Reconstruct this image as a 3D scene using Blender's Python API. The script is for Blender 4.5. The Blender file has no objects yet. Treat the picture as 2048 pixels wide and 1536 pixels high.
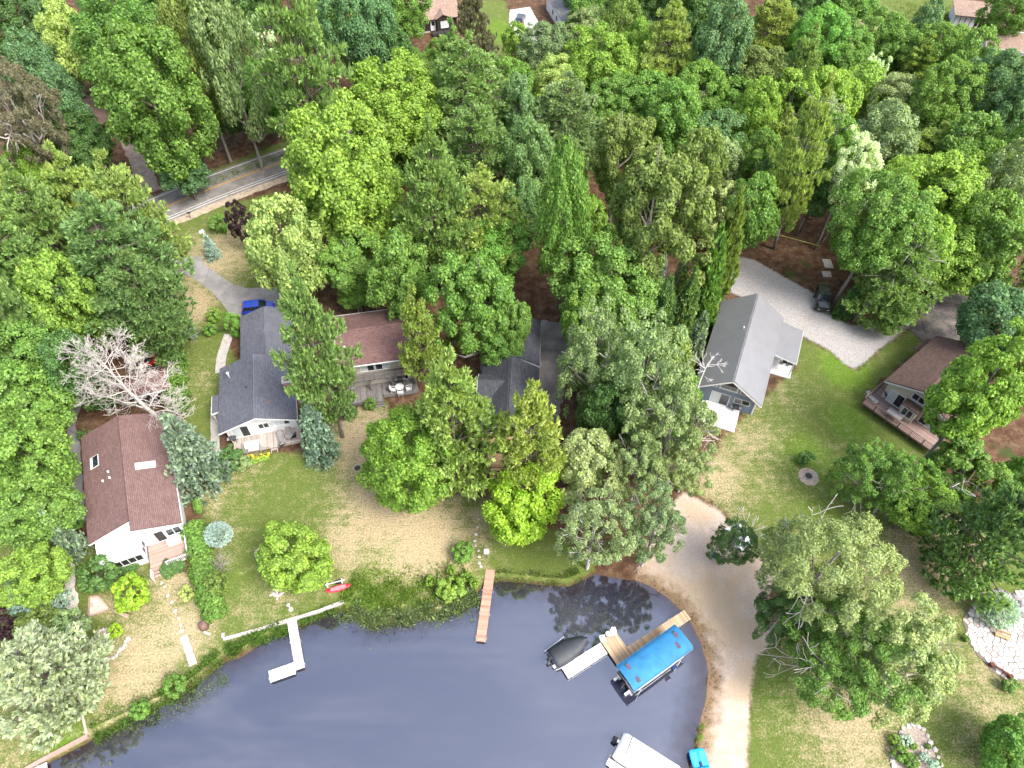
import bpy, bmesh, math, random
import numpy as np
from mathutils import Vector, Matrix

scene = bpy.context.scene
COL = scene.collection

# ------------------------------------------------------------------ camera, sky, sun, exposure
CAM_H = 70.0; PITCH = 51.0; FPX = 1422.0
cam_d = bpy.data.cameras.new('camera')
cam_d.sensor_fit = 'HORIZONTAL'; cam_d.sensor_width = 36.0; cam_d.lens = 36.0*FPX/2048.0
cam_d.clip_start = 0.5; cam_d.clip_end = 8000
cam = bpy.data.objects.new('camera', cam_d); COL.objects.link(cam)
cam.location = (0, 0, CAM_H); cam.rotation_euler = (math.radians(90-PITCH), 0, 0)
scene.camera = cam

SUN_EL = math.radians(52); SUN_AZ = math.radians(128)     # bright thin overcast, light from behind the viewer, right
world = bpy.data.worlds.new('World'); scene.world = world; world.use_nodes = True
wn = world.node_tree; bg = wn.nodes['Background']
sky = wn.nodes.new('ShaderNodeTexSky'); sky.sky_type = 'NISHITA'; sky.sun_disc = False
sky.sun_elevation = SUN_EL; sky.sun_rotation = SUN_AZ
sky.air_density = 1.0; sky.dust_density = 4.0; sky.ozone_density = 1.0
hs = wn.nodes.new('ShaderNodeHueSaturation'); hs.inputs['Saturation'].default_value = 0.7
wn.links.new(sky.outputs[0], hs.inputs['Color']); wn.links.new(hs.outputs[0], bg.inputs['Color'])
bg.inputs['Strength'].default_value = 0.15
sun_d = bpy.data.lights.new('sun', 'SUN'); sun_d.energy = 1.5; sun_d.angle = math.radians(22); sun_d.color = (1.0, 0.96, 0.9)
sun = bpy.data.objects.new('sun', sun_d); COL.objects.link(sun)
sd = Vector((math.sin(SUN_AZ)*math.cos(SUN_EL), math.cos(SUN_AZ)*math.cos(SUN_EL), math.sin(SUN_EL)))
sun.rotation_euler = sd.to_track_quat('Z', 'Y').to_euler(); sun.location = sd*200
vs = scene.view_settings
vs.view_transform = 'Standard'; vs.look = 'None'; vs.gamma = 1.0; vs.use_curve_mapping = False
vs.exposure = 1.9
scene.cycles.use_denoising = True
scene.cycles.max_bounces = 6; scene.cycles.diffuse_bounces = 3; scene.cycles.glossy_bounces = 3
scene.cycles.transparent_max_bounces = 8; scene.cycles.transmission_bounces = 3
scene.cycles.caustics_reflective = False; scene.cycles.caustics_refractive = False

# ------------------------------------------------------------------ photo pixel -> place on a level of known height
SP, CP = math.sin(math.radians(PITCH)), math.cos(math.radians(PITCH))
def P(x, y, z=0.0):
    a = (x-1024)/FPX; b = -(y-768)/FPX
    ry = CP + b*SP; rz = -SP + b*CP
    t = (z-CAM_H)/rz
    return Vector((a*t, ry*t, z))
def scale_at(p):                       # photo pixels per metre at a point
    d = p[1]*CP - (p[2]-CAM_H)*SP
    return FPX/d
def pts(l, z=0.0): return [P(x, y, z) for x, y in l]

# ------------------------------------------------------------------ helpers
def tag(o, label=None, cat=None, group=None, kind=None):
    if label: o['label'] = label
    if cat: o['category'] = cat
    if group: o['group'] = group
    if kind: o['kind'] = kind
    return o
def empty(name, loc=(0, 0, 0), rz=0.0, label=None, cat=None, group=None):
    o = bpy.data.objects.new(name, None); COL.objects.link(o)
    o.empty_display_size = 0.5
    o.location = loc; o.rotation_euler = (0, 0, rz)
    return tag(o, label, cat, group)
def link(name, me, mat=None, parent=None):
    o = bpy.data.objects.new(name, me); COL.objects.link(o)
    if mat and not me.materials: me.materials.append(mat)
    if parent: o.parent = parent
    return o
def mesh_np(name, V, F, smooth=False):
    V = np.asarray(V, dtype=np.float32); F = np.asarray(F, dtype=np.int32)
    me = bpy.data.meshes.new(name)
    me.vertices.add(len(V)); me.vertices.foreach_set('co', V.ravel())
    k = F.shape[1]
    me.loops.add(F.size); me.loops.foreach_set('vertex_index', F.ravel())
    me.polygons.add(len(F)); me.polygons.foreach_set('loop_start', np.arange(0, F.size, k, dtype=np.int32))
    if smooth: me.polygons.foreach_set('use_smooth', np.ones(len(F), dtype=bool))
    me.update(calc_edges=True)
    return me
class MB:
    def __init__(s): s.v = []; s.f = []
    def add(s, vs_, fs_):
        n = len(s.v); s.v += [tuple(v) for v in vs_]; s.f += [tuple(i+n for i in f) for f in fs_]; return s
    def box(s, x0, x1, y0, y1, z0, z1, rz=0.0, c=(0, 0)):
        p = [(x0, y0), (x1, y0), (x1, y1), (x0, y1)]
        if rz:
            ca, sa = math.cos(rz), math.sin(rz)
            p = [(c[0]+(x-c[0])*ca-(y-c[1])*sa, c[1]+(x-c[0])*sa+(y-c[1])*ca) for x, y in p]
        return s.prism(p, z0, z1)
    def prism(s, poly, z0, z1):
        n = len(poly)
        return s.add([(x, y, z0) for x, y in poly]+[(x, y, z1) for x, y in poly],
                     [tuple(range(n))[::-1], tuple(range(n, 2*n))]+[(i, (i+1) % n, n+(i+1) % n, n+i) for i in range(n)])
    def hexa(s, b, t):                 # 4 bottom + 4 top points
        return s.add(list(b)+list(t), [(3, 2, 1, 0), (4, 5, 6, 7), (0, 1, 5, 4), (1, 2, 6, 5), (2, 3, 7, 6), (3, 0, 4, 7)])
    def slab(s, q, th):                # a quad given thickness along its normal
        q = [Vector(p) for p in q]
        n = (q[1]-q[0]).cross(q[3]-q[0]).normalized()
        return s.hexa([p-n*th for p in q], q)
    def bar(s, a, b, w, h=None, up=(0, 0, 1)):
        a = Vector(a); b = Vector(b); h = h or w
        d = (b-a).normalized(); u = Vector(up)
        if abs(d.dot(u)) > 0.95: u = Vector((1, 0, 0))
        r = d.cross(u).normalized()*w/2; u2 = r.cross(d).normalized()*h/2
        return s.hexa([a-r-u2, a+r-u2, b+r-u2, b-r-u2], [a-r+u2, a+r+u2, b+r+u2, b-r+u2])
    def tube(s, path, rad, n=6, cap=True):
        path = [Vector(p) for p in path]
        if not hasattr(rad, '__len__'): rad = [rad]*len(path)
        vs_ = []; fs_ = []
        for i, p in enumerate(path):
            d = (path[min(i+1, len(path)-1)]-path[max(i-1, 0)]).normalized()
            u = Vector((0, 0, 1)) if abs(d.z) < 0.9 else Vector((1, 0, 0))
            r = d.cross(u).normalized(); u2 = r.cross(d)
            for k in range(n):
                an = 2*math.pi*k/n
                vs_.append(p+(r*math.cos(an)+u2*math.sin(an))*rad[i])
        for i in range(len(path)-1):
            for k in range(n):
                fs_.append((i*n+k, i*n+(k+1) % n, (i+1)*n+(k+1) % n, (i+1)*n+k))
        if cap:
            fs_.append(tuple(range(n))[::-1]); fs_.append(tuple(range((len(path)-1)*n, len(path)*n)))
        return s.add(vs_, fs_)
    def lathe(s, prof, n=16, c=(0, 0, 0)):
        vs_ = []; fs_ = []
        for r, z in prof:
            for k in range(n):
                a = 2*math.pi*k/n; vs_.append((c[0]+r*math.cos(a), c[1]+r*math.sin(a), c[2]+z))
        for i in range(len(prof)-1):
            for k in range(n):
                fs_.append((i*n+k, i*n+(k+1) % n, (i+1)*n+(k+1) % n, (i+1)*n+k))
        fs_.append(tuple(range(n))[::-1]); fs_.append(tuple(range((len(prof)-1)*n, len(prof)*n)))
        return s.add(vs_, fs_)
    def mesh(s, name, mat=None, smooth=False, bevel=0):
        me = bpy.data.meshes.new(name); me.from_pydata(s.v, [], s.f)
        if bevel:
            bm = bmesh.new(); bm.from_mesh(me)
            bmesh.ops.bevel(bm, geom=bm.edges[:], offset=bevel, segments=2, affect='EDGES', profile=0.6)
            bm.to_mesh(me); bm.free()
        if mat: me.materials.append(mat)
        if smooth:
            for p in me.polygons: p.use_smooth = True
        me.update(); return me
    def build(s, name, mat, parent=None, smooth=False, bevel=0):
        return link(name, s.mesh(name, mat, smooth, bevel), None, parent)
def copy_tree(o, parent=None):
    c = o.copy(); COL.objects.link(c); c.parent = parent
    for ch in list(o.children): copy_tree(ch, c)
    return c

# ------------------------------------------------------------------ materials
MATS = {}
def new_mat(name):
    m = bpy.data.materials.new(name); m.use_nodes = True; MATS[name] = m
    return m, m.node_tree, m.node_tree.nodes['Principled BSDF']
class NG:                              # short node-graph writer
    def __init__(s, nt): s.nt = nt
    def n(s, t, **kw):
        nd = s.nt.nodes.new(t)
        for k, v in kw.items():
            if k in nd.inputs: nd.inputs[k].default_value = v
            else: setattr(nd, k, v)
        return nd
    def l(s, a, b): s.nt.links.new(a, b)
    def noise(s, vec, scale, detail=4, rough=0.6, dist=0.0):
        nd = s.n('ShaderNodeTexNoise', Scale=scale, Detail=detail, Roughness=rough, Distortion=dist)
        if vec is not None: s.l(vec, nd.inputs['Vector'])
        return nd.outputs['Fac']
    def ramp(s, fac, stops, interp='LINEAR'):
        nd = s.n('ShaderNodeValToRGB'); cr = nd.color_ramp; cr.interpolation = interp
        while len(cr.elements) < len(stops): cr.elements.new(0.5)
        for e, (p, c) in zip(cr.elements, stops):
            e.position = p; e.color = (*c, 1) if len(c) == 3 else c
        s.l(fac, nd.inputs[0]); return nd.outputs[0]
    def mix(s, fac, a, b, mode='MIX'):
        nd = s.n('ShaderNodeMix', data_type='RGBA', blend_type=mode)
        for i, v in ((0, fac), (6, a), (7, b)):
            if hasattr(v, 'is_linked') or isinstance(v, bpy.types.NodeSocket): s.l(v, nd.inputs[i])
            elif i == 0: nd.inputs[0].default_value = v
            else: nd.inputs[i].default_value = (*v, 1)
        return nd.outputs[2]
    def math(s, op, a, b=None, c=None, clamp=False):
        nd = s.n('ShaderNodeMath', operation=op, use_clamp=clamp)
        for i, v in enumerate((a, b, c)):
            if v is None: continue
            if isinstance(v, bpy.types.NodeSocket): s.l(v, nd.inputs[i])
            else: nd.inputs[i].default_value = v
        return nd.outputs[0]
    def attr(s, name):
        return s.n('ShaderNodeAttribute', attribute_name=name).outputs['Fac']
    def pos(s): return s.n('ShaderNodeNewGeometry').outputs['Position']
    def objc(s): return s.n('ShaderNodeTexCoord').outputs['Object']
    def bump(s, h, strength, dist, bsdf):
        nd = s.n('ShaderNodeBump', Strength=strength, Distance=dist); s.l(h, nd.inputs['Height']); s.l(nd.outputs[0], bsdf.inputs['Normal'])
        return nd
def smooth01(g, v, lo, hi):
    nd = g.n('ShaderNodeMapRange', interpolation_type='SMOOTHSTEP'); g.l(v, nd.inputs[0])
    nd.inputs[1].default_value = lo; nd.inputs[2].default_value = hi
    return nd.outputs[0]
def plain(name, col, rough=0.7, var=0.12, scale=3.0, metal=0.0, bump=0.0, bscale=20.0, col2=None, spec=0.4):
    """painted / weathered solid: base colour with uneven tone and light grime"""
    m, nt, b = new_mat(name); g = NG(nt); oc = g.pos()
    f = g.noise(oc, scale, 5, 0.65)
    c2 = col2 or tuple(max(0, c*(1-2.2*var)) for c in col)
    c1 = tuple(min(1, c*(1+var)) for c in col)
    cc = g.ramp(f, [(0.3, c2), (0.62, c1)])
    g.l(cc, b.inputs['Base Color']); b.inputs['Roughness'].default_value = rough; b.inputs['Metallic'].default_value = metal
    b.inputs['Specular IOR Level'].default_value = spec
    if bump: g.bump(g.noise(oc, bscale, 3), bump, 0.02, b)
    return m
# ------------------------------------------------------------------ the ground, lake, beach
def sdist(X, Y, poly):
    """signed distance in metres to a polygon (positive inside)"""
    n = len(poly); d = np.full(X.shape, 1e9); ins = np.zeros(X.shape, bool)
    for i in range(n):
        x0, y0 = poly[i][0], poly[i][1]; x1, y1 = poly[(i+1) % n][0], poly[(i+1) % n][1]
        ex, ey = x1-x0, y1-y0; L = ex*ex+ey*ey+1e-12
        t = np.clip(((X-x0)*ex+(Y-y0)*ey)/L, 0, 1)
        d = np.minimum(d, (X-x0-t*ex)**2+(Y-y0-t*ey)**2)
        c = ((y0 > Y) != (y1 > Y)) & (X < (x1-x0)*(Y-y0)/(y1-y0+1e-12)+x0)
        ins ^= c
    d = np.sqrt(d); return np.where(ins, d, -d)
WATER_Z = -0.35
shore_px = [(60, 1536), (95, 1518), (175, 1476), (182, 1470), (215, 1452), (250, 1436), (300, 1412), (345, 1392), (385, 1365), (425, 1335), (445, 1316), (480, 1308),
            (520, 1280), (560, 1258), (590, 1246), (640, 1226), (690, 1212), (722, 1222), (750, 1244), (790, 1240), (830, 1228), (870, 1224),
            (910, 1212), (938, 1200), (955, 1172), (990, 1154), (1030, 1156), (1080, 1162), (1135, 1166), (1165, 1152), (1190, 1140), (1225, 1148),
            (1262, 1158), (1300, 1172), (1338, 1198), (1376, 1236), (1402, 1286), (1416, 1340), (1412, 1395), (1398, 1450), (1388, 1500), (1378, 1540)]
shore = [tuple(p[:2]) for p in pts(shore_px, WATER_Z)]
lake_poly = shore + [(shore[-1][0]-0.5, 4.0), (30, -40), (60, -160), (-160, -160), (-70, -30), (-50, 5)]
def W(l, z=0.0): return [tuple(p[:2]) for p in pts(l, z)]
beach_poly = W([(1368, 985), (1400, 1000), (1440, 1022), (1475, 1062), (1525, 1100), (1563, 1130), (1540, 1180), (1520, 1230), (1545, 1285),
                (1510, 1315), (1500, 1400), (1496, 1480), (1492, 1560), (1370, 1560), (1375, 1500), (1395, 1420), (1400, 1340), (1370, 1250), (1320, 1195),
                (1270, 1160), (1285, 1110), (1310, 1060), (1330, 1020)])
gravel_poly = W([(1440, 540), (1475, 512), (1510, 520), (1580, 560), (1625, 585), (1665, 630), (1700, 650), (1760, 652), (1815, 655), (1790, 675),
                 (1755, 700), (1735, 720), (1708, 738), (1690, 728), (1660, 700), (1625, 682), (1600, 668), (1560, 640), (1500, 600), (1450, 580)])
house3_gravel = W([(1082, 640), (1135, 648), (1142, 700), (1132, 760), (1118, 830), (1100, 860), (1075, 850), (1078, 720)])
lawns = [W([(140, 1050), (175, 1085), (375, 1140), (400, 1060), (415, 930), (440, 900), (600, 905), (690, 830), (760, 795), (900, 980), (1000, 1000), (1130, 1070), (1190, 1130),
            (1180, 1200), (1000, 1200), (700, 1250), (450, 1310), (300, 1430), (180, 1490), (40, 1560), (-80, 1560), (-80, 1400), (60, 1300), (130, 1200)]),
         W([(1390, 985), (1430, 900), (1470, 850), (1520, 800), (1590, 735), (1604, 672), (1660, 702), (1710, 742), (1800, 668), (1850, 650), (1850, 690), (1730, 790), (1835, 860),
            (1900, 960), (1960, 1020), (1900, 1130), (1700, 1150), (1560, 1130), (1480, 1060), (1430, 1010)]),
         W([(1500, 1310), (1545, 1285), (1560, 1130), (1800, 1060), (1960, 1020), (2150, 1000), (2150, 1600), (1490, 1600)]),
         W([(350, 440), (400, 420), (470, 405), (560, 380), (520, 560), (530, 585), (480, 600), (455, 680), (480, 735), (440, 800), (430, 920), (372, 900), (350, 760), (330, 640)]),
         W([(940, 0), (1010, 0), (1030, 60), (1020, 130), (990, 150), (960, 110), (930, 60), (920, -60), (1000, -60)]),
         W([(1700, -80), (1960, -80), (1900, 60), (1840, 110), (1760, 120), (1690, 70)]),
         W([(-60, 1000), (40, 980), (110, 1040), (120, 1200), (60, 1300), (-60, 1300)]),
         W([(400, 350), (560, 285), (700, 240), (700, 262), (560, 308), (420, 362)])]
dry_blobs = [((790, 1000), 120, 1.0), ((850, 1090), 110, .95), ((730, 880), 80, .95), ((700, 1080), 70, .75), ((960, 1050), 60, .6), ((280, 1330), 110, .8), ((370, 1260), 70, .8),
             ((350, 1170), 80, .65), ((230, 1200), 60, .45), ((430, 980), 50, .55), ((430, 1080), 60, .4), ((640, 1130), 60, .5), ((560, 1190), 60, .4), ((430, 520), 80, .8), ((380, 610), 60, .9), ((455, 480), 50, .7), ((400, 760), 50, .35),
             ((1430, 950), 80, .7), ((1490, 880), 90, .5), ((1560, 780), 60, .35), ((1620, 960), 60, .25), ((1850, 1130), 90, .85), ((1900, 1060), 60, .9), ((1800, 1240), 120, .55), ((1980, 1380), 110, .5), ((1700, 1440), 120, .75), ((1600, 1420), 90, .35), ((1950, 1500), 70, .35),
             ((1530, 960), 60, .35), ((1680, 900), 70, .2), ((40, 1480), 90, .45), ((1760, 60), 70, .8), ((480, 940), 60, .4), ((1640, 1060), 60, .2), ((500, 1220), 60, .35), ((60, 1100), 60, .4)]
lush_blobs = [((1690, 735), 48, 1.0), ((820, 1180), 120, .8), ((580, 960), 60, .15), ((1620, 920), 70, .6), ((1560, 900), 60, .4), ((1640, 1040), 70, .5), ((990, 60), 50, .7), ((1560, 1380), 60, .5), ((460, 1170), 60, .4), ((1700, 850), 60, .6), ((120, 1480), 40, .9)]
def axis(lo, hi, step, far):
    a = np.arange(lo, hi+step*.5, step); e = []; s = step; v = hi
    while v < far: s *= 1.5; v += s; e.append(v)
    f = []; s = step; v = lo
    while v > -far: s *= 1.5; v -= s; f.append(v)
    return np.array(f[::-1]+list(a)+e)
gx = axis(-126, 126, 0.5, 4000); gy = axis(4, 178, 0.5, 4000)
GX, GY = np.meshgrid(gx, gy); nx, ny = len(gx), len(gy)
sd_lake = sdist(GX, GY, lake_poly)
rngg = np.random.default_rng(4)
def vnoise(X, Y, sc, seed):
    r = np.random.default_rng(seed); out = np.zeros(X.shape)
    for k in range(6):
        a = r.uniform(0, 6.28); f = sc*r.uniform(.6, 1.7); ph = r.uniform(0, 6.28)
        out += np.sin((X*math.cos(a)+Y*math.sin(a))*f+ph+1.3*np.sin((Y*math.cos(a)-X*math.sin(a))*f*.7+ph*2))
    return out/6
GZ = np.clip(-(sd_lake+0.55)*0.36, -2.2, 0.0)
sd_beach = sdist(GX, GY, beach_poly)
bz = np.clip(-(sd_lake+3.2)*0.11, -2.2, 0.0)                 # the beach shelves gently
wb = np.clip((sd_beach+3)/3, 0, 1)
GZ = GZ*(1-wb)+np.minimum(bz, 0)*wb
inl = np.clip((-sd_lake-3)/8, 0, 1); near = (np.abs(GX) < 200) & (GY < 260)
GZ += inl*0.018*vnoise(GX, GY, .35, 3)-inl*0.022               # gentle unevenness, always just below the paving sheets
GZ = np.where(near, GZ, np.where(sd_lake > 0, GZ, np.minimum(GZ, -0.01)))
sd_grass = np.full(GX.shape, -1e9)
for l in lawns: sd_grass = np.maximum(sd_grass, sdist(GX, GY, l))
sd_gravel = sdist(GX, GY, gravel_poly)
def blobs(bl):
    out = np.zeros(GX.shape)
    for (x, y), r, a in bl:
        p = P(x, y); rm = r/scale_at(p); ry = rm/ .8
        out = np.maximum(out, a*np.exp(-(((GX-p.x)/rm)**2+((GY-p.y)/ry)**2)*.9))
    return out
dry = blobs(dry_blobs); lush = blobs(lush_blobs)
idx = np.arange(nx*ny).reshape(ny, nx)
quads = np.stack([idx[:-1, :-1], idx[:-1, 1:], idx[1:, 1:], idx[1:, :-1]], -1).reshape(-1, 4)
def cellmean(a): return ((a[:-1, :-1]+a[1:, 1:]+a[:-1, 1:]+a[1:, :-1])/4).ravel()
cb = (cellmean(sd_beach) > 0) & (cellmean(sd_lake) < 1.5); cg = (cellmean(sd_gravel) > 0) & ~cb
V_all = np.stack([GX, GY, GZ], -1).reshape(-1, 3)
def sub_ground(name, mask, mat, label=None):
    q = quads[mask]; u, inv = np.unique(q, return_inverse=True)
    me = mesh_np(name, V_all[u], inv.reshape(-1, 4), True)
    for an, arr in (('grass', sd_grass), ('sand', sd_beach), ('gravel', sd_gravel), ('dry', dry), ('lush', lush), ('lake', sd_lake)):
        a = me.attributes.new(an, 'FLOAT', 'POINT'); a.data.foreach_set('value', np.clip(arr.ravel()[u], -60, 60).astype(np.float32))
    o = link(name, me, mat); tag(o, kind='structure'); return o

m, nt, b = new_mat('ground'); g = NG(nt); po = g.pos()
n_fine = g.noise(po, 5.5, 5, 0.78); n_mid = g.noise(po, 0.9, 5, 0.65); n_big = g.noise(po, 0.16, 4, 0.6); n_xf = g.noise(po, 13.0, 3, 0.7)
edge = g.math('MULTIPLY', g.math('SUBTRACT', g.noise(po, 0.8, 6, 0.75), 0.5), 3.4)
edge_s = g.math('MULTIPLY', g.math('SUBTRACT', g.noise(po, 2.2, 5, 0.75), 0.5), 1.1)
# forest litter
lit = g.ramp(n_mid, [(0.28, (.037, .021, .012)), (0.45, (.085, .044, .024)), (0.6, (.148, .092, .056)), (0.75, (.200, .148, .104))])
lit = g.mix(smooth01(g, n_xf, .4, .7), lit, (.033, .019, .012))
lit = g.mix(smooth01(g, n_big, .6, .72), lit, (.037, .056, .013))
# turf: mottled between green and straw
green = g.ramp(n_fine, [(0.3, (.038, .065, .012)), (0.5, (.078, .111, .021)), (0.7, (.126, .144, .041))])
lushc = g.ramp(n_fine, [(0.3, (.033, .081, .009)), (0.55, (.089, .152, .015)), (0.75, (.148, .192, .022))])
straw = g.ramp(n_fine, [(0.3, (.163, .122, .063)), (0.5, (.303, .240, .144)), (0.7, (.422, .351, .240))])
gl = g.mix(smooth01(g, g.math('ADD', g.attr('lush'), g.math('MULTIPLY', g.math('SUBTRACT', n_mid, .5), .9)), .25, .55), green, lushc)
mw = g.n('ShaderNodeMapping'); g.l(po, mw.inputs['Vector']); mw.inputs['Rotation'].default_value = (0, 0, -.12); mw.inputs['Scale'].default_value = (.12, 1.5, 1)
n_mow = g.noise(mw.outputs[0], 1.1, 4, .7)
d_in = g.math('ADD', g.math('ADD', g.math('ADD', g.attr('dry'), g.math('MULTIPLY', g.math('SUBTRACT', n_mow, .5), .7)), g.math('MULTIPLY', g.math('SUBTRACT', n_fine, .5), 1.7)), g.math('MULTIPLY', g.math('SUBTRACT', n_mid, .5), 1.2))
turf = g.mix(smooth01(g, d_in, .12, .95), gl, straw)
turf = g.mix(smooth01(g, g.math('ADD', n_xf, g.math('MULTIPLY', n_mid, .5)), .82, .98), turf, (.222, .185, .096))
col = g.mix(smooth01(g, g.math('ADD', g.attr('grass'), edge), -.4, .5), lit, turf)
# gravel
gv = g.n('ShaderNodeTexVoronoi', Scale=9.0); g.l(po, gv.inputs['Vector'])
grc = g.ramp(g.math('ADD', g.math('MULTIPLY', gv.outputs['Distance'], .6), g.math('MULTIPLY', n_fine, .6)), [(0.2, (.118, .107, .100)), (0.5, (.222, .207, .200)), (0.8, (.348, .333, .318))])
grc = g.mix(smooth01(g, n_big, .45, .7), grc, (.266, .222, .178), 'MULTIPLY') if False else g.mix(g.math('MULTIPLY', smooth01(g, n_mid, .5, .75), .5), grc, (.274, .229, .185))
col = g.mix(smooth01(g, g.math('ADD', g.attr('gravel'), edge_s), -.25, .25), col, grc)
# sand, wet and weedy toward the water
sandc = g.ramp(n_fine, [(0.25, (.3, .235, .19)), (0.5, (.43, .355, .3)), (0.75, (.52, .44, .385))])
sandc = g.mix(g.math('MULTIPLY', smooth01(g, n_xf, .6, .68), .8), sandc, (.16, .12, .09))
tyre = g.n('ShaderNodeMapping'); g.l(po, tyre.inputs['Vector']); tyre.inputs['Rotation'].default_value = (0, 0, .12); tyre.inputs['Scale'].default_value = (2.2, .12, 1)
sandc = g.mix(g.math('MULTIPLY', smooth01(g, g.noise(tyre.outputs[0], .9, 4, .7), .5, .66), .22), sandc, (.3, .21, .13))
sandc = g.mix(g.math('MULTIPLY', smooth01(g, n_big, .42, .62), .55), sandc, (.348, .252, .141))
wet = smooth01(g, g.math('ADD', g.attr('lake'), g.math('MULTIPLY', g.math('SUBTRACT', n_mid, .5), 3.0)), -2.0, -.3)
sandc = g.mix(g.math('MULTIPLY', wet, .85), sandc, (.148, .092, .044))
sandc = g.mix(g.math('MULTIPLY', wet, smooth01(g, n_fine, .5, .62)), sandc, (.052, .033, .018))
col = g.mix(smooth01(g, g.math('ADD', g.attr('sand'), edge_s), -.3, .3), col, sandc)
# lake bed and muddy rim
mud = smooth01(g, g.math('ADD', g.attr('lake'), edge_s), -.15, .5)
col = g.mix(mud, col, g.ramp(n_fine, [(0.35, (.03, .018, .01)), (0.65, (.11, .07, .035))]))
g.l(col, b.inputs['Base Color']); b.inputs['Roughness'].default_value = 0.95; b.inputs['Specular IOR Level'].default_value = 0.15
g.bump(g.math('ADD', n_fine, g.math('MULTIPLY', n_xf, .6)), 0.55, 0.12, b)
GROUND = m
sub_ground('ground', ~(cb | cg), m)
sub_ground('beach', cb, m)
sub_ground('gravel_drive', cg, m)

# ---- lake surface
lx = axis(-60, 32, 0.8, 900); ly = axis(6, 52, 0.8, 900); ly = ly[ly < 60]; LX, LY = np.meshgrid(lx, ly)
sl = sdist(LX, LY, lake_poly); li = np.arange(LX.size).reshape(LX.shape)
lq = np.stack([li[:-1, :-1], li[:-1, 1:], li[1:, 1:], li[1:, :-1]], -1).reshape(-1, 4)
keep = ((sl[:-1, :-1] > -3) | (sl[1:, 1:] > -3) | (sl[:-1, 1:] > -3) | (sl[1:, :-1] > -3)).ravel()
lq = lq[keep]; u, inv = np.unique(lq, return_inverse=True)
me = mesh_np('lake', np.stack([LX.ravel()[u], LY.ravel()[u], np.full(len(u), WATER_Z)], -1), inv.reshape(-1, 4), True)
a = me.attributes.new('depth', 'FLOAT', 'POINT'); a.data.foreach_set('value', np.clip(sl.ravel()[u], -5, 60).astype(np.float32))
m, nt, b = new_mat('lake_water'); g = NG(nt); po = g.pos()
mp = g.n('ShaderNodeMapping'); g.l(po, mp.inputs['Vector']); mp.inputs['Rotation'].default_value = (0, 0, .5); mp.inputs['Scale'].default_value = (.35, 1.1, 1)
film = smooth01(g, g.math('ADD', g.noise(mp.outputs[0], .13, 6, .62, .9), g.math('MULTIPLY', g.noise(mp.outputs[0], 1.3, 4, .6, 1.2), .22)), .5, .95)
b.inputs['Base Color'].default_value = (.02, .021, .034, 1); b.inputs['Roughness'].default_value = .03; b.inputs['IOR'].default_value = 2.6; b.inputs['Specular Tint'].default_value = (.86, .9, 1, 1)
wv = g.noise(mp.outputs[0], 5.5, 3, .55); g.bump(wv, .05, .02, b)
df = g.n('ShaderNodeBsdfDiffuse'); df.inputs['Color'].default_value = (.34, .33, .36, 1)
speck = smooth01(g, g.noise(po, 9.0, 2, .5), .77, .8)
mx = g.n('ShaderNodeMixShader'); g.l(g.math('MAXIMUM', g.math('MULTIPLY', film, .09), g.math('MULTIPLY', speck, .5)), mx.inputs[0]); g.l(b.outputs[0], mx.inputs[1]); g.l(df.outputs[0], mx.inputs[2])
tr = g.n('ShaderNodeBsdfTransparent'); tr.inputs['Color'].default_value = (.75, .55, .38, 1)
mx2 = g.n('ShaderNodeMixShader')
g.l(smooth01(g, g.math('ADD', g.attr('depth'), g.math('MULTIPLY', g.math('SUBTRACT', g.noise(po, .9, 4), .5), 2.5)), -.6, 3.4), mx2.inputs[0])
gls = g.n('ShaderNodeMixShader'); gls.inputs[0].default_value = .45; g.l(tr.outputs[0], gls.inputs[1]); g.l(b.outputs[0], gls.inputs[2])
g.l(gls.outputs[0], mx2.inputs[1]); g.l(mx.outputs[0], mx2.inputs[2])
g.l(mx2.outputs[0], nt.nodes['Material Output'].inputs['Surface'])
tag(link('lake', me, m), kind='structure')

# ---- paved sheets: an outline with a slightly ragged edge, laid just above the ground
def ragged(poly, step=0.5, amp=0.08, seed=1):
    r = random.Random(seed); out = []
    n = len(poly)
    for i in range(n):
        a = Vector(poly[i][:2]); bb = Vector(poly[(i+1) % n][:2]); L = (bb-a).length; k = max(1, int(L/step))
        nrm = Vector((-(bb-a).y, (bb-a).x))/(L+1e-9)
        for j in range(k):
            p = a+(bb-a)*j/k+nrm*r.uniform(-amp, amp)*(0 if j == 0 else 1); out.append((p.x, p.y))
    return out
def sheet(name, poly, z, mat, amp=.05, step=.6, seed=1, th=0.12, kind='structure'):
    mb = MB(); mb.prism(ragged(poly, step, amp, seed), z-th, z)
    me = mb.mesh(name, mat); bm = bmesh.new(); bm.from_mesh(me); bmesh.ops.recalc_face_normals(bm, faces=bm.faces[:])
    bmesh.ops.triangulate(bm, faces=bm.faces[:]); bm.to_mesh(me); bm.free()
    o = link(name, me); tag(o, kind=kind); return o
def strip(center, widths):
    """a band of given half-widths along a centre line -> polygon"""
    c = [Vector(p[:2]) for p in center]; L = []; R = []
    for i, p in enumerate(c):
        d = (c[min(i+1, len(c)-1)]-c[max(i-1, 0)]).normalized(); n = Vector((-d.y, d.x)); w = widths[i] if hasattr(widths, '__len__') else widths
        L.append(p+n*w); R.append(p-n*w)
    return [tuple(p) for p in L]+[tuple(p) for p in R[::-1]]
def spline(l, k=6):
    out = []
    for i in range(len(l)-1):
        p0 = Vector(l[max(i-1, 0)]); p1 = Vector(l[i]); p2 = Vector(l[i+1]); p3 = Vector(l[min(i+2, len(l)-1)])
        for j in range(k):
            t = j/k; out.append(.5*((2*p1)+(p2-p0)*t+(2*p0-5*p1+4*p2-p3)*t*t+(3*p1-p0-3*p2+p3)*t**3))
    out.append(Vector(l[-1])); return out
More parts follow.
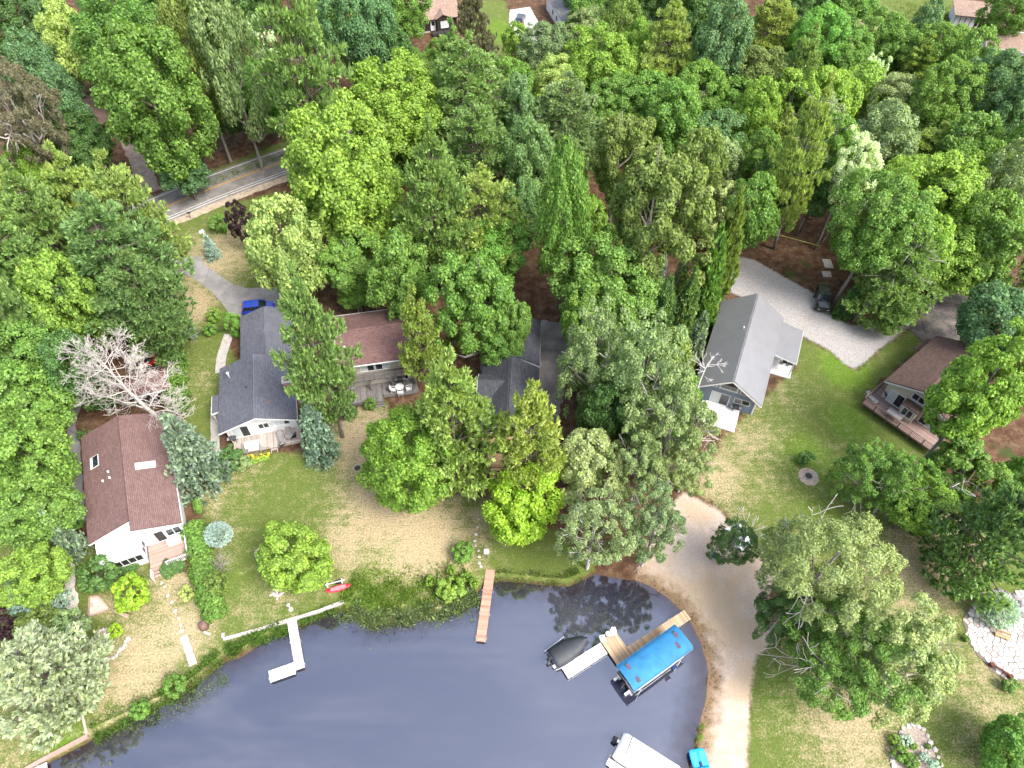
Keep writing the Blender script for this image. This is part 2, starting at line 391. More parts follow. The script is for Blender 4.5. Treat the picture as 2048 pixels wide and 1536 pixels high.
def asphalt(name, c0, c1, crack=0.5, tint=None):
    m, nt, b = new_mat(name); g = NG(nt); po = g.pos()
    n1 = g.noise(po, .5, 5, .65); n2 = g.noise(po, 14, 3, .7)
    c = g.mix(smooth01(g, n1, .35, .7), c0, c1); c = g.mix(g.math('MULTIPLY', smooth01(g, n2, .45, .7), .45), c, tuple(min(1, x*1.6) for x in c1))
    vo = g.n('ShaderNodeTexVoronoi', feature='DISTANCE_TO_EDGE', Scale=.22); g.l(g.mix(.12, po, g.n('ShaderNodeTexNoise', Scale=.8).outputs['Color']), vo.inputs['Vector'])
    ck = g.math('MULTIPLY', g.math('SUBTRACT', 1.0, smooth01(g, vo.outputs[0], .0, .012)), crack); c = g.mix(ck, c, (.02, .02, .02))
    g.l(c, b.inputs['Base Color']); b.inputs['Roughness'].default_value = .9; g.bump(n2, .3, .02, b); b.inputs['Specular IOR Level'].default_value = .25
    return m
road_m = asphalt('road_asphalt', (.112, .104, .098), (.188, .174, .165))
drive_m = asphalt('drive_asphalt', (.150, .143, .139), (.232, .221, .214), .35)
oldlot_m = asphalt('worn_asphalt', (.034, .034, .036), (.143, .124, .109), .6)
conc_m = plain('concrete', (.315, .292, .270), .9, .12, 2.0, bump=.2)
paint_w = plain('road_paint_white', (.465, .465, .450), .7, .15, 4)
paint_y = plain('road_paint_yellow', (.375, .210, .030), .7, .2, 4)
white_m = plain('white_paint', (.540, .540, .532), .55, .04, 2.5)
rc = spline([P(x, y) for x, y in [(-420, 640), (-60, 560), (120, 492), (300, 426), (435, 372), (560, 326), (740, 266), (960, 218), (1190, 196), (1420, 190), (1640, 200), (1850, 236), (2080, 300), (2500, 420)]], 6)
sheet('road', strip(rc, 3.9), 0.02, road_m, .06)
shoulder_m = plain('road_shoulder_sand', (.32, .26, .19), .95, .2, 1.5, bump=.3)
def offset(line, d):
    out = []
    for i, p in enumerate(line):
        t = (line[min(i+1, len(line)-1)]-line[max(i-1, 0)]).normalized(); out.append(p+Vector((-t.y, t.x, 0))*d)
    return out
sheet('road_verge', strip(offset(rc, -4.6), .85), 0.012, shoulder_m, .25)
for nm, off, hw, mt in (('edge_line', 3.35, .08, paint_w), ('edge_line', -3.35, .08, paint_w), ('edge_line', -2.75, .06, paint_w), ('centre_line', .13, .07, paint_y), ('centre_line', -.13, .07, paint_y)):
    o = sheet(nm, strip(offset(rc, off), hw), 0.026, mt, 0, 5, th=.004); o.parent = bpy.data.objects['road']; del o['kind']
# driveway of the blue-grey house
dw = W([(372, 522), (395, 510), (412, 530), (440, 552), (470, 570), (500, 577), (560, 572), (600, 575), (600, 640), (540, 640), (482, 632), (457, 628), (452, 618), (430, 590), (400, 565), (366, 545), (330, 500), (345, 470), (370, 500)])
sheet('driveway', dw, 0.024, drive_m, .06)
sheet('walkway', strip(spline([P(x, y) for x, y in [(458, 668), (450, 692), (443, 715), (440, 745)]], 4), .62), 0.03, conc_m, .02)
sheet('side_walk', strip([P(x, y) for x, y in [(429, 812), (430, 860), (431, 918)]], .5), 0.03, conc_m, .02)
sheet('neighbour_driveway', W([(118, 800), (135, 850), (140, 920), (140, 1000), (146, 1058), (172, 1042), (166, 960), (160, 880), (150, 850), (165, 800)]), 0.024, drive_m, .12)
sheet('paved_lot', W([(1870, 590), (1905, 562), (1930, 572), (1942, 600), (1950, 660), (1900, 690), (1852, 690), (1820, 660), (1790, 640), (1840, 620)]), 0.024, oldlot_m, .12)
sheet('dirt_lane', strip(spline([P(x, y) for x, y in [(300, 385), (285, 340), (268, 300), (245, 262)]], 4), [1.9, 1.6, 1.6, 1.6, 1.6, 1.5, 1.5, 1.5, 1.5, 1.5, 1.4, 1.4, 1.4]), 0.016, plain('packed_dirt', (.2, .16, .13), .95, .2, 1.0, bump=.3), .2)
sheet('concrete_drive', W([(1020, 20), (1060, 14), (1085, 60), (1090, 90), (1075, 105), (1050, 105), (1035, 80), (1018, 45)]), 0.024, plain('pale_concrete', (.5, .48, .46), .85, .08, 1.5), .05)
sheet('gravel_path', house3_gravel, .01, asphalt('dark_gravel', (.1, .09, .085), (.2, .185, .175), 0), .2, .4)
# ------------------------------------------------------------------ trees: prototypes in unit crown space (radius 1, z -1..1)
m, nt, b = new_mat('leaf'); g = NG(nt)
oi = g.n('ShaderNodeObjectInfo'); gi = g.n('ShaderNodeNewGeometry')
rnd = gi.outputs['Random Per Island']
hv = g.n('ShaderNodeHueSaturation'); g.l(oi.outputs['Color'], hv.inputs['Color'])
g.l(g.math('ADD', .482, g.math('MULTIPLY', g.noise(gi.outputs['Position'], .55, 3), .036)), hv.inputs['Hue'])
g.l(g.math('ADD', .62, g.math('MULTIPLY', rnd, .8)), hv.inputs['Value'])
tip = g.mix(g.math('MULTIPLY', smooth01(g, g.math('ADD', g.math('MULTIPLY', rnd, .5), g.math('MULTIPLY', g.noise(gi.outputs['Position'], .4, 4, .65), .8)), .62, .85), .55), hv.outputs[0], (1.32, 1.26, .95), 'MULTIPLY')
g.l(tip, b.inputs['Base Color']); b.inputs['Roughness'].default_value = .55; b.inputs['Specular IOR Level'].default_value = .35
tl = g.n('ShaderNodeBsdfTranslucent'); g.l(g.mix(1.0, tip, (1.3, 1.25, .6), 'MULTIPLY'), tl.inputs['Color'])
mx = g.n('ShaderNodeMixShader'); mx.inputs[0].default_value = .45; g.l(b.outputs[0], mx.inputs[1]); g.l(tl.outputs[0], mx.inputs[2])
g.l(mx.outputs[0], nt.nodes['Material Output'].inputs['Surface'])
LEAF = m
bark_m = plain('bark', (.12, .095, .08), .95, .25, 4.0, bump=.5)
greybark_m = plain('grey_bark', (.2, .185, .17), .9, .2, 5.0, bump=.3)
dead_m = plain('dead_wood', (.44, .4, .37), .9, .14, 2.0)
deadgrey_m = plain('dead_grey_wood', (.3, .275, .255), .9, .2, 2.0)
white_dead_m = plain('bleached_wood', (.55, .52, .5), .9, .08, 2.0)

def norm(a): return a/(np.linalg.norm(a, axis=-1, keepdims=True)+1e-9)
def cards(C, D, N, L, Wd, rng, cup=.25):
    """leaf faces: base C, direction D, facing N, length L, width Wd -> bent diamonds"""
    n = len(C); D = norm(D); S = norm(np.cross(D, N)); N2 = np.cross(S, D)
    L = np.broadcast_to(np.asarray(L), (n,))[:, None]; Wd = np.broadcast_to(np.asarray(Wd), (n,))[:, None]
    v0 = C-D*L*.5; v2 = C+D*L*.5-N2*L*cup*.4; mid = C+D*L*.05+N2*L*cup*.35
    v1 = mid+S*Wd*.5; v3 = mid-S*Wd*.5
    V = np.stack([v0, v1, v2, v3], 1).reshape(-1, 3); F = np.arange(n*4).reshape(-1, 4)
    return V, F
def rsph(rng, n): return norm(rng.normal(size=(n, 3)))
def decid(seed, nclump, nleaf, lsize, irregular=.25, spread=.22, gap=0.0, shape='round'):
    rng = np.random.default_rng(seed)
    lob = rsph(rng, 9); la = rng.uniform(.0, irregular, 9)
    k = np.arange(nclump)+.5; ph = np.arccos(1-2*k/nclump*.97); th = math.pi*(1+5**.5)*k+rng.uniform(0, .5, nclump)
    d = np.stack([np.cos(th)*np.sin(ph), np.sin(th)*np.sin(ph), np.cos(ph)], -1); d = norm(d+rng.normal(scale=.12, size=d.shape))
    rad = .80+.0*k+sum(a*np.clip(d@l, 0, 1)**3 for a, l in zip(la, lob))-irregular*.35+rng.uniform(-.16, .06, nclump)
    inner = rng.random(nclump) < .22; rad = np.where(inner, rad*rng.uniform(.45, .75, nclump), rad)
    c = d*rad[:, None]
    if shape == 'tall': c[:, :2] *= (1-.45*np.clip(c[:, 2:3], -.4, 1)); 
    if shape == 'flat': c[:, 2] = np.where(c[:, 2] < 0, c[:, 2]*.7, c[:, 2])
    if gap: keep = rng.random(nclump) > gap; c = c[keep]; d = d[keep]
    cr = rng.uniform(.55, 1.25, len(c))*spread
    per = np.maximum(4, (nleaf*cr**2/np.sum(cr**2)).astype(int)); ci = np.repeat(np.arange(len(c)), per); n = len(ci)
    dirs = norm(rsph(rng, n)+d[ci]*.55+np.array([0, 0, .45]))
    r = cr[ci]*(.55+.45*rng.random(n)**.5)
    pos = c[ci]+dirs*r[:, None]*np.array([1, 1, .8])+rng.normal(scale=.015, size=(n, 3))
    N = norm(dirs*.75+np.array([0, 0, .35])+rng.normal(scale=.42, size=(n, 3)))
    D = np.cross(N, rsph(rng, n)); s = lsize*rng.uniform(.65, 1.35, n)
    k_ = 1/np.array([np.percentile(np.hypot(pos[:, 0], pos[:, 1]), 97), np.percentile(np.hypot(pos[:, 0], pos[:, 1]), 97), np.percentile(np.abs(pos[:, 2]), 98.5)])
    return cards(pos*k_, D, N, s*1.25, s*.95, rng), c*k_
def whorl(seed, nwh, nbr, ntuft, ncard, clen, cw, profile, rise, droop, zlo=-1, jitter=.18, plate=.2, gapp=0.0, up=.35):
    """conifer crown: whorls of boughs carrying tufts of needles"""
    rng = np.random.default_rng(seed); Cs = []; br = []
    for i in range(nwh):
        t = (i+rng.uniform(-.3, .3))/(nwh-1); t = min(max(t, 0), 1); z0 = zlo+(1-zlo)*t
        for j in range(nbr if t < .85 else max(3, nbr//2)):
            if rng.random() < gapp: continue
            a = 2*math.pi*(j+rng.uniform(-.35, .35))/nbr+i*1.1
            R = profile(t)*rng.uniform(.6, 1.14); dz = rng.uniform(-jitter, jitter)*.35
            dirv = np.array([math.cos(a), math.sin(a)]); lat = np.array([-dirv[1], dirv[0]])
            end = np.array([*(dirv*R), z0+dz+rise*R-droop*R]); br.append((np.array([0, 0, z0+dz*.3-.02]), end))
            m_ = max(3, int(ntuft*(.35+.65*R)))
            s = .22+.78*rng.random(m_)**.65; o = rng.uniform(-1, 1, m_)*plate*np.clip(R, .25, 1)*(.35+.65*np.sin(np.clip(s, 0, 1)*math.pi*.85))
            xy = dirv[None]*(s*R)[:, None]+lat[None]*o[:, None]
            z = z0+dz+rise*R*s**2-droop*R*s+rng.normal(scale=.018, size=m_)-np.abs(o)*.15
            Cs.append(np.concatenate([xy, z[:, None], np.repeat(dirv[None], m_, 0), (o/plate)[:, None]], 1))
    Cs = np.concatenate(Cs); n = len(Cs); ci = np.repeat(np.arange(n), ncard)
    base = Cs[ci, :3]; out = np.concatenate([Cs[ci, 3:5], np.zeros((len(ci), 1))], 1)
    D = norm(out*.75+rsph(rng, len(ci))*.75+np.array([0, 0, up]))
    L = clen*rng.uniform(.7, 1.35, len(ci)); N = norm(rng.normal(size=(len(ci), 3))*.6+np.array([0, 0, 1.0]))
    return cards(base+D*L[:, None]*.45, D, N, L, cw*rng.uniform(.8, 1.3, len(ci)), rng, .12), br
def grow(rng, start, d, length, rad, depth, out, bend=.22, split=(2, 4), shrink=.68, up=.05, ang=.75, nseg=4):
    p = np.array(start, float); d = norm(np.array(d, float)); path = [p.copy()]; rr = [rad]
    for s in range(nseg):
        d = norm(d+rng.normal(scale=bend, size=3)+np.array([0, 0, up])); p = p+d*length/nseg; path.append(p.copy()); rr.append(rad*(1-.45*(s+1)/nseg))
        if depth > 0 and s >= 1 and rng.random() < .55:
            sd_ = norm(d+rng.normal(scale=ang, size=3)); grow(rng, p, sd_, length*shrink*rng.uniform(.6, 1), rad*.5, depth-1, out, bend, split, shrink, up, ang, nseg)
    out.append((path, rr))
    if depth > 0:
        for k in range(rng.integers(*split)):
            sd_ = norm(d+rng.normal(scale=ang*.75, size=3)); grow(rng, p, sd_, length*shrink*rng.uniform(.7, 1.1), rr[-1]*.8, depth-1, out, bend, split, shrink, up, ang, nseg)
def tubes_mesh(name, br, mat, minr=.012, sides=None):
    mb = MB()
    for path, rr in br:
        n = sides or (6 if rr[0] > .12 else 4 if rr[0] > .04 else 3)
        mb.tube(path, [max(minr, r) for r in rr], n, cap=False)
    return mb.mesh(name, mat, True)
CROWN = {}; TRUNK = {}
def reg(key, vf, name, i):
    me = mesh_np(name, vf[0], vf[1], False); me.materials.append(LEAF); CROWN[key, i] = me
def limb_trunk(seed, clumps=None, mat=bark_m, r0=.05, nl=7, crook=.04, zc=.55, zr=.42, pale=None, conif=None):
    """unit trunk: z 0..1 of the tree height, x/y in crown radii"""
    rng = np.random.default_rng(seed); mb = MB(); top = np.array([0, 0, .93])
    path = [np.array([0, 0, -.01])]; rr = [r0*1.35]
    for s in range(1, 8):
        t = s/7; path.append(np.array([rng.normal()*crook*t, rng.normal()*crook*t, .93*t])); rr.append(r0*(1-.85*t))
    mb.tube(path, rr, 7, cap=False)
    if clumps is not None:
        sel = rng.choice(len(clumps), min(nl, len(clumps)), replace=False)
        for q in sel:
            e = clumps[q]*np.array([.93, .93, zr*.93])+np.array([0, 0, zc]); h = max(.18, min(.85, e[2]-.12-.18*np.hypot(e[0], e[1])))
            s_ = np.array([0, 0, h]); md = (s_+e)/2+np.array([0, 0, -.03])+rng.normal(scale=.03, size=3)*np.array([1, 1, .4])
            mb.tube([s_, md, e], [r0*.34*(1-h*.6), r0*.2*(1-h*.6), r0*.05], 4, cap=False)
    if conif is not None:
        for s_, e in conif:
            f = lambda p: np.array([p[0], p[1], zc+p[2]*zr]); mb.tube([f(s_), f((s_+e)/2), f(e)], [r0*.2, r0*.14, r0*.05], 3, cap=False)
    return mb.mesh('trunk', mat, True)
SIZES = {'s': (42, 4500, .085), 'm': (120, 16000, .053), 'l': (230, 34000, .038)}
for sz, (nc, nl_, ls) in SIZES.items():
    for i in range(2):
        vf, c = decid(10+i+ord(sz), nc, nl_, ls, .22, .22 if sz != 'l' else .17); reg('M'+sz, vf, 'maple_crown', i); TRUNK['M'+sz, i] = limb_trunk(i, c)
        vf, c = decid(40+i+ord(sz), int(nc*.8), nl_, ls, .55, .24 if sz != 'l' else .19, .12); reg('O'+sz, vf, 'oak_crown', i); TRUNK['O'+sz, i] = limb_trunk(i+5, c, nl=14, mat=greybark_m)
        vf, c = decid(70+i+ord(sz), int(nc*.9), nl_, ls*.9, .3, .22 if sz != 'l' else .17, .0, 'tall'); reg('T'+sz, vf, 'tall_crown', i); TRUNK['T'+sz, i] = limb_trunk(i+9, c, mat=greybark_m)
        vf, c = decid(110+i+ord(sz), int(nc*1.25), int(nl_*1.25), ls*.66, .5, .14 if sz != 'l' else .12, .14); reg('B'+sz, vf, 'birch_crown', i)
        rng = np.random.default_rng(i+77); br = []
        for q in range(9 if sz != 's' else 5):
            an = q*2.4+i; el = rng.uniform(.2, 1.1); grow(rng, (0, 0, .35+.05*q*.4), (math.cos(an)*math.cos(el), math.sin(an)*math.cos(el), math.sin(el)*.6), .56, .016, 2, br, .2, (2, 3), .66, .02, .6, 3)
        br = [([np.array([p[0], p[1], min(.99, .3+(p[2]-.3)*.62)]) for p in pa], rr) for pa, rr in br]
        br.append(([np.array([0, 0, 0]), np.array([.03, .02, .4]), np.array([0, -.03, .85])], [.05, .035, .012]))
        TRUNK['B'+sz, i] = tubes_mesh('trunk', br, dead_m, .0045)
pine_prof = lambda t: (1.0 if t < .35 else (1-((t-.35)/.65)**1.25)*.94+.06)*(.72+.28*min(1, t/.18))
for i in range(3):
    vf, br = whorl(200+i, 14, 7, 42, 9, .085, .03, pine_prof, .12, .03, plate=.3, gapp=.1, jitter=.14, up=.6); reg('Pl', vf, 'pine_crown', i)
    TRUNK['Pl', i] = limb_trunk(i+30, None, bark_m, .04, conif=br, zc=.6, zr=.4)
    vf, br = whorl(230+i, 12, 7, 32, 9, .105, .042, pine_prof, .13, .03, plate=.32, gapp=.1, jitter=.14, up=.6); reg('Pm', vf, 'pine_crown', i)
    TRUNK['Pm', i] = limb_trunk(i+40, None, bark_m, .045, conif=br, zc=.58, zr=.42)
    CROWN['Ps', i] = CROWN['Pm', i]; TRUNK['Ps', i] = TRUNK['Pm', i]
cone = lambda t: (1-t)**.72*.97+.03
for i in range(2):
    vf, br = whorl(260+i, 26, 14, 13, 6, .105, .048, cone, .02, .2, plate=.13, up=.45, jitter=.14); reg('Sl', vf, 'spruce_crown', i)
    vf2, br2 = whorl(270+i, 17, 11, 10, 6, .15, .072, cone, .02, .18, plate=.16, up=.45, jitter=.16); reg('Sm', vf2, 'spruce_crown', i)
    vf3, br3 = whorl(275+i, 12, 9, 8, 6, .2, .1, cone, .02, .14, plate=.2, up=.45); reg('Ss', vf3, 'spruce_crown', i)
    for k_, bb in (('Sl', br), ('Sm', br2), ('Ss', br3)): TRUNK[k_, i] = limb_trunk(i+50, None, bark_m, .06, conif=bb[::4], zc=.52, zr=.48)
ceda = lambda t: (.45+.55*min(1, t/.25))*(1-max(0, (t-.25)/.75)**1.5)*.95+.04
for i in range(2):
    vf, br = whorl(290+i, 30, 11, 8, 5, .16, .09, ceda, .22, .1, plate=.2, up=.7, jitter=.2); reg('Cl', vf, 'cedar_crown', i); TRUNK['Cl', i] = limb_trunk(i+60, None, bark_m, .08, zc=.52, zr=.48)
    CROWN['Cm', i] = CROWN['Cl', i]; CROWN['Cs', i] = CROWN['Cl', i]; TRUNK['Cm', i] = TRUNK['Cs', i] = TRUNK['Cl', i]
for i in range(2):                      # bushes: leafy domes; globe spruces: tight needled balls
    for sz, (nc, nl_, ls) in {'s': (26, 2600, .115), 'm': (60, 6500, .075), 'l': (90, 9000, .06)}.items():
        vf, c = decid(310+i, nc, nl_, ls, .18, .3); reg('H'+sz, vf, 'bush_crown', i); TRUNK['H'+sz, i] = limb_trunk(i+70, c, r0=.05, nl=8, zc=.5, zr=.5)
        rng = np.random.default_rng(330+i); n = nl_*2; d = rsph(rng, n); d[:, 2] = np.where(d[:, 2] < -.6, -d[:, 2], d[:, 2]); bump_ = .93+.08*np.sin(d[:, 0]*11+d[:, 1]*7)*np.sin(d[:, 2]*12+d[:, 0]*5)
        D = norm(d+rsph(rng, n)*.55); vfg = cards(d*(bump_*rng.uniform(.85, 1.0, n))[:, None], D, norm(rsph(rng, n)+d), ls*1.7, ls*.62, rng, .1)
        reg('G'+sz, vfg, 'globe_crown', i); TRUNK['G'+sz, i] = limb_trunk(i+80, None, r0=.06, zc=.5, zr=.5)

FOL = 2.0
COLS = dict(g1=(.1, .165, .027), g2=(.07, .13, .026), g3=(.045, .09, .026), bl=(.06, .112, .048), ol=(.085, .122, .032), ye=(.16, .205, .06), yg=(.14, .215, .02),
            pi=(.1, .158, .054), pd=(.075, .126, .046), py=(.14, .19, .056), pg=(.09, .135, .06), bs=(.19, .25, .255), bg=(.108, .155, .118), gr=(.11, .15, .066), gl=(.145, .19, .08),
            si=(.26, .32, .21), bk=(.022, .012, .016), db=(.085, .08, .048), sb=(.17, .21, .16), g0=(.07, .148, .027), wl=(.135, .172, .07))
NAMES = dict(M='maple_tree', O='oak_tree', T='tall_tree', B='birch_tree', P='pine_tree', S='spruce_tree', C='cedar_tree', H='bush', G='globe_spruce')
CATS = dict(M='tree', O='tree', T='tree', B='tree', P='tree', S='tree', C='tree', H='bush', G='shrub')
tree_i = 0
def tree(kind, cx, cy, w, h, col, label, clear=None, group=None, lean=0.0):
    """crown box in photo pixels (centre, width, height) -> a tree standing on the ground"""
    global tree_i
    tree_i += 1; rng = random.Random(tree_i*7+3)
    conic = kind in 'SC'
    z = 4.0
    for it in range(6):
        p = P(cx, cy, z); s = scale_at(p); gf = 1.1 if kind in 'PC' else 1.03 if kind in 'SHG' else 1.06; R = w/2/s*gf; hm = h/s*gf
        if conic:
            rz = max(R*.8, (hm-.78*R)/1.26); zc = rz+.15; p = P(cx, cy, zc-0*R); p = P(cx, cy-.39*R*s, zc)
        else:
            rz = math.sqrt(max((R*.55)**2, (hm/2)**2-(R*.777)**2))/.63; rz = min(max(rz, R*.62), R*(2.6 if kind in 'PT' else 1.7))
            cl = clear if clear is not None else dict(P=.25, M=.22, O=.25, T=.3, B=.3, H=0.0, G=0.0)[kind]*rz*2+ (0 if kind in 'HG' else .6)
            zc = rz*(.93 if kind in 'HG' else 1)+cl; p = P(cx, cy, zc)
        z = zc
    H = zc+rz
    sz = 's' if R < 2.2 else 'm' if R < 5.2 else 'l'
    i = rng.randrange(3 if kind == 'P' else 2)
    root = empty(NAMES[kind], (p.x, p.y, 0), rng.uniform(0, 6.28), label, CATS[kind], group)
    root['label'] = label
    cr = link('crown', CROWN[kind+sz, i], None, root); cr.location = (0, 0, zc); f = rng.uniform(.97, 1.06); cr.scale = (R*f, R*(2-f), rz)
    c = COLS[col]; v = rng.uniform(.92, 1.08)*FOL; cr.color = (c[0]*v*rng.uniform(.94, 1.06), c[1]*v, c[2]*v*rng.uniform(.9, 1.1), 1)
    tk = link('trunk', TRUNK[kind+sz, i], None, root); tk.scale = (R, R, H)
    if lean: root.rotation_euler = (lean, 0, root.rotation_euler[2])
    return root
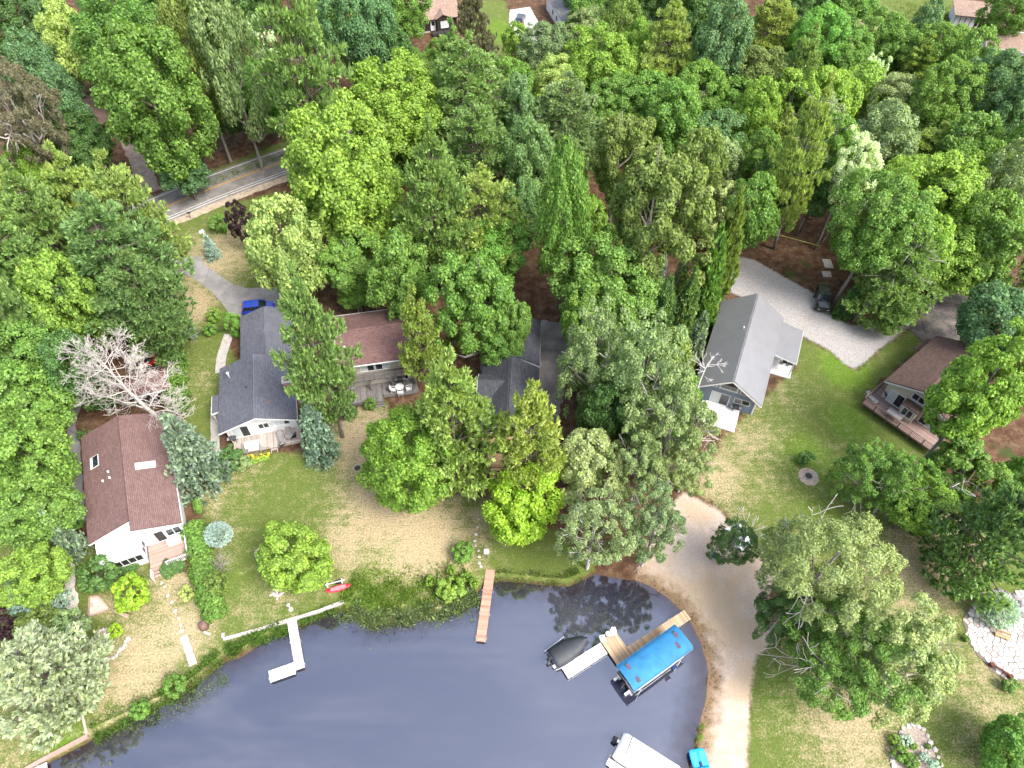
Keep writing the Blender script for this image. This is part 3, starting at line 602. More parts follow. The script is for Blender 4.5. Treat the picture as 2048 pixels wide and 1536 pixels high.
T = [
# --- far left, across the road
('T',30,25,150,150,'g3','dark green tree filling the top left corner of the photo'),
('M',98,42,95,110,'bl','blue-green tree behind the yellow-green tree at top left'),
('M',145,88,95,125,'ye','yellow-green rounded tree at top left, left of the tallest maple'),
('M',255,85,180,190,'g2','upper dense green maple crown above the larger one by the dirt lane'),
('M',308,208,215,240,'g2','large dense green maple right of the dirt lane across the road'),
('M',368,340,95,75,'bl','low dark blue-green tree at the road edge under the large maple'),
('T',385,105,110,210,'ol','olive poplar with visible pale trunk behind the roadside maples'),
('T',452,105,120,240,'gr','pale grey-green poplar between the olive poplar and the silver tree'),
('B',522,85,62,130,'si','silvery pale-leaved tree against the big roadside white pine'),
('P',595,105,180,290,'pi','tall layered white pine standing behind the road'),
('M',530,190,130,125,'g0','bright green drooping tree beside the road verge, under the white pine'),
('M',450,225,90,90,'g3','dark small tree at the road verge left of the drooping tree'),
('M',725,60,140,180,'bl','dark blue-green tree left of the brown cabin'),
('M',790,125,85,125,'g3','small dark tree beside the bare leafy yard of the brown cabin'),
('M',655,25,120,110,'g2','green tree at the top edge between the white pine and the cabin'),
('M',330,10,150,110,'g2','green tree at the top edge above the large maple'),
('T',200,5,110,90,'bl','blue-green tree at the top edge right of the yellow-green tree'),
('M',480,5,120,90,'g3','dark tree at the top edge above the poplars'),
('M',800,15,110,110,'g2','green tree overhanging the left end of the cabin roof'),
('M',85,200,130,170,'bl','blue-green tree left of the brown roof across the road'),
('M',160,295,130,100,'g3','dark green tree below the brown roof across the road'),
('B',35,225,150,200,'db','thin brownish half-bare tree at the left edge across the road'),
('O',120,120,90,90,'ol','dull olive tree below the yellow-green tree at top left'),
# --- left pines by the road
('P',20,420,120,170,'py','yellow-green pine at the left edge, below the half-bare tree'),
('P',85,450,140,190,'pi','feathery pine second from the left edge by the road'),
('P',155,400,140,170,'py','pale-topped pine by the left end of the visible road'),
('P',265,435,150,200,'py','broad light pine overlapping the road edge, left of the lawn'),
('P',228,520,240,250,'pd','large spreading white pine in front of the roadside pines'),
('P',40,535,150,180,'pi','pine at the left edge above the bright maple'),
('M',128,605,140,180,'g1','bright green maple left of the dead white tree'),
('P',285,600,170,190,'pd','dark pine directly above the dead white tree'),
('P',20,640,130,190,'pi','pine cut by the left edge beside the bright maple'),
('M',75,715,170,170,'g2','green tree at left, between the bright maple and the driveway'),
('M',150,735,110,140,'g3','dark green tree behind the bare dead tree'),
('M',45,815,170,170,'g2','green tree at the left edge, third above the blue shrubs'),
('M',65,915,165,180,'g2','light green tree left of the reddish roof'),
('M',70,1020,150,150,'g2','green tree at left beside the lower end of the driveway'),
('M',0,960,110,160,'g2','green tree cut by the left edge beside the driveway trees'),
('S',125,1080,60,120,'bg','slim blue-green spruce beside the reddish-roofed house'),
('M',75,1148,130,85,'g1','low bright green tree above the two blue spruces'),
('S',45,1195,85,80,'bs','pale blue spruce at the lower left edge'),
('S',100,1208,60,66,'bs','smaller blue spruce right of the pale blue one'),
('H',142,1250,62,70,'gr','grey-green shrub by the wooden bench at lower left'),
('H',12,1252,62,70,'bk','dark purple shrub at the lower left edge'),
('H',80,1265,95,55,'ol','olive shrub above the big silver-blue pine'),
('P',78,1345,215,225,'sb','big rounded silver-blue pine at the lower left corner',.6),
('H',198,1150,80,70,'g3','rounded dark green shrub left of the white sunroom'),
('H',265,1187,72,74,'yg','bright lime bush in front of the white sunroom'),
('S',375,925,125,185,'bg','large blue-green spruce between the reddish and blue-grey roofs'),
('G',437,1069,52,54,'bs','round blue spruce ball by the tall hedge'),
('H',433,1168,45,55,'ol','olive bush below the bare grey shrub'),
('M',600,1122,145,135,'g1','light green round tree on the lawn above the white dock',.8),
('S',630,878,82,150,'bg','dark spruce at the right end of the pale wooden deck'),
('H',458,915,60,45,'g3','dark shrub at the left end of the pale wooden deck'),
('H',485,925,40,34,'gr','grey-green shrub beside the flower bed of the pale deck'),
('H',470,648,38,60,'g0','glossy green bush at the corner of the blue-grey roof'),
('P',628,695,140,260,'pi','large white pine overhanging the blue-grey roof'),
('M',575,500,140,180,'py','pale yellow-green tree above the blue car'),
('M',690,375,240,255,'g1','big bright green maple right of the visible road'),
('O',700,530,170,150,'g2','mid-green tree between the bright maple and the red roof'),
('H',435,447,42,40,'g2','green shrub near the road, left of the purple one'),
('M',480,446,52,66,'bk','dark purple-leaved small tree near the road'),
('S',419,500,34,46,'bs','small blue spruce in the front yard by the driveway'),
('H',362,611,22,24,'g1','small round bush left in the yard by the driveway'),
('H',428,632,30,30,'g1','small round bush nearest the walkway'),
('H',610,285,50,40,'gr','pale shrub by the road verge above the bright maple'),
# --- middle
('P',868,400,150,220,'pi','left pine of the central pair, with bare top branches'),
('P',962,430,185,190,'py','yellow-tipped pine right in the central clump'),
('P',950,290,160,170,'pi','tallest pine of the central clump with whitish top'),
('T',1125,430,115,250,'g2','narrow tall green tree right of the central pines'),
('O',1235,315,160,190,'ol','olive oak above the big olive one'),
('O',1300,420,240,280,'ol','big olive-green oak in the middle of the wood'),
('M',1390,350,110,150,'ol','olive tree at the right shoulder of the big olive oak'),
('M',1215,585,210,150,'g2','broad green tree below the big olive oak'),
('S',1322,555,30,75,'bs','slim blue spruce left among the cedars'),
('S',1362,560,42,85,'bg','dark blue spruce right among the cedars'),
('S',1368,640,78,170,'pd','dark fir left of the grey metal roof, nearest it'),
('S',1415,585,88,200,'g2','tall fir at the back corner of the metal roof'),
('C',1446,525,70,190,'ol','olive cedar at the edge of the gravel drive'),
('S',1325,650,80,160,'pd','dark fir behind the grey-green poplars'),
('S',1392,700,56,120,'bg','bluish fir along the side wall of the metal-roofed house'),
('M',800,560,120,170,'g2','green tree above the red roof'),
('P',838,668,84,180,'py','yellow-green pine at the right end of the red roof'),
('O',960,600,205,230,'g2','large oak shading the dark garage roof'),
('M',975,500,150,110,'g0','vivid green maple above the large oak'),
('S',803,450,26,64,'bg','thin dark spruce between bright maple and central pines'),
('S',845,565,22,50,'bs','thin blue spruce tip above the yellow-green pine'),
('P',905,840,190,260,'py','bright green pine left of the dark shingled house'),
('P',1062,880,145,230,'ye','yellowing pine in front of the dark shingled house'),
('M',825,920,195,215,'g1','bright green tree on the dry lawn',1.2),
('M',1040,1020,155,165,'yg','vivid lime round maple near the shore',1.0),
('B',1190,710,150,200,'gr','grey-green poplar right of the dark garage'),
('B',1285,745,180,220,'gr','grey-green poplar with pale trunk, middle of the poplar grove'),
('B',1345,840,190,220,'gr','grey-green poplar touching the metal-roofed house'),
('M',1215,830,110,140,'g3','dark tree between the willow and the poplars'),
('O',1170,920,170,170,'wl','pale willow right of the yellowing pine'),
('B',1190,1055,165,185,'gr','grey-green tree overhanging the water by the lime maple'),
('B',1312,1045,130,175,'pg','dull green poplar at the edge of the sand'),
('B',1280,930,130,150,'gr','grey-green poplar behind the shore trees'),
('H',925,1105,46,40,'g2','green shrub on the lawn near the brown dock'),
('M',712,588,66,56,'g2','small green tree behind the red roof'),
('O',1035,650,85,130,'g2','oak bough hanging over the left half of the dark garage roof'),
('M',1000,690,80,90,'g2','green tree at the corner between garage and dark shingled house'),
('M',1160,640,90,120,'g2','green tree right of the gravel path by the dark garage'),
('M',880,470,90,110,'g2','green tree at the foot of the central pines'),
('M',1040,440,90,130,'pd','dark tree in the gap right of the central pines'),
('M',790,470,100,120,'g1','green tree right below the big bright maple'),
('B',1375,930,110,110,'gr','grey-green poplar nearest the slate-blue house front'),
# --- upper middle
('M',790,235,205,170,'g1','light green spreading tree hiding the road, upper middle'),
('P',935,185,200,200,'pi','wide feathery pine in the upper middle of the wood'),
('P',1130,235,175,150,'pg','bare-topped grey-green pine in the upper middle'),
('P',945,70,85,140,'db','thin brownish pine in front of the brown cabin'),
('P',905,130,85,115,'pi','light pine at the foot of the brown cabin yard'),
('M',850,165,60,70,'py','small yellow-green sapling in the cabin yard'),
('M',1085,110,110,110,'pg','grey-green tree covering the pale concrete drive'),
('M',1120,165,115,105,'ye','yellow-green tree above the bare-topped pine'),
('M',1205,140,150,140,'g1','fresh green tree below the grey garage'),
('O',1160,75,120,100,'gr','grey-green tree at the corner of the grey garage'),
('T',1240,55,80,110,'ol','olive tree right of the grey garage'),
('P',1335,95,115,140,'py','light fan-topped pine in the upper right wood'),
('M',1275,105,70,110,'g1','narrow bright tree left of the fan-topped pine'),
('M',1290,205,110,110,'g2','green tree above the olive oaks'),
('M',1345,240,120,130,'g2','green tree right of the tree above the olive oaks'),
('O',1040,230,100,120,'pd','dark oak in the gap between the two upper pines'),
('M',1060,330,110,140,'pd','dark tree behind the narrow tall green one'),
('P',1125,320,80,110,'pg','slender pine with silvery top above the narrow tall tree'),
('M',1180,20,100,80,'g2','green tree at the top edge beside the grey garage'),
('M',1260,0,130,80,'g3','dark tree at the top edge right of the grey garage'),
('M',1400,15,150,90,'g3','dark tree at the top edge above the fan-topped pine'),
('M',1030,175,80,90,'g2','small green tree beside the grass strip'),
# --- upper right
('M',1440,95,115,160,'bl','blue-green tree right of the fan-topped pine'),
('P',1545,55,125,125,'py','yellow-green pine at the top, left of the utility pole'),
('M',1635,85,125,125,'g0','vivid green tree below the utility pole'),
('M',1600,10,110,80,'g3','dark tree at the top edge behind the utility pole'),
('M',1700,15,95,95,'g2','green tree right of the utility pole'),
('M',1500,165,135,130,'ol','olive-green tree in the upper right wood'),
('M',1510,235,85,115,'g1','fresh green tree below the olive one, upper right'),
('P',1598,150,95,130,'pi','pine below the vivid green tree, upper right'),
('M',1690,120,110,100,'g2','green tree left of the straw-coloured clearing'),
('M',1775,95,120,110,'g2','green tree in front of the straw-coloured clearing'),
('M',1850,60,65,80,'bl','dark small tree left of the white shed'),
('M',1865,115,115,115,'g2','green tree below the white shed'),
('M',1935,130,90,110,'g2','green tree left of the tan-roofed house'),
('M',1720,190,110,110,'g1','fresh green tree in the middle of the upper right wood'),
('B',1740,160,70,80,'si','pale silvery-leaved tree in the upper right wood'),
('M',1660,210,110,120,'g1','green tree left of the silvery one, upper right'),
('P',1840,130,80,90,'py','light pine below the clearing, upper right'),
('M',1790,215,120,120,'gr','greyish green tree right of centre in the upper right wood'),
('M',1870,210,130,140,'g2','green tree left of the dark pair, upper right'),
('M',1975,195,140,150,'bl','dark blue-green tree below the tan-roofed house'),
('M',2030,230,100,130,'bl','dark tree at the right edge below the tan-roofed house'),
('M',2030,20,110,100,'g2','green tree in the top right corner'),
('P',1560,290,95,110,'py','light young pine left of the leaning lone pine'),
('M',1640,255,100,110,'gr','grey-green tree behind the lone pine'),
('M',1760,290,130,140,'gr','grey-green tree above the silvery flowering one'),
('P',1860,305,120,115,'py','light pine standing out in the right wood'),
('M',1870,400,200,190,'g1','large yellow-green maple in the right wood'),
('M',1930,300,120,130,'g2','green tree above the large yellow-green maple'),
('M',1900,520,140,130,'g1','light green tree behind the paved lot'),
('M',1990,390,120,170,'gr','grey-green tree at the right edge by the white gap'),
('O',2005,520,140,150,'g2','green tree at the right edge behind the paved lot'),
('B',2040,440,110,120,'gr','twiggy grey-green tree at the right edge'),
('P',1580,480,10,10,'pd','') if False else ('M',1470,210,110,100,'g2','green tree in the wood above the pale blossoming ones'),
('M',1420,285,120,110,'bl','blue-green tree above the pale blossoming one'),
('O',1440,335,110,110,'gl','pale blossoming tree beside the olive oak'),
('O',1460,420,120,130,'gl','second pale blossoming tree beside the cedars'),
('M',1520,330,90,110,'g2','green tree left of the lone pine'),
('S',1698,612,46,66,'g3','small dark spruce beside the black off-road car'),
('M',1395,190,120,120,'g2','green tree hiding the road in the upper right wood'),
('M',1220,215,120,110,'g2','green tree hiding the road above the olive oaks'),
('O',1580,215,110,120,'g1','light green tree left of the pine below the vivid tree'),
('M',1550,385,90,110,'g3','dark tree behind the lone pine trunk'),
('M',1500,430,100,130,'g2','green tree between the cedars and the lone pine'),
('M',1640,370,100,120,'g3','dark tree between the lone pine and the silvery tree'),
('M',1830,500,120,140,'g1','light green tree right above the low-boughed pine'),
('M',1960,470,130,150,'g2','green tree between the yellow-green maple and the right edge'),
('M',1920,370,120,140,'g2','green tree right of the large yellow-green maple'),
('M',2040,330,110,140,'g2','green tree at the right edge above the twiggy one'),
('M',1800,380,110,120,'g1','green tree left of the large yellow-green maple'),
# --- right
('M',1988,645,160,110,'bl','blue-green tree right of the paved lot'),
('O',1952,795,215,260,'g1','large light green oak over the brown deck'),
('M',2050,720,100,130,'g1','light green tree at the right edge behind the oak'),
('O',1925,945,170,150,'g2','green tree below the brown deck'),
('B',1740,940,130,130,'g2','airy birch with white stems on the right lawn'),
('B',1800,960,120,130,'g2','airy green birch left of the bleached dead tree'),
('M',1830,1010,130,110,'g1','light green tree under the bleached dead tree'),
('P',1990,1070,190,250,'pd','big dark bushy pine at the right edge',.7),
('M',2045,960,90,120,'g2','green tree at the right edge above the dark pine'),
('B',1655,1130,260,270,'wl','pale olive birch beside the beach'),
('B',1690,1310,240,230,'g2','green birch at the lower right, left of its half-bare neighbour'),
('B',1790,1310,220,240,'gl','half-bare birch with white twigs at the lower right'),
('B',1570,1220,130,130,'g3','thin green tree leaning over the sand'),
('B',1465,1085,100,105,'g3','small sparse tree standing on the beach',1.6),
('G',1997,1220,74,70,'bs','round blue spruce on the white stone patio'),
('M',2028,1495,130,130,'g0','vivid green bush-like tree in the lower right corner',.3),
]
for t_ in T: tree(*t_)
# understory that closes the wood between the crowns
fill_rng = random.Random(11); road_pts = [Vector((p.x, p.y)) for p in rc]
forest = [W([(540, 250), (800, 130), (1000, 160), (1100, 60), (1400, -40), (1700, 30), (1980, 160), (2100, 300), (2100, 560), (1900, 480), (1700, 380), (1500, 440), (1460, 480), (1300, 560), (1100, 540), (800, 430), (640, 420)]),
          W([(-100, 340), (150, 340), (240, 430), (200, 640), (120, 790), (20, 1000), (-150, 1100)]),
          W([(-100, -80), (830, -80), (640, 160), (420, 290), (300, 200), (100, 250), (-100, 250)]),
          W([(1130, 720), (1380, 760), (1360, 930), (1200, 960), (1130, 850)])]
nfill = 0
taken = [(o.location.x, o.location.y) for o in COL.objects if o.name.split('.')[0].endswith('_tree')]
for fp, cnt in zip(forest, (60, 22, 26, 7)):
    xs = [p[0] for p in fp]; ys = [p[1] for p in fp]; k = 0; tries = 0
    while k < cnt and tries < 4000:
        tries += 1
        x = fill_rng.uniform(min(xs), max(xs)); y = fill_rng.uniform(min(ys), max(ys))
        if sdist(np.array([x]), np.array([y]), fp)[0] < 1: continue
        if min((Vector((x, y))-q).length for q in road_pts) < 8: continue
        if min((x-a)**2+(y-b_)**2 for a, b_ in taken) < 9: continue
        taken.append((x, y)); k += 1; nfill += 1
        kd = fill_rng.choice('MMOT'); R = fill_rng.uniform(2.3, 3.6); rz = R*fill_rng.uniform(1.1, 1.5); zc = rz+.8
        sz = 's' if R < 2.2 else 'm'; i = fill_rng.randrange(2)
        root = empty('young_tree', (x, y, 0), fill_rng.uniform(0, 6.28), 'small dark understory tree half hidden between the taller crowns', 'tree', 'understory trees of the wood')
        cr = link('crown', CROWN[kd+sz, i], None, root); cr.location = (0, 0, zc); cr.scale = (R, R, rz); c = COLS[fill_rng.choice(['g1', 'g2', 'g2', 'pi', 'bl', 'ol'])]; cr.color = (c[0]*FOL, c[1]*FOL, c[2]*FOL, 1)
        tk = link('trunk', TRUNK[kd+sz, i], None, root); tk.scale = (R, R, zc+rz)
# ------------------------------------------------------------------ buildings
def shingle(name, c0, c1, swap=False, litter=None, lit_amt=0.0, row=.17):
    m, nt, b = new_mat(name); g = NG(nt); oc = g.objc(); sx = g.n('ShaderNodeSeparateXYZ'); g.l(oc, sx.inputs[0]); cx = g.n('ShaderNodeCombineXYZ')
    g.l(sx.outputs['X' if swap else 'Y'], cx.inputs[0]); g.l(sx.outputs['Y' if swap else 'X'], cx.inputs[1])
    bt = g.n('ShaderNodeTexBrick', offset=.5); g.l(cx.outputs[0], bt.inputs['Vector'])
    bt.inputs['Color1'].default_value = (*c0, 1); bt.inputs['Color2'].default_value = (*c1, 1); bt.inputs['Mortar'].default_value = (*[x*.45 for x in c0], 1)
    for k, v in (('Scale', 1.0), ('Mortar Size', .014), ('Brick Width', .36), ('Row Height', row), ('Bias', 0.0)): bt.inputs[k].default_value = v
    po = g.pos(); n1 = g.noise(po, .7, 5, .65); n2 = g.noise(po, 6, 4, .7)
    c = g.mix(g.math('MULTIPLY', smooth01(g, n1, .4, .75), .4), bt.outputs['Color'], tuple(x*.6 for x in c0))
    c = g.mix(g.math('MULTIPLY', smooth01(g, n2, .5, .75), .35), c, tuple(min(1, x*1.45) for x in c1))
    if litter: c = g.mix(smooth01(g, g.math('ADD', g.noise(po, 1.1, 5, .7), g.math('MULTIPLY', n2, .15)), .78-lit_amt, .84-lit_amt), c, litter)
    g.l(c, b.inputs['Base Color']); b.inputs['Roughness'].default_value = .9; b.inputs['Specular IOR Level'].default_value = .25
    g.bump(g.math('ADD', bt.outputs['Fac'], g.math('MULTIPLY', n2, -.6)), .5, .03, b); return m
def siding(name, col, vert=False, pitch=.2):
    m, nt, b = new_mat(name); g = NG(nt); oc = g.objc(); sx = g.n('ShaderNodeSeparateXYZ'); g.l(oc, sx.inputs[0])
    w = g.math('FRACT', g.math('DIVIDE', g.math('ADD', sx.outputs[0], sx.outputs[1]) if vert else sx.outputs[2], pitch))
    n1 = g.noise(oc, 1.2, 5, .6); c = g.mix(g.math('MULTIPLY', smooth01(g, n1, .45, .8), .3), col, tuple(x*.75 for x in col))
    g.l(c, b.inputs['Base Color']); b.inputs['Roughness'].default_value = .6; g.bump(w, .6, .02, b); return m
def wood(name, c0, c1, rough=.85, scale=1.0):
    m, nt, b = new_mat(name); g = NG(nt); oc = g.objc(); oi = g.n('ShaderNodeObjectInfo')
    mp = g.n('ShaderNodeMapping'); g.l(oc, mp.inputs['Vector']); mp.inputs['Scale'].default_value = (9*scale, 1.1*scale, 9*scale)
    off = g.n('ShaderNodeCombineXYZ'); g.l(g.math('MULTIPLY', oi.outputs['Random'], 90), off.inputs[0]); g.l(g.math('MULTIPLY', oi.outputs['Random'], 37), off.inputs[1]); g.l(off.outputs[0], mp.inputs['Location'])
    f = g.noise(mp.outputs[0], 1.6, 5, .7)
    c = g.ramp(f, [(.28, c0), (.7, c1)]); hv = g.n('ShaderNodeHueSaturation'); g.l(c, hv.inputs['Color']); g.l(g.math('ADD', .72, g.math('MULTIPLY', oi.outputs['Random'], .5)), hv.inputs['Value'])
    g.l(hv.outputs[0], b.inputs['Base Color']); b.inputs['Roughness'].default_value = rough; g.bump(f, .3, .01, b); return m
m, nt, b = new_mat('window_glass'); b.inputs['Base Color'].default_value = (.015, .02, .024, 1); b.inputs['Roughness'].default_value = .06; b.inputs['IOR'].default_value = 1.6; GLASS = m
m, nt, b = new_mat('curtained_glass'); b.inputs['Base Color'].default_value = (.38, .42, .42, 1); b.inputs['Roughness'].default_value = .12; CURT = m
roof_red = shingle('red_brown_shingles', (.122, .073, .067), (.167, .105, .098), litter=(.148, .063, .026), lit_amt=.02)
roof_red2 = shingle('red_brown_shingles_cross', (.111, .061, .056), (.159, .095, .087), True, litter=(.148, .052, .018), lit_amt=.06)
roof_blue = shingle('slate_blue_shingles', (.078, .081, .100), (.111, .116, .137), litter=(.222, .089, .037), lit_amt=.035)
roof_dark = shingle('charcoal_shingles', (.037, .040, .047), (.063, .067, .078))
roof_brown = shingle('brown_shingles', (.074, .046, .038), (.111, .070, .059), litter=(.148, .074, .037), lit_amt=.02)
roof_tan = shingle('tan_shingles', (.200, .137, .104), (.274, .196, .155), row=.25)
roof_grey = shingle('grey_shingles', (.133, .130, .133), (.185, .181, .185), row=.25)
metal_roof = plain('grey_metal_roof', (.185, .185, .194), .38, .04, .6, metal=.25, spec=.5)
wall_white = siding('white_siding', (.548, .548, .540)); wall_cream = siding('cream_siding', (.429, .385, .333)); wall_blue = siding('slate_blue_siding', (.118, .152, .200))
wall_black = siding('charcoal_siding', (.013, .014, .016), True, .3); wall_brown = siding('dark_brown_siding', (.016, .011, .010), True, .25); wall_beige = siding('beige_siding', (.407, .363, .296))
deck_pale = wood('weathered_pale_boards', (.222, .189, .167), (.400, .355, .318)); deck_grey = wood('weathered_grey_boards', (.044, .039, .037), (.222, .204, .192)); deck_brown = wood('brown_composite_boards', (.155, .100, .085), (.222, .152, .133))
deck_red = wood('reddish_deck_boards', (.244, .155, .126), (.348, .244, .200)); cedar_wood = wood('fresh_cedar_boards', (.296, .185, .089), (.444, .311, .178)); rail_brown = wood('brown_rail_wood', (.118, .074, .059), (.178, .118, .096))
brick_m, nt, b = new_mat('red_brick'); g = NG(nt); bt = g.n('ShaderNodeTexBrick', Scale=1.0); g.l(g.objc(), bt.inputs['Vector'])
bt.inputs['Color1'].default_value = (.2, .07, .05, 1); bt.inputs['Color2'].default_value = (.3, .13, .1, 1); bt.inputs['Mortar'].default_value = (.35, .32, .3, 1)
for k, v in (('Brick Width', .22), ('Row Height', .075), ('Mortar Size', .01)): bt.inputs[k].default_value = v
mpn = g.n('ShaderNodeMapping'); mpn.inputs['Rotation'].default_value = (math.radians(90), 0, 0); g.l(g.objc(), mpn.inputs['Vector']); g.l(mpn.outputs[0], bt.inputs['Vector'])
g.l(bt.outputs[0], b.inputs['Base Color']); b.inputs['Roughness'].default_value = .9
galv = plain('galvanised_metal', (.5, .5, .51), .4, .08, 4, metal=.6); black_m = plain('black_plastic', (.012, .012, .013), .45, .1, 4); dkgrey_m = plain('dark_grey_fabric', (.05, .05, .055), .9, .15, 4); grey_m = plain('grey_fabric', (.2, .19, .19), .9, .12, 4)
navy_m = plain('navy_plastic', (.008, .018, .09), .4, .1, 4); teal_m = plain('teal_canvas', (.01, .12, .11), .8, .1, 3)

class Frame:
    """a house-fixed frame: local x along the front, y to the back"""
    def __init__(s, ox, oy, deg): s.o = (ox, oy); s.a = math.radians(deg); s.c = math.cos(s.a); s.s = math.sin(s.a)
    def l(s, px, py, z=0.0):
        p = P(px, py, z); dx, dy = p.x-s.o[0], p.y-s.o[1]; return (dx*s.c+dy*s.s, -dx*s.s+dy*s.c)
    def root(s, name, label, cat, group=None): return empty(name, (s.o[0], s.o[1], 0), s.a, label, cat, group)
def gable_roof(par, x0, x1, y0, y1, ez, rz, mat, axis='y', xr=None, th=.16, fascia=None, cap=None, y0r=None):
    """two roof slopes; x0..x1 / y0..y1 are the eaves outline"""
    fascia = fascia or white_m
    mb = MB(); fb = MB()
    if axis == 'y':
        xr = (x0+x1)/2 if xr is None else xr; yr = y0 if y0r is None else y0r
        mb.slab([(x0, y0, ez), (xr, y0, rz), (xr, y1, rz), (x0, y1, ez)][::-1], th); mb.slab([(xr, yr, rz), (x1, yr, ez), (x1, y1, ez), (xr, y1, rz)][::-1], th)
        for a, b_ in (((x0, y0, ez), (xr, y0, rz)), ((xr, yr, rz), (x1, yr, ez)), ((x0, y1, ez), (xr, y1, rz)), ((xr, y1, rz), (x1, y1, ez))):
            s_ = -1 if a[1] < y1-.01 else 1; fb.bar((a[0], a[1]+s_*.02, a[2]-th*.62), (b_[0], b_[1]+s_*.02, b_[2]-th*.62), .035, th*1.25)
        for x in (x0, x1): sx_ = -1 if x == x0 else 1; fb.bar((x+sx_*.05, y0 if x == x0 else yr, ez-th*.7), (x+sx_*.05, y1, ez-th*.7), .09, th*.9)
    else:
        yr = (y0+y1)/2 if xr is None else xr
        mb.slab([(x0, y0, ez), (x1, y0, ez), (x1, yr, rz), (x0, yr, rz)], th); mb.slab([(x0, yr, rz), (x1, yr, rz), (x1, y1, ez), (x0, y1, ez)], th)
        for x, s_ in ((x0, -1), (x1, 1)):
            fb.bar((x+s_*.02, y0, ez-th*.62), (x+s_*.02, yr, rz-th*.62), .035, th*1.25); fb.bar((x+s_*.02, yr, rz-th*.62), (x+s_*.02, y1, ez-th*.62), .035, th*1.25)
        for y, s_ in ((y0, -1), (y1, 1)): fb.bar((x0, y+s_*.05, ez-th*.7), (x1, y+s_*.05, ez-th*.7), .09, th*.9)
    r = mb.build('roof', mat, par); fb.build('fascia', fascia, r)
    if cap:
        cb_ = MB()
        if axis == 'y': cb_.add([(xr-.17, y0+.05, rz-.03), (xr, y0+.05, rz+.07), (xr+.17, y0+.05, rz-.03), (xr-.17, y1-.05, rz-.03), (xr, y1-.05, rz+.07), (xr+.17, y1-.05, rz-.03)], [(0, 1, 4, 3), (1, 2, 5, 4), (0, 2, 1), (3, 4, 5), (0, 3, 5, 2)])
        else: cb_.add([(x0+.05, yr-.17, rz-.03), (x0+.05, yr, rz+.07), (x0+.05, yr+.17, rz-.03), (x1-.05, yr-.17, rz-.03), (x1-.05, yr, rz+.07), (x1-.05, yr+.17, rz-.03)], [(0, 1, 4, 3), (1, 2, 5, 4), (0, 2, 1), (3, 4, 5), (0, 3, 5, 2)])
        cb_.build('ridge_cap', cap, r)
    return r
def gable_walls(par, x0, x1, y0, y1, z0, ez, rz, mat, axis='y', xr=None, name='wall'):
    mb = MB()
    if axis == 'y':
        xr = (x0+x1)/2 if xr is None else xr
        pf = [(x0, z0), (x1, z0), (x1, ez), (xr, rz), (x0, ez)]; n = 5
        mb.add([(x, y0, z) for x, z in pf]+[(x, y1, z) for x, z in pf], [(0, 1, 2, 3, 4), (9, 8, 7, 6, 5)]+[((i+1) % 5, i, 5+i, 5+(i+1) % 5) for i in range(5)])
    else:
        yr = (y0+y1)/2 if xr is None else xr
        pf = [(y0, z0), (y1, z0), (y1, ez), (yr, rz), (y0, ez)]
        mb.add([(x0, y, z) for y, z in pf]+[(x1, y, z) for y, z in pf], [(4, 3, 2, 1, 0), (5, 6, 7, 8, 9)]+[(i, (i+1) % 5, 5+(i+1) % 5, 5+i) for i in range(5)])
    return mb.build(name, mat, par)
def window(par, x, y, z, w, h, rz=0.0, n=2, frame=None, glass=None, name='window', fw=.07, rows=1):
    """centre-bottom at x,y,z on a wall facing local -y when rz=0"""
    frame = frame or white_m; glass = glass or GLASS
    mb = MB(); d0, d1 = -.06, .05
    mb.box(-w/2, w/2, d0, d1, h-fw, h); mb.box(-w/2, w/2, d0-.02, d1, 0, fw)
    for k in range(n+1):
        xx = -w/2+(w-fw)*k/n; mb.box(xx, xx+fw, d0+.004, d1, fw, h-fw)
    for r_ in range(1, rows): mb.box(-w/2+fw, w/2-fw, d0+.01, d1, h*r_/rows-.02, h*r_/rows+.02)
    o = mb.build(name, frame, par); o.location = (x, y, z); o.rotation_euler = (0, 0, rz)
    gl = glass if isinstance(glass, (list, tuple)) else [glass]*n
    for k in range(n):
        pw = (w-fw)/n-fw; q = MB(); x0_ = -w/2+(w-fw)*k/n+fw; q.box(x0_, x0_+pw, -.015, .015, fw, h-fw); q.build('pane', gl[k % len(gl)], o)
    return o
def door(par, x, y, z, w=.95, h=2.05, rz=0.0, mat=None, frame=None):
    mb = MB(); mb.box(-w/2-.08, -w/2, -.05, .05, 0, h+.08); mb.box(w/2, w/2+.08, -.05, .05, 0, h+.08); mb.box(-w/2, w/2, -.05, .05, h, h+.08)
    o = mb.build('door', frame or white_m, par); o.location = (x, y, z); o.rotation_euler = (0, 0, rz)
    q = MB(); q.box(-w/2, w/2, -.02, .03, 0, h); q.build('door_leaf', mat or white_m, o)
    q = MB(); q.box(-w*.32, w*.32, -.035, .0, h*.52, h*.92); q.build('pane', GLASS, o); q = MB(); q.box(w*.33, w*.4, -.09, -.02, 1.0, 1.08); q.build('handle', galv, o); return o
def pipe(par, x, y, z, h=.5, r=.07, mat=None, cap=True, name='vent_pipe'):
    mb = MB(); mb.tube([(x, y, z-.3), (x, y, z+h)], r, 8)
    if cap: mb.lathe([(r*1.9, h), (r*1.9, h+.05), (r*.6, h+.16)], 8, (x, y, z))
    return mb.build(name, mat or galv, par, True)
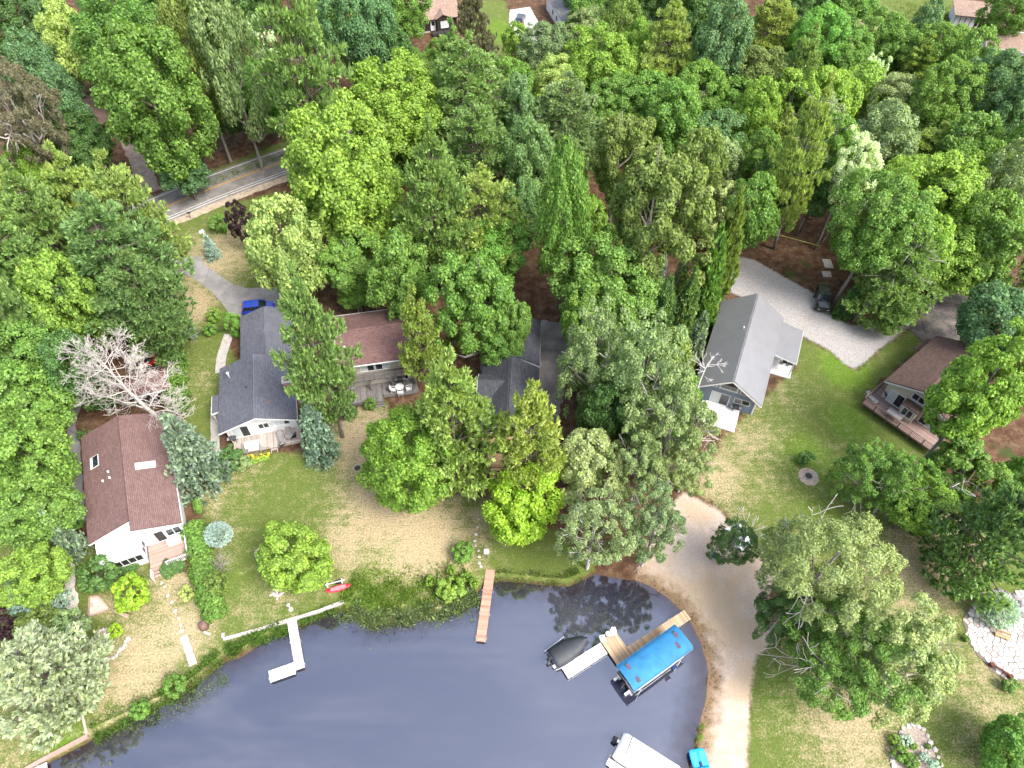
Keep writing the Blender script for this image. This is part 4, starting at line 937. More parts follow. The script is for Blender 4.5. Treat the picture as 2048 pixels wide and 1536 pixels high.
def boards(par, x0, x1, y0, y1, z, mat, bw=.16, along='y', th=.035, gap=.012, clip=None):
    """individual deck boards sharing one mesh"""
    n = max(1, int(round(((x1-x0) if along == 'y' else (y1-y0))/bw))); step = ((x1-x0) if along == 'y' else (y1-y0))/n; cache = {}
    for k in range(n):
        if along == 'y':
            c = x0+step*(k+.5); a, b_ = y0, y1
            if clip: a, b_ = clip(c)
        else: c = y0+step*(k+.5); a, b_ = x0, x1
        if b_-a < .1: continue
        key = round(b_-a, 2)
        if key not in cache:
            mb = MB(); w2 = (step-gap)/2
            if along == 'y': mb.box(-w2, w2, 0, b_-a, -th, 0)
            else: mb.box(0, b_-a, -w2, w2, -th, 0)
            cache[key] = mb.mesh('board', mat)
        o = link('board', cache[key], None, par); o.location = (c, a, z) if along == 'y' else (a, c, z)
def deck(par, x0, x1, y0, y1, z, mat, bw=.16, along='y', clip=None, z0=-.05, fmat=None, name='deck'):
    mb = MB(); mb.box(x0+.03, x1-.03, y0+.03, y1-.03, z-.2, z-.045)
    for x in np.linspace(x0+.2, x1-.2, 4):
        for y in np.linspace(y0+.2, y1-.2, 3): mb.box(x-.06, x+.06, y-.06, y+.06, z0, z-.2)
    d = mb.build(name, fmat or mat, par); boards(d, x0, x1, y0, y1, z, mat, bw, along, clip=clip); return d
def railing(par, pts_, z, mat, h=.95, post=1.4, bal=.16, balw=.035, top=.1, name='railing', slats=False):
    """posts, top and bottom rails and balusters (or horizontal slats) along a polyline"""
    mb = MB(); bb = MB(); pb = MB()
    for a, b_ in zip(pts_[:-1], pts_[1:]):
        a = Vector(a); b_ = Vector(b_); L = (b_-a).length; d = (b_-a)/L; n = max(1, int(round(L/post)))
        for k in range(n+1):
            p = a+d*L*k/n; pb.bar((p.x, p.y, z-.1), (p.x, p.y, z+h), .09, .09, (d.x, d.y, 0))
        mb.bar((a.x, a.y, z+h+.02), (b_.x, b_.y, z+h+.02), top, .04)
        if slats:
            for q in (.2, .42, .64, .84): bb.bar((a.x, a.y, z+h*q), (b_.x, b_.y, z+h*q), .03, .12)
        else:
            mb.bar((a.x, a.y, z+.1), (b_.x, b_.y, z+.1), .05, .06); m_ = int(L/bal)
            for k in range(1, m_):
                p = a+d*L*k/m_; bb.bar((p.x, p.y, z+.1), (p.x, p.y, z+h), balw, balw, (d.x, d.y, 0))
    r = mb.build(name, mat, par); bb.build('balusters' if not slats else 'rail_slats', mat, r)['kind'] = 'stuff'; pb.build('posts', mat, r)['kind'] = 'stuff'; return r
def steps(par, x0, x1, y0, z, n, mat, run=.28, name='steps'):
    h = z/n; mb = MB()
    for s_ in (x0+.05, x1-.05): mb.box(s_-.03, s_+.03, y0-run*n, y0, -.05, h*.8)
    o = mb.build(name, mat, par)
    for k in range(n-1):
        q = MB(); q.box(x0, x1, y0-run*(k+1), y0-run*k-.01, z-h*(k+1)-.05, z-h*(k+1)); q.build('tread', mat, o)
    return o

# ---------- house with blue-grey roof
F1 = Frame(-33.64, 46.90, 13.5); h1 = F1.root('house', 'white house with slate-blue shingle roof, brick chimney and pale wooden deck', 'house')
gable_walls(h1, .45, 8.4, .95, 9.6, -.05, 2.85, 4.35, wall_white); r1 = gable_roof(h1, 0, 8.8, -.05, 9.95, 3.0, 4.62, roof_blue, cap=galv)
gable_walls(h1, 2.75, 8.65, 9.6, 18.4, -.05, 2.6, 3.65, wall_white, name='wing_wall'); rw = gable_roof(h1, 2.4, 9.0, 9.3, 18.8, 2.72, 3.92, roof_blue, cap=galv)
mb = MB(); mb.hexa([(-.95, 3.3, 2.6), (.15, 3.3, 2.9), (.15, 6.0, 2.9), (-.95, 6.0, 2.6)], [(-.95, 3.3, 2.75), (.15, 3.3, 3.05), (.15, 6.0, 3.05), (-.95, 6.0, 2.75)]); pr = mb.build('porch_roof', roof_blue, h1)
mb = MB(); mb.bar((-.85, 3.45, -.05), (-.85, 3.45, 2.6), .1); mb.bar((-1.0, 3.27, 2.66), (.1, 3.27, 2.94), .04, .2); mb.bar((-1.0, 3.27, 2.66), (-1.0, 6.03, 2.66), .04, .2); mb.build('post', white_m, pr)
ch = MB().box(7.75, 8.75, 4.3, 5.2, -.05, 4.75).build('chimney', brick_m, h1)
MB().box(7.65, 8.85, 4.2, 5.3, 4.75, 4.9).build('chimney_cap', conc_m, ch); MB().box(7.95, 8.5, 4.5, 5.0, 4.9, 4.98).build('flue', black_m, ch)
pipe(r1, 1.35, 7.6, 3.55, 1.1, .12); pipe(r1, 3.5, 4.9, 4.25, .35, .06, black_m); window(h1, 2.05, .93, .45, 1.9, 2.0, 0, 2, name='sliding_door', glass=[CURT, GLASS])
window(h1, 5.9, .93, 1.35, 3.6, .95, 0, 6, glass=[GLASS, GLASS, CURT, CURT, CURT, GLASS])
dl = F1.l(464, 906, .35); dr = F1.l(597, 890, .35); dy = (dl[1]+dr[1])/2
d1 = deck(h1, .9, 8.7, dy, .93, .38, deck_pale, .16)
steps(h1, F1.l(541, 905, .3)[0], F1.l(555, 905, .3)[0], dy, .38, 2, deck_pale)
xs_ = F1.l(541, 905, .3)[0]
railing(h1, [(1.8, dy), (xs_-.1, dy)], .38, deck_pale, .38, 1.2, .14, name='low_fence'); railing(h1, [(xs_+1.1, dy), (8.7, dy)], .38, deck_pale, .38, 1.2, .14, name='low_fence')
railing(h1, [(.9, .9), (.9, dy+1.6)], .38, deck_pale, .8, 1.2, .14)
for wy in (2.5, 7.4): window(h1, .43, wy, 1.0, 1.3, 1.1, -math.pi/2, 2)
for wy in (12, 15.5): window(h1, 2.73, wy, .9, 1.3, 1.1, -math.pi/2, 2)
# ---------- house with red-brown cross roof
F2 = Frame(-20.72, 54.93, 10.5); h2 = F2.root('house', 'two-storey cream house with red-brown roof, balcony and weathered grey deck', 'house')
gable_walls(h2, .15, 8.75, .85, 8.0, -.05, 5.0, 6.45, wall_cream, 'x'); r2 = gable_roof(h2, -.1, 9.0, 0, 8.8, 5.2, 6.85, roof_red2, 'x', cap=roof_red2)
pipe(r2, 1.0, 2.0, 5.9, .7, .1); pipe(r2, 8.4, 7.5, 5.5, 1.2, .16)
window(h2, 3.2, .83, 2.95, 1.75, 1.95, 0, 2, name='sliding_door', glass=[CURT, GLASS]); window(h2, 5.05, .83, 2.95, 1.75, 1.95, 0, 2, name='sliding_door', glass=[GLASS, CURT])
bal = deck(h2, .2, 8.9, -.35, .83, 2.75, deck_grey, .15, 'x', name='balcony'); railing(h2, [(.2, -.33), (8.9, -.33)], 2.75, deck_grey, .95, 1.25, slats=True)
MB().box(.0, .12, -.4, .8, -.05, 4.3).build('privacy_wall', wall_cream, h2)
for k in range(2): window(h2, 3.3+k*2.0, .83, 1.1, 1.5, .8, 0, 2)
window(h2, 7.2, .83, .45, 1.5, 1.9, 0, 2, name='sliding_door')
yf = F2.l(697, 812, .45)[1]; d2 = deck(h2, .2, 4.6, yf, .8, .45, deck_grey, .15); yf2 = F2.l(800, 790, .45)[1]; deck(h2, 4.62, 8.9, yf2, .8, .45, deck_grey, .15)
railing(h2, [(.3, yf+.05), (2.6, yf+.05)], .3, deck_grey, .4, 1.2, slats=True, name='bench_rail'); railing(h2, [(4.7, yf2+.05), (8.9, yf2+.05)], .35, deck_grey, .5, 1.2, slats=True, name='bench_rail')
steps(h2, 3.0, 4.6, yf, .45, 3, deck_grey)
# ---------- dark shingled house behind the pines
F3 = Frame(-3.95, 46.85, -2.4); h3 = F3.root('house', 'charcoal house with dark shingle roof and cedar deck, between two bright pines', 'house')
gable_walls(h3, .35, 6.45, .9, 9.5, -.05, 3.05, 5.2, wall_black); r3 = gable_roof(h3, 0, 6.8, 0, 9.9, 3.2, 5.6, roof_dark, cap=roof_dark)
gable_walls(h3, 1.2, 6.6, 11.1, 18.0, -.05, 2.6, 4.0, wall_black, name='garage_wall'); rg = gable_roof(h3, .9, 6.9, 10.7, 18.4, 2.8, 4.4, roof_dark, cap=roof_dark)
MB().box(2.2, 5.6, 9.5, 11.1, -.05, 2.75).build('breezeway_wall', wall_black, h3)
yc = F3.l(990, 762, 5.3)[1]
mb = MB(); mb.slab([(-.35, yc-2.0, 4.1), (3.4, yc-2.0, 4.1), (3.4, yc, 5.45), (-.35, yc, 5.45)], .14); mb.slab([(-.35, yc, 5.45), (3.4, yc, 5.45), (3.4, yc+2.0, 4.1), (-.35, yc+2.0, 4.1)], .14); dm = mb.build('dormer_roof', roof_dark, h3)
mb = MB(); mb.bar((-.4, yc-2.03, 4.03), (3.0, yc-2.03, 4.03), .04, .2); mb.bar((-.38, yc-2.0, 4.0), (-.38, yc, 5.35), .04, .2); mb.bar((-.38, yc+2.0, 4.0), (-.38, yc, 5.35), .04, .2); mb.build('fascia', white_m, dm)
gable_walls(h3, .0, 3.3, yc-1.7, yc+1.7, 2.9, 4.05, 5.25, wall_black, 'x', name='dormer_wall')
window(h3, 3.1, .88, 3.0, 1.0, 1.7, 0, 1); window(h3, 4.3, .88, 3.0, 1.0, 1.3, 0, 1); window(h3, 1.8, .88, .6, 1.4, 1.6, 0, 2); door(h3, 3.1, .88, .9, 1.0, 2.0)
d3 = deck(h3, .6, 6.3, -1.2, .88, 1.9, cedar_wood, .16, 'x'); railing(h3, [(.6, .85), (.6, -1.2), (6.3, -1.2), (6.3, .85)], 1.9, cedar_wood, .95, 1.6, .14)
steps(h3, 1.6, 3.4, -3.0, 1.0, 4, cedar_wood, .4); deck(h3, 1.2, 4.4, -3.0, -1.22, 1.0, cedar_wood, .16, 'x', name='landing')
door(h3, 6.47, 8.6, .1, .9, 2.0, math.pi/2); window(h3, 5.9, 11.08, 1.0, .9, 1.0, 0, 1, frame=cedar_wood)
# ---------- house with grey metal roof
F4 = Frame(25.55, 51.81, -22.5); h4 = F4.root('house', 'slate-blue house with grey standing-seam metal roof and covered side porch', 'house')
gable_walls(h4, -3.45, 3.45, 1.45, 15.3, -.05, 3.35, 5.8, wall_blue); r4 = gable_roof(h4, -3.95, 3.95, .2, 15.9, 3.4, 6.2, metal_roof, cap=metal_roof)
ribs = {}
for sgn in (-1, 1):
    mb = MB(); mb.bar((0, 0, 0), (sgn*3.93, 0, -2.79), .05, .05); me_ = mb.mesh('rib', metal_roof)
    for k in range(39): o = link('rib', me_, None, r4); o.location = (sgn*.02, .35+k*.4, 6.215)
mb = MB(); mb.slab([(3.98, 9.2, 3.33), (6.9, 9.2, 2.72), (6.9, 15.3, 2.72), (3.98, 15.3, 3.33)], .12); pr = mb.build('porch_roof', metal_roof, h4)
mb = MB(); mb.bar((3.98, 9.17, 3.22), (6.9, 9.17, 2.61), .04, .18); mb.bar((6.93, 9.2, 2.61), (6.93, 15.3, 2.61), .04, .18); mb.build('fascia', white_m, pr)
for yy in (9.45, 12.2, 15.0): MB().box(6.55, 6.73, yy-.09, yy+.09, .1, 2.68).build('post', white_m, pr)
MB().box(3.46, 6.9, 9.0, 15.3, -.05, .14).build('porch_floor', plain('pale_slab', (.63, .61, .6), .8, .06, 2), h4)
door(h4, 3.47, 11.2, .14, .95, 2.05, math.pi/2); window(h4, 3.47, 13.2, 1.0, 1.2, 1.1, math.pi/2, 2)
# front gable glass: trapezoid window pair, band window, sliding door
def poly_window(par, poly, y, name='gable_window'):
    cx_ = sum(p[0] for p in poly)/len(poly); cz_ = sum(p[1] for p in poly)/len(poly); n = len(poly); inn = [(cx_+(x-cx_)*.84, cz_+(z-cz_)*.8) for x, z in poly]
    mb = MB(); mb.add([(x, y-.06, z) for x, z in poly]+[(x, y-.06, z) for x, z in inn]+[(x, y+.03, z) for x, z in poly]+[(x, y+.03, z) for x, z in inn],
        [(i, (i+1) % n, n+(i+1) % n, n+i) for i in range(n)]+[((i+1) % n, i, 2*n+i, 2*n+(i+1) % n) for i in range(n)]+[(n+i, n+(i+1) % n, 3*n+(i+1) % n, 3*n+i) for i in range(n)])
    o = mb.build(name, white_m, par); q = MB(); q.add([(x, y-.02, z) for x, z in inn], [tuple(range(n))]); q.build('pane', GLASS, o)
poly_window(h4, [(-1.25, 3.1), (1.0, 3.1), (1.0, 4.75), (-.0, 5.45), (-1.25, 4.6)], 1.43); poly_window(h4, [(1.2, 3.1), (2.75, 3.1), (2.75, 3.5), (1.2, 4.6)], 1.43); poly_window(h4, [(-2.9, 3.1), (-1.45, 3.1), (-1.45, 4.45), (-2.9, 3.45)], 1.43)
window(h4, 1.85, 1.43, 1.35, 1.9, .9, 0, 2); window(h4, -.75, 1.43, .25, 2.3, 2.05, 0, 2, name='sliding_door', glass=[CURT, GLASS])
mb = MB(); mb.box(3.33, 3.5, 1.38, 1.55, -.02, 3.3); mb.box(-3.5, -3.33, 1.38, 1.55, -.02, 3.3); mb.build('corner_board', white_m, h4)
MB().box(-2.6, 2.0, -2.0, 1.4, -.05, .13).build('patio_slab', MATS['pale_slab'], h4)
mb = MB(); mb.box(-2.2, .3, .6, 1.38, .13, .3); mb.box(-2.2, .3, .0, .6, .13, .2); mb.build('patio_step', MATS['pale_slab'], h4); pipe(r4, -.55, 9.4, 5.9, .3, .06, white_m)
for yy in (4, 8, 12): window(h4, -3.47, yy, 1.0, 1.2, 1.1, -math.pi/2, 2)
# ---------- house at right with wrap-around brown deck
F5 = Frame(42.79, 53.66, -50.4); h5 = F5.root('house', 'cream house with brown roof and wrap-around railed deck under the light green oak', 'house')
e5 = F5.l(1771, 763, 3.9); ex, ey = e5
DZ = .9
gable_walls(h5, ex+.35, ex+7.6, ey+.6, ey+11, -.05, 3.7, 5.3, wall_beige); r5 = gable_roof(h5, ex, ex+8, ey, ey+11.5, 3.9, 5.75, roof_brown, cap=roof_brown)
fl = F5.l(1724, 806, DZ); fr = F5.l(1832, 880, DZ); fx0, fy0 = fl; fx1 = fr[0]
d5 = deck(h5, fx0, fx0+9.5, fy0, ey+.58, DZ, deck_brown, .15, 'x'); deck(h5, fx0, ex+.33, ey+.6, ey+11.0, DZ, deck_brown, .15, 'x', name='side_deck')
railing(h5, [(fx0, ey+8.5), (fx0, fy0), (fx0+9.5, fy0)], DZ, rail_brown, 1.0, 1.7, .15)
steps(h5, fx0-.2, fx0+1.1, ey+11.0, DZ, 4, rail_brown)
window(h5, ex+1.9, ey+.58, DZ+.02, 1.9, 2.05, 0, 2, name='sliding_door', glass=[CURT, GLASS]); window(h5, ex+6.2, ey+.58, DZ+.02, 1.9, 2.05, 0, 2, name='sliding_door', glass=[GLASS, CURT])
MB().box(ex+3.1, ex+4.9, ey-.6, ey+.62, DZ, 3.1).build('bay_wall', wall_beige, h5); MB().box(ex+2.95, ex+5.05, ey-.75, ey+.5, 3.1, 3.22).build('bay_roof', roof_brown, h5); window(h5, ex+4.0, ey-.62, DZ+.7, 1.3, 1.3, 0, 2)
window(h5, ex+4.0, ey+.58, 3.5, 1.6, 1.0, 0, 2)
pr_ = F5.l(1868, 700, 2.7); MB().slab([(ex-.9, ey+8.6, 2.9), (ex+.3, ey+8.6, 3.6), (ex+.3, ey+11.4, 3.6), (ex-.9, ey+11.4, 2.9)], .1).build('porch_roof', roof_brown, h5)
pipe(r5, ex+4.6, ey+7, 5.55, .3, .12, white_m)
# ---------- left house with reddish roof, white sunroom and small deck
F0 = Frame(-43.34, 33.03, 23.5); h0 = F0.root('house', 'long house with reddish-brown roof, two skylights and a white sunroom', 'house')
gable_walls(h0, .35, 8.7, .6, 14.0, -.05, 2.85, 4.35, wall_white); r0 = gable_roof(h0, 0, 9.05, 0, 14.5, 3.0, 4.62, roof_red, y0r=-1.25)
mb = MB(); mb.bar((4.5-.12, .5, 4.68), (4.5-.12, 14.2, 4.68), .05, .09); mb.bar((4.5+.12, .5, 4.68), (4.5+.12, 14.2, 4.68), .05, .09); mb.build('ridge_vent', plain('dark_ridge_metal', (.07, .035, .03), .6), r0)
def skylight(par, cx_, cy_, w, l, zf, glass, side):
    z0 = zf(cx_-w/2); z1 = zf(cx_+w/2); mb = MB(); q = [(cx_-w/2, cy_-l/2, z0+.22), (cx_+w/2, cy_-l/2, z1+.22), (cx_+w/2, cy_+l/2, z1+.22), (cx_-w/2, cy_+l/2, z0+.22)]
    mb.slab(q[::1], .3); o = mb.build('skylight', white_m, par); q2 = [(cx_+(x-cx_)*.84, cy_+(y-cy_)*.9, z+.012) for x, y, z in q]; MB().slab(q2, .02).build('pane', glass, o)
zl = lambda x: 3.0+1.62*x/4.525; zr = lambda x: 4.62-1.62*(x-4.525)/4.525
skylight(r0, 1.35, 9.9, 1.0, 1.6, zl, GLASS, 0); skylight(r0, 6.6, 6.9, 1.9, .9, zr, CURT, 1)
for (x, y) in ((2.2, 6.6), (2.9, 7.4), (3.0, 6.5)): pipe(r0, x, y, zl(x), .35, .07, white_m)
sx0, sx1, sy0 = .75, 4.75, F0.l(244, 1119, 2.5)[1]
gw = MB(); gw.box(sx0+.15, sx1-.15, sy0+.2, .6, -.05, 2.35); sw = gw.build('sunroom_wall', wall_white, h0)
sr = MB(); sr.slab([(sx0-.15, sy0-.1, 2.5), (sx1, sy0-.1, 2.5), (sx1, 1.2, 3.35), (sx0-.15, 1.2, 3.35)], .12); sr.build('sunroom_roof', plain('white_roof_panel', (.78, .78, .78), .4, .02, 1.5), h0)
window(h0, (sx0+sx1)/2, sy0+.18, .95, 3.5, 1.15, 0, 5); window(h0, sx1-.13, sy0+1.2, .95, 1.5, 1.15, math.pi/2, 2)
dfy = -4.1; MB().box(4.7, 8.7, -.9, .62, -.05, 2.72).build('bay_wall', wall_white, h0); d0 = deck(h0, sx1, 8.75, dfy, -.92, .6, deck_red, .16, 'x'); railing(h0, [(8.7, -1.0), (8.7, dfy), (6.5, dfy)], .6, white_m, .9, 1.2, .15); railing(h0, [(sx1+.12, dfy), (sx1+.12, dfy-.9)], .15, white_m, .9, .9, .15)
steps(h0, sx1+.2, 6.4, dfy, .6, 3, deck_red); window(h0, 5.95, -.92, .62, 1.9, 2.0, 0, 2, name='sliding_door', glass=[CURT, GLASS]); window(h0, 7.8, -.92, 1.1, 1.5, 1.3, 0, 2)
MB().box(.3, sx0+.1, .2, .55, .3, 2.0).build('window_awning', teal_m, h0)
for wy in (3, 7, 11): window(h0, .33, wy, 1.0, 1.3, 1.1, -math.pi/2, 2)
# shed behind it under the bare tree
sp = P(297, 775, 2.4); Fs = Frame(sp.x-2.2, sp.y-1.4, 20); sh = Fs.root('garden_shed', 'small shed with reddish-brown roof under the bare white tree', 'shed')
gable_walls(sh, .3, 4.6, .3, 3.8, -.05, 1.9, 2.6, wall_brown, 'x'); gable_roof(sh, 0, 4.9, 0, 4.1, 2.0, 2.85, roof_red2, 'x')
# ---------- brown cabin at the top
F6 = Frame(-20.7, 151.36, 15.5); h6 = F6.root('cabin', 'dark brown cabin with tan roof and little gabled porch at the top edge', 'cabin')
gable_walls(h6, 0, 9.4, 0, 8, -.05, 2.7, 4.6, wall_brown, 'x'); r6 = gable_roof(h6, -.5, 10.2, -.5, 8.5, 2.75, 4.9, roof_tan, 'x', fascia=wall_brown)
mb = MB(); mb.slab([(4.7, -1.2, 2.85), (6.3, -1.2, 3.75), (6.3, 3.0, 3.75), (4.7, 3.0, 2.85)][::-1], .12); mb.slab([(6.3, -1.2, 3.75), (8.3, -1.2, 2.85), (8.3, 3.0, 2.85), (6.3, 3.0, 3.75)][::-1], .12); mb.build('porch_gable_roof', roof_tan, h6)
gable_walls(h6, 5.0, 8.0, -.9, .1, -.05, 2.75, 3.55, wall_brown, name='porch_wall')
window(h6, 6.6, -.92, 1.0, 1.7, 1.35, 0, 2, glass=CURT); door(h6, 4.3, -.02, .3, .95, 2.0); window(h6, 1.6, -.02, 1.2, 1.2, .9, 0, 2, glass=CURT)
deck(h6, 3.6, 8.4, -2.6, -.92, .5, wood('dark_deck_boards', (.02, .017, .016), (.05, .043, .04)), .2); railing(h6, [(3.6, -2.6), (8.4, -2.6)], .5, black_m, .9, 1.2, .2)
MB().box(-.04, 3.5, -.06, -.0, -.05, .3).build('foundation', conc_m, h6)
# ---------- grey garage at the top
F7 = Frame(10.44, 150.58, 14); h7 = F7.root('garage', 'white garage with grey shingle roof beside the pale concrete drive', 'garage')
gable_walls(h7, .3, 7.7, .3, 13, -.05, 2.7, 4.2, wall_white); gable_roof(h7, 0, 8.0, 0, 13.3, 2.8, 4.5, roof_grey)
for yy in (2.2, 5.0, 7.8): window(h7, .28, yy, .9, 1.2, 1.2, -math.pi/2, 2)
# ---------- white open shed, upper right
F8 = Frame(94.1, 155.6, -14); h8 = F8.root('open_shed', 'white open-fronted shed with brown roof at the top right', 'shed')
MB().box(0, 7.5, 4.5, 5, -.05, 2.3).box(0, .15, 0, 4.5, -.05, 2.3).box(7.35, 7.5, 0, 4.5, -.05, 2.3).build('wall', wall_white, h8)
mb = MB(); mb.slab([(-.4, -.6, 2.35), (7.9, -.6, 2.35), (7.9, 5.4, 3.2), (-.4, 5.4, 3.2)], .14); mb.build('roof', roof_tan, h8)
for k in range(4): MB().box(.2+k*1.05, 1.1+k*1.05, -.08, 0, -.05, 2.25).build('panel', white_m, h8)
for k in range(3): MB().box(4.9+k*1.1, 5.05+k*1.1, -.12, .03, -.05, 2.3).build('post', white_m, h8)
# ---------- white house with tan roof at the right edge
F9 = Frame(93.4, 139.9, -20); h9 = F9.root('house', 'white house with tan roof at the right edge of the photo, near the top', 'house')
gable_walls(h9, .4, 13.6, .4, 8.6, -.05, 2.85, 4.3, wall_white, 'x'); gable_roof(h9, 0, 14, 0, 9, 3.0, 4.7, roof_tan, 'x', cap=white_m)
for k in range(4): window(h9, 2.0+k*2.6, .38, .9, 1.3, 1.2, 0, 2)
door(h9, 3.3, .38, .1)
# ---------- brown-roofed house across the road, left
F10 = Frame(-79.2, 114.6, -20); h10 = F10.root('house', 'low house with stepped brown roof among the trees across the road', 'house')
gable_walls(h10, .4, 8.6, .4, 11.5, -.05, 2.6, 3.8, wall_brown); gable_roof(h10, 0, 9, 0, 12, 2.8, 4.1, roof_brown, fascia=wall_brown); mb = MB(); mb.slab([(3.5, -2.6, 2.3), (9.2, -2.6, 2.3), (9.2, -.06, 2.7), (3.5, -.06, 2.7)], .12); mb.build('porch_roof', roof_brown, h10)
for xx in (3.8, 8.9): MB().box(xx-.07, xx+.07, -2.4, -2.26, -.05, 2.25).build('post', wall_brown, h10)
# ------------------------------------------------------------------ docks, boats, vehicles, yard things
def frame_px(a, b, z):
    """frame whose x axis runs from photo point a to b on level z; returns root location, angle, length"""
    p, q = P(*a, z), P(*b, z); d = q-p; return p, math.atan2(d.y, d.x), d.length
brown_dock_m = wood('brown_dock_boards', (.274, .144, .099), (.395, .228, .167)); white_dock_m = wood('white_dock_boards', (.380, .365, .350), (.547, .532, .517)); tan_dock_m = wood('tan_dock_boards', (.380, .251, .152), (.471, .334, .213))
greywood = wood('silver_grey_boards', (.228, .213, .198), (.395, .372, .350))
def dock_run(par, x0, x1, y0, y1, mat, z=.02, bw=.15, frame=True, along='y', name='walkway'):
    """a deck section lying along local x with cross boards"""
    mb = MB()
    for y in (y0+.04, y1-.04): mb.box(x0, x1, y-.04, y+.04, z-.2, z-.04)
    for x in np.arange(x0+.4, x1, 2.4):
        for y in (y0-.05, y1+.05): mb.tube([(x, y, -1.6), (x, y, z+.18)], .035, 6)
    o = mb.build(name, galv, par); boards(o, x0, x1, y0, y1, z, mat, bw, along); return o
p, a, L = frame_px((961, 1283), (981, 1139), 0.02)
bd = empty('dock', (p.x, p.y, 0), a, 'straight reddish-brown dock reaching into the lake', 'dock'); dock_run(bd, 0, L, -.48, .48, brown_dock_m, .02, .16)
p, a, L = frame_px((600, 1338), (583, 1240), 0.02)
wd = empty('dock', (p.x, p.y, 0), a, 'white L-shaped dock below the light green round tree', 'dock'); dock_run(wd, 0, L, -.45, .45, white_dock_m, .02, .16); q = P(541, 1340, .02)
dock_run(wd, -.3, .85, .46, .46+(q-P(592, 1325, .02)).length, white_dock_m, .02, .16, along='x', name='foot_section')
p, a, L = frame_px((1129.5, 1346), (1208, 1296), 0.05); td = empty('dock', (p.x, p.y, 0), a, 'tan dock with square platform and white end section beside the boats', 'dock')
dock_run(td, 0, L, -.6, .6, white_m, .05, .3, name='white_section')
ca, sa = math.cos(a), math.sin(a)
def tl(px, py, z=.05):
    w = P(px, py, z); dx, dy = w.x-p.x, w.y-p.y; return dx*ca+dy*sa, -dx*sa+dy*ca
c0 = tl(1203.5, 1281.6); c1 = tl(1263, 1308); c2 = tl(1231, 1262); c3 = tl(1234, 1334); x0 = (c0[0]+c3[0])/2; x1 = (c1[0]+c2[0])/2; ylo = (c3[1]+c1[1])/2; yhi = (c0[1]+c2[1])/2
dock_run(td, max(L+.02, x0), x1, ylo, yhi, tan_dock_m, .06, .18, name='platform'); w0 = tl(1255, 1293); w1 = tl(1370.5, 1223); w2 = tl(1382, 1238)
dock_run(td, x1+.02, (w1[0]+w2[0])/2, min(w2[1], w1[1])-.0, max(w1[1], w0[1]), tan_dock_m, .05, .18)
plat_z = .06
def local_to_world(o, x, y, z): return Matrix.Rotation(o.rotation_euler[2], 3, 'Z') @ Vector((x, y, z))+Vector(o.location)
# ---- furniture builders
def chair(loc, rz, mat, label, name='patio_chair', frame=None, group=None, cat='chair', k=1.0):
    r = empty(name, loc, rz, label, cat, group); fm = frame or mat
    MB().hexa([(-.25, -.26, .36), (.25, -.26, .36), (.23, .24, .33), (-.23, .24, .33)], [(-.25, -.26, .41), (.25, -.26, .41), (.23, .24, .38), (-.23, .24, .38)]).build('seat', mat, r, bevel=.012)
    MB().hexa([(-.24, .2, .4), (.24, .2, .4), (.24, .25, .4), (-.24, .25, .4)], [(-.22, .38, .92), (.22, .38, .92), (.22, .42, .9), (-.22, .42, .9)]).build('backrest', mat, r, bevel=.012)
    for x, y in ((-.24, -.24), (.24, -.24), (-.22, .22), (.22, .22)): MB().tube([(x*1.1, y*1.1, 0), (x, y, .37)], .022, 6).build('leg', fm, r)
    for x in (-.28, .28): MB().box(x-.03, x+.03, -.26, .3, .58, .62).tube([(x, -.22, .36), (x, -.22, .59)], .02, 5).build('armrest', fm, r)
    r.scale = (k, k, k); return r
def lounger(loc, rz, mat, label, frame=None):
    r = empty('sun_lounger', loc, rz, label, 'lounger'); fm = frame or galv
    MB().box(-.3, .3, -.9, .35, .3, .38).build('cushion', mat, r, bevel=.02); MB().hexa([(-.3, .36, .3), (.3, .36, .3), (.3, .4, .3), (-.3, .4, .3)], [(-.3, .9, .72), (.3, .9, .72), (.3, .95, .66), (-.3, .95, .66)]).build('backrest', mat, r)
    MB().box(-.33, -.29, -.92, .9, .22, .3).box(.29, .33, -.92, .9, .22, .3).build('frame', fm, r)
    for x in (-.31, .31):
        for y in (-.8, .6): MB().box(x-.02, x+.02, y-.02, y+.02, 0, .22).build('leg', fm, r)
    return r
def round_table(loc, r_, mat, label, cat='table'):
    r = empty('patio_table', loc, 0, label, cat); MB().lathe([(r_, .70), (r_+.02, .72), (r_, .74)], 24).build('table_top', mat, r)
    for k in range(4): an = k*math.pi/2+.6; MB().tube([(math.cos(an)*r_*.75, math.sin(an)*r_*.75, 0), (math.cos(an)*r_*.5, math.sin(an)*r_*.5, .7)], .025, 6).build('leg', mat, r)
    return r
def grill(loc, rz, label):
    r = empty('barbecue_grill', loc, rz, label, 'grill'); MB().box(-.35, .35, -.25, .25, .55, .8).build('fire_box', black_m, r, bevel=.02)
    MB().add([(-.35, -.25, .81), (.35, -.25, .81), (.35, .25, .81), (-.35, .25, .81), (-.33, -.12, 1.02), (.33, -.12, 1.02), (.33, .18, 1.02), (-.33, .18, 1.02)], [(0, 1, 5, 4), (1, 2, 6, 5), (2, 3, 7, 6), (3, 0, 4, 7), (4, 5, 6, 7), (3, 2, 1, 0)]).build('lid', dkgrey_m, r)
    MB().box(.37, .65, -.2, .2, .74, .77).box(-.65, -.37, -.2, .2, .74, .77).build('side_shelf', galv, r)
    for x in (-.3, .3):
        for y in (-.2, .2): MB().box(x-.02, x+.02, y-.02, y+.02, 0, .55).build('leg', black_m, r)
    return r
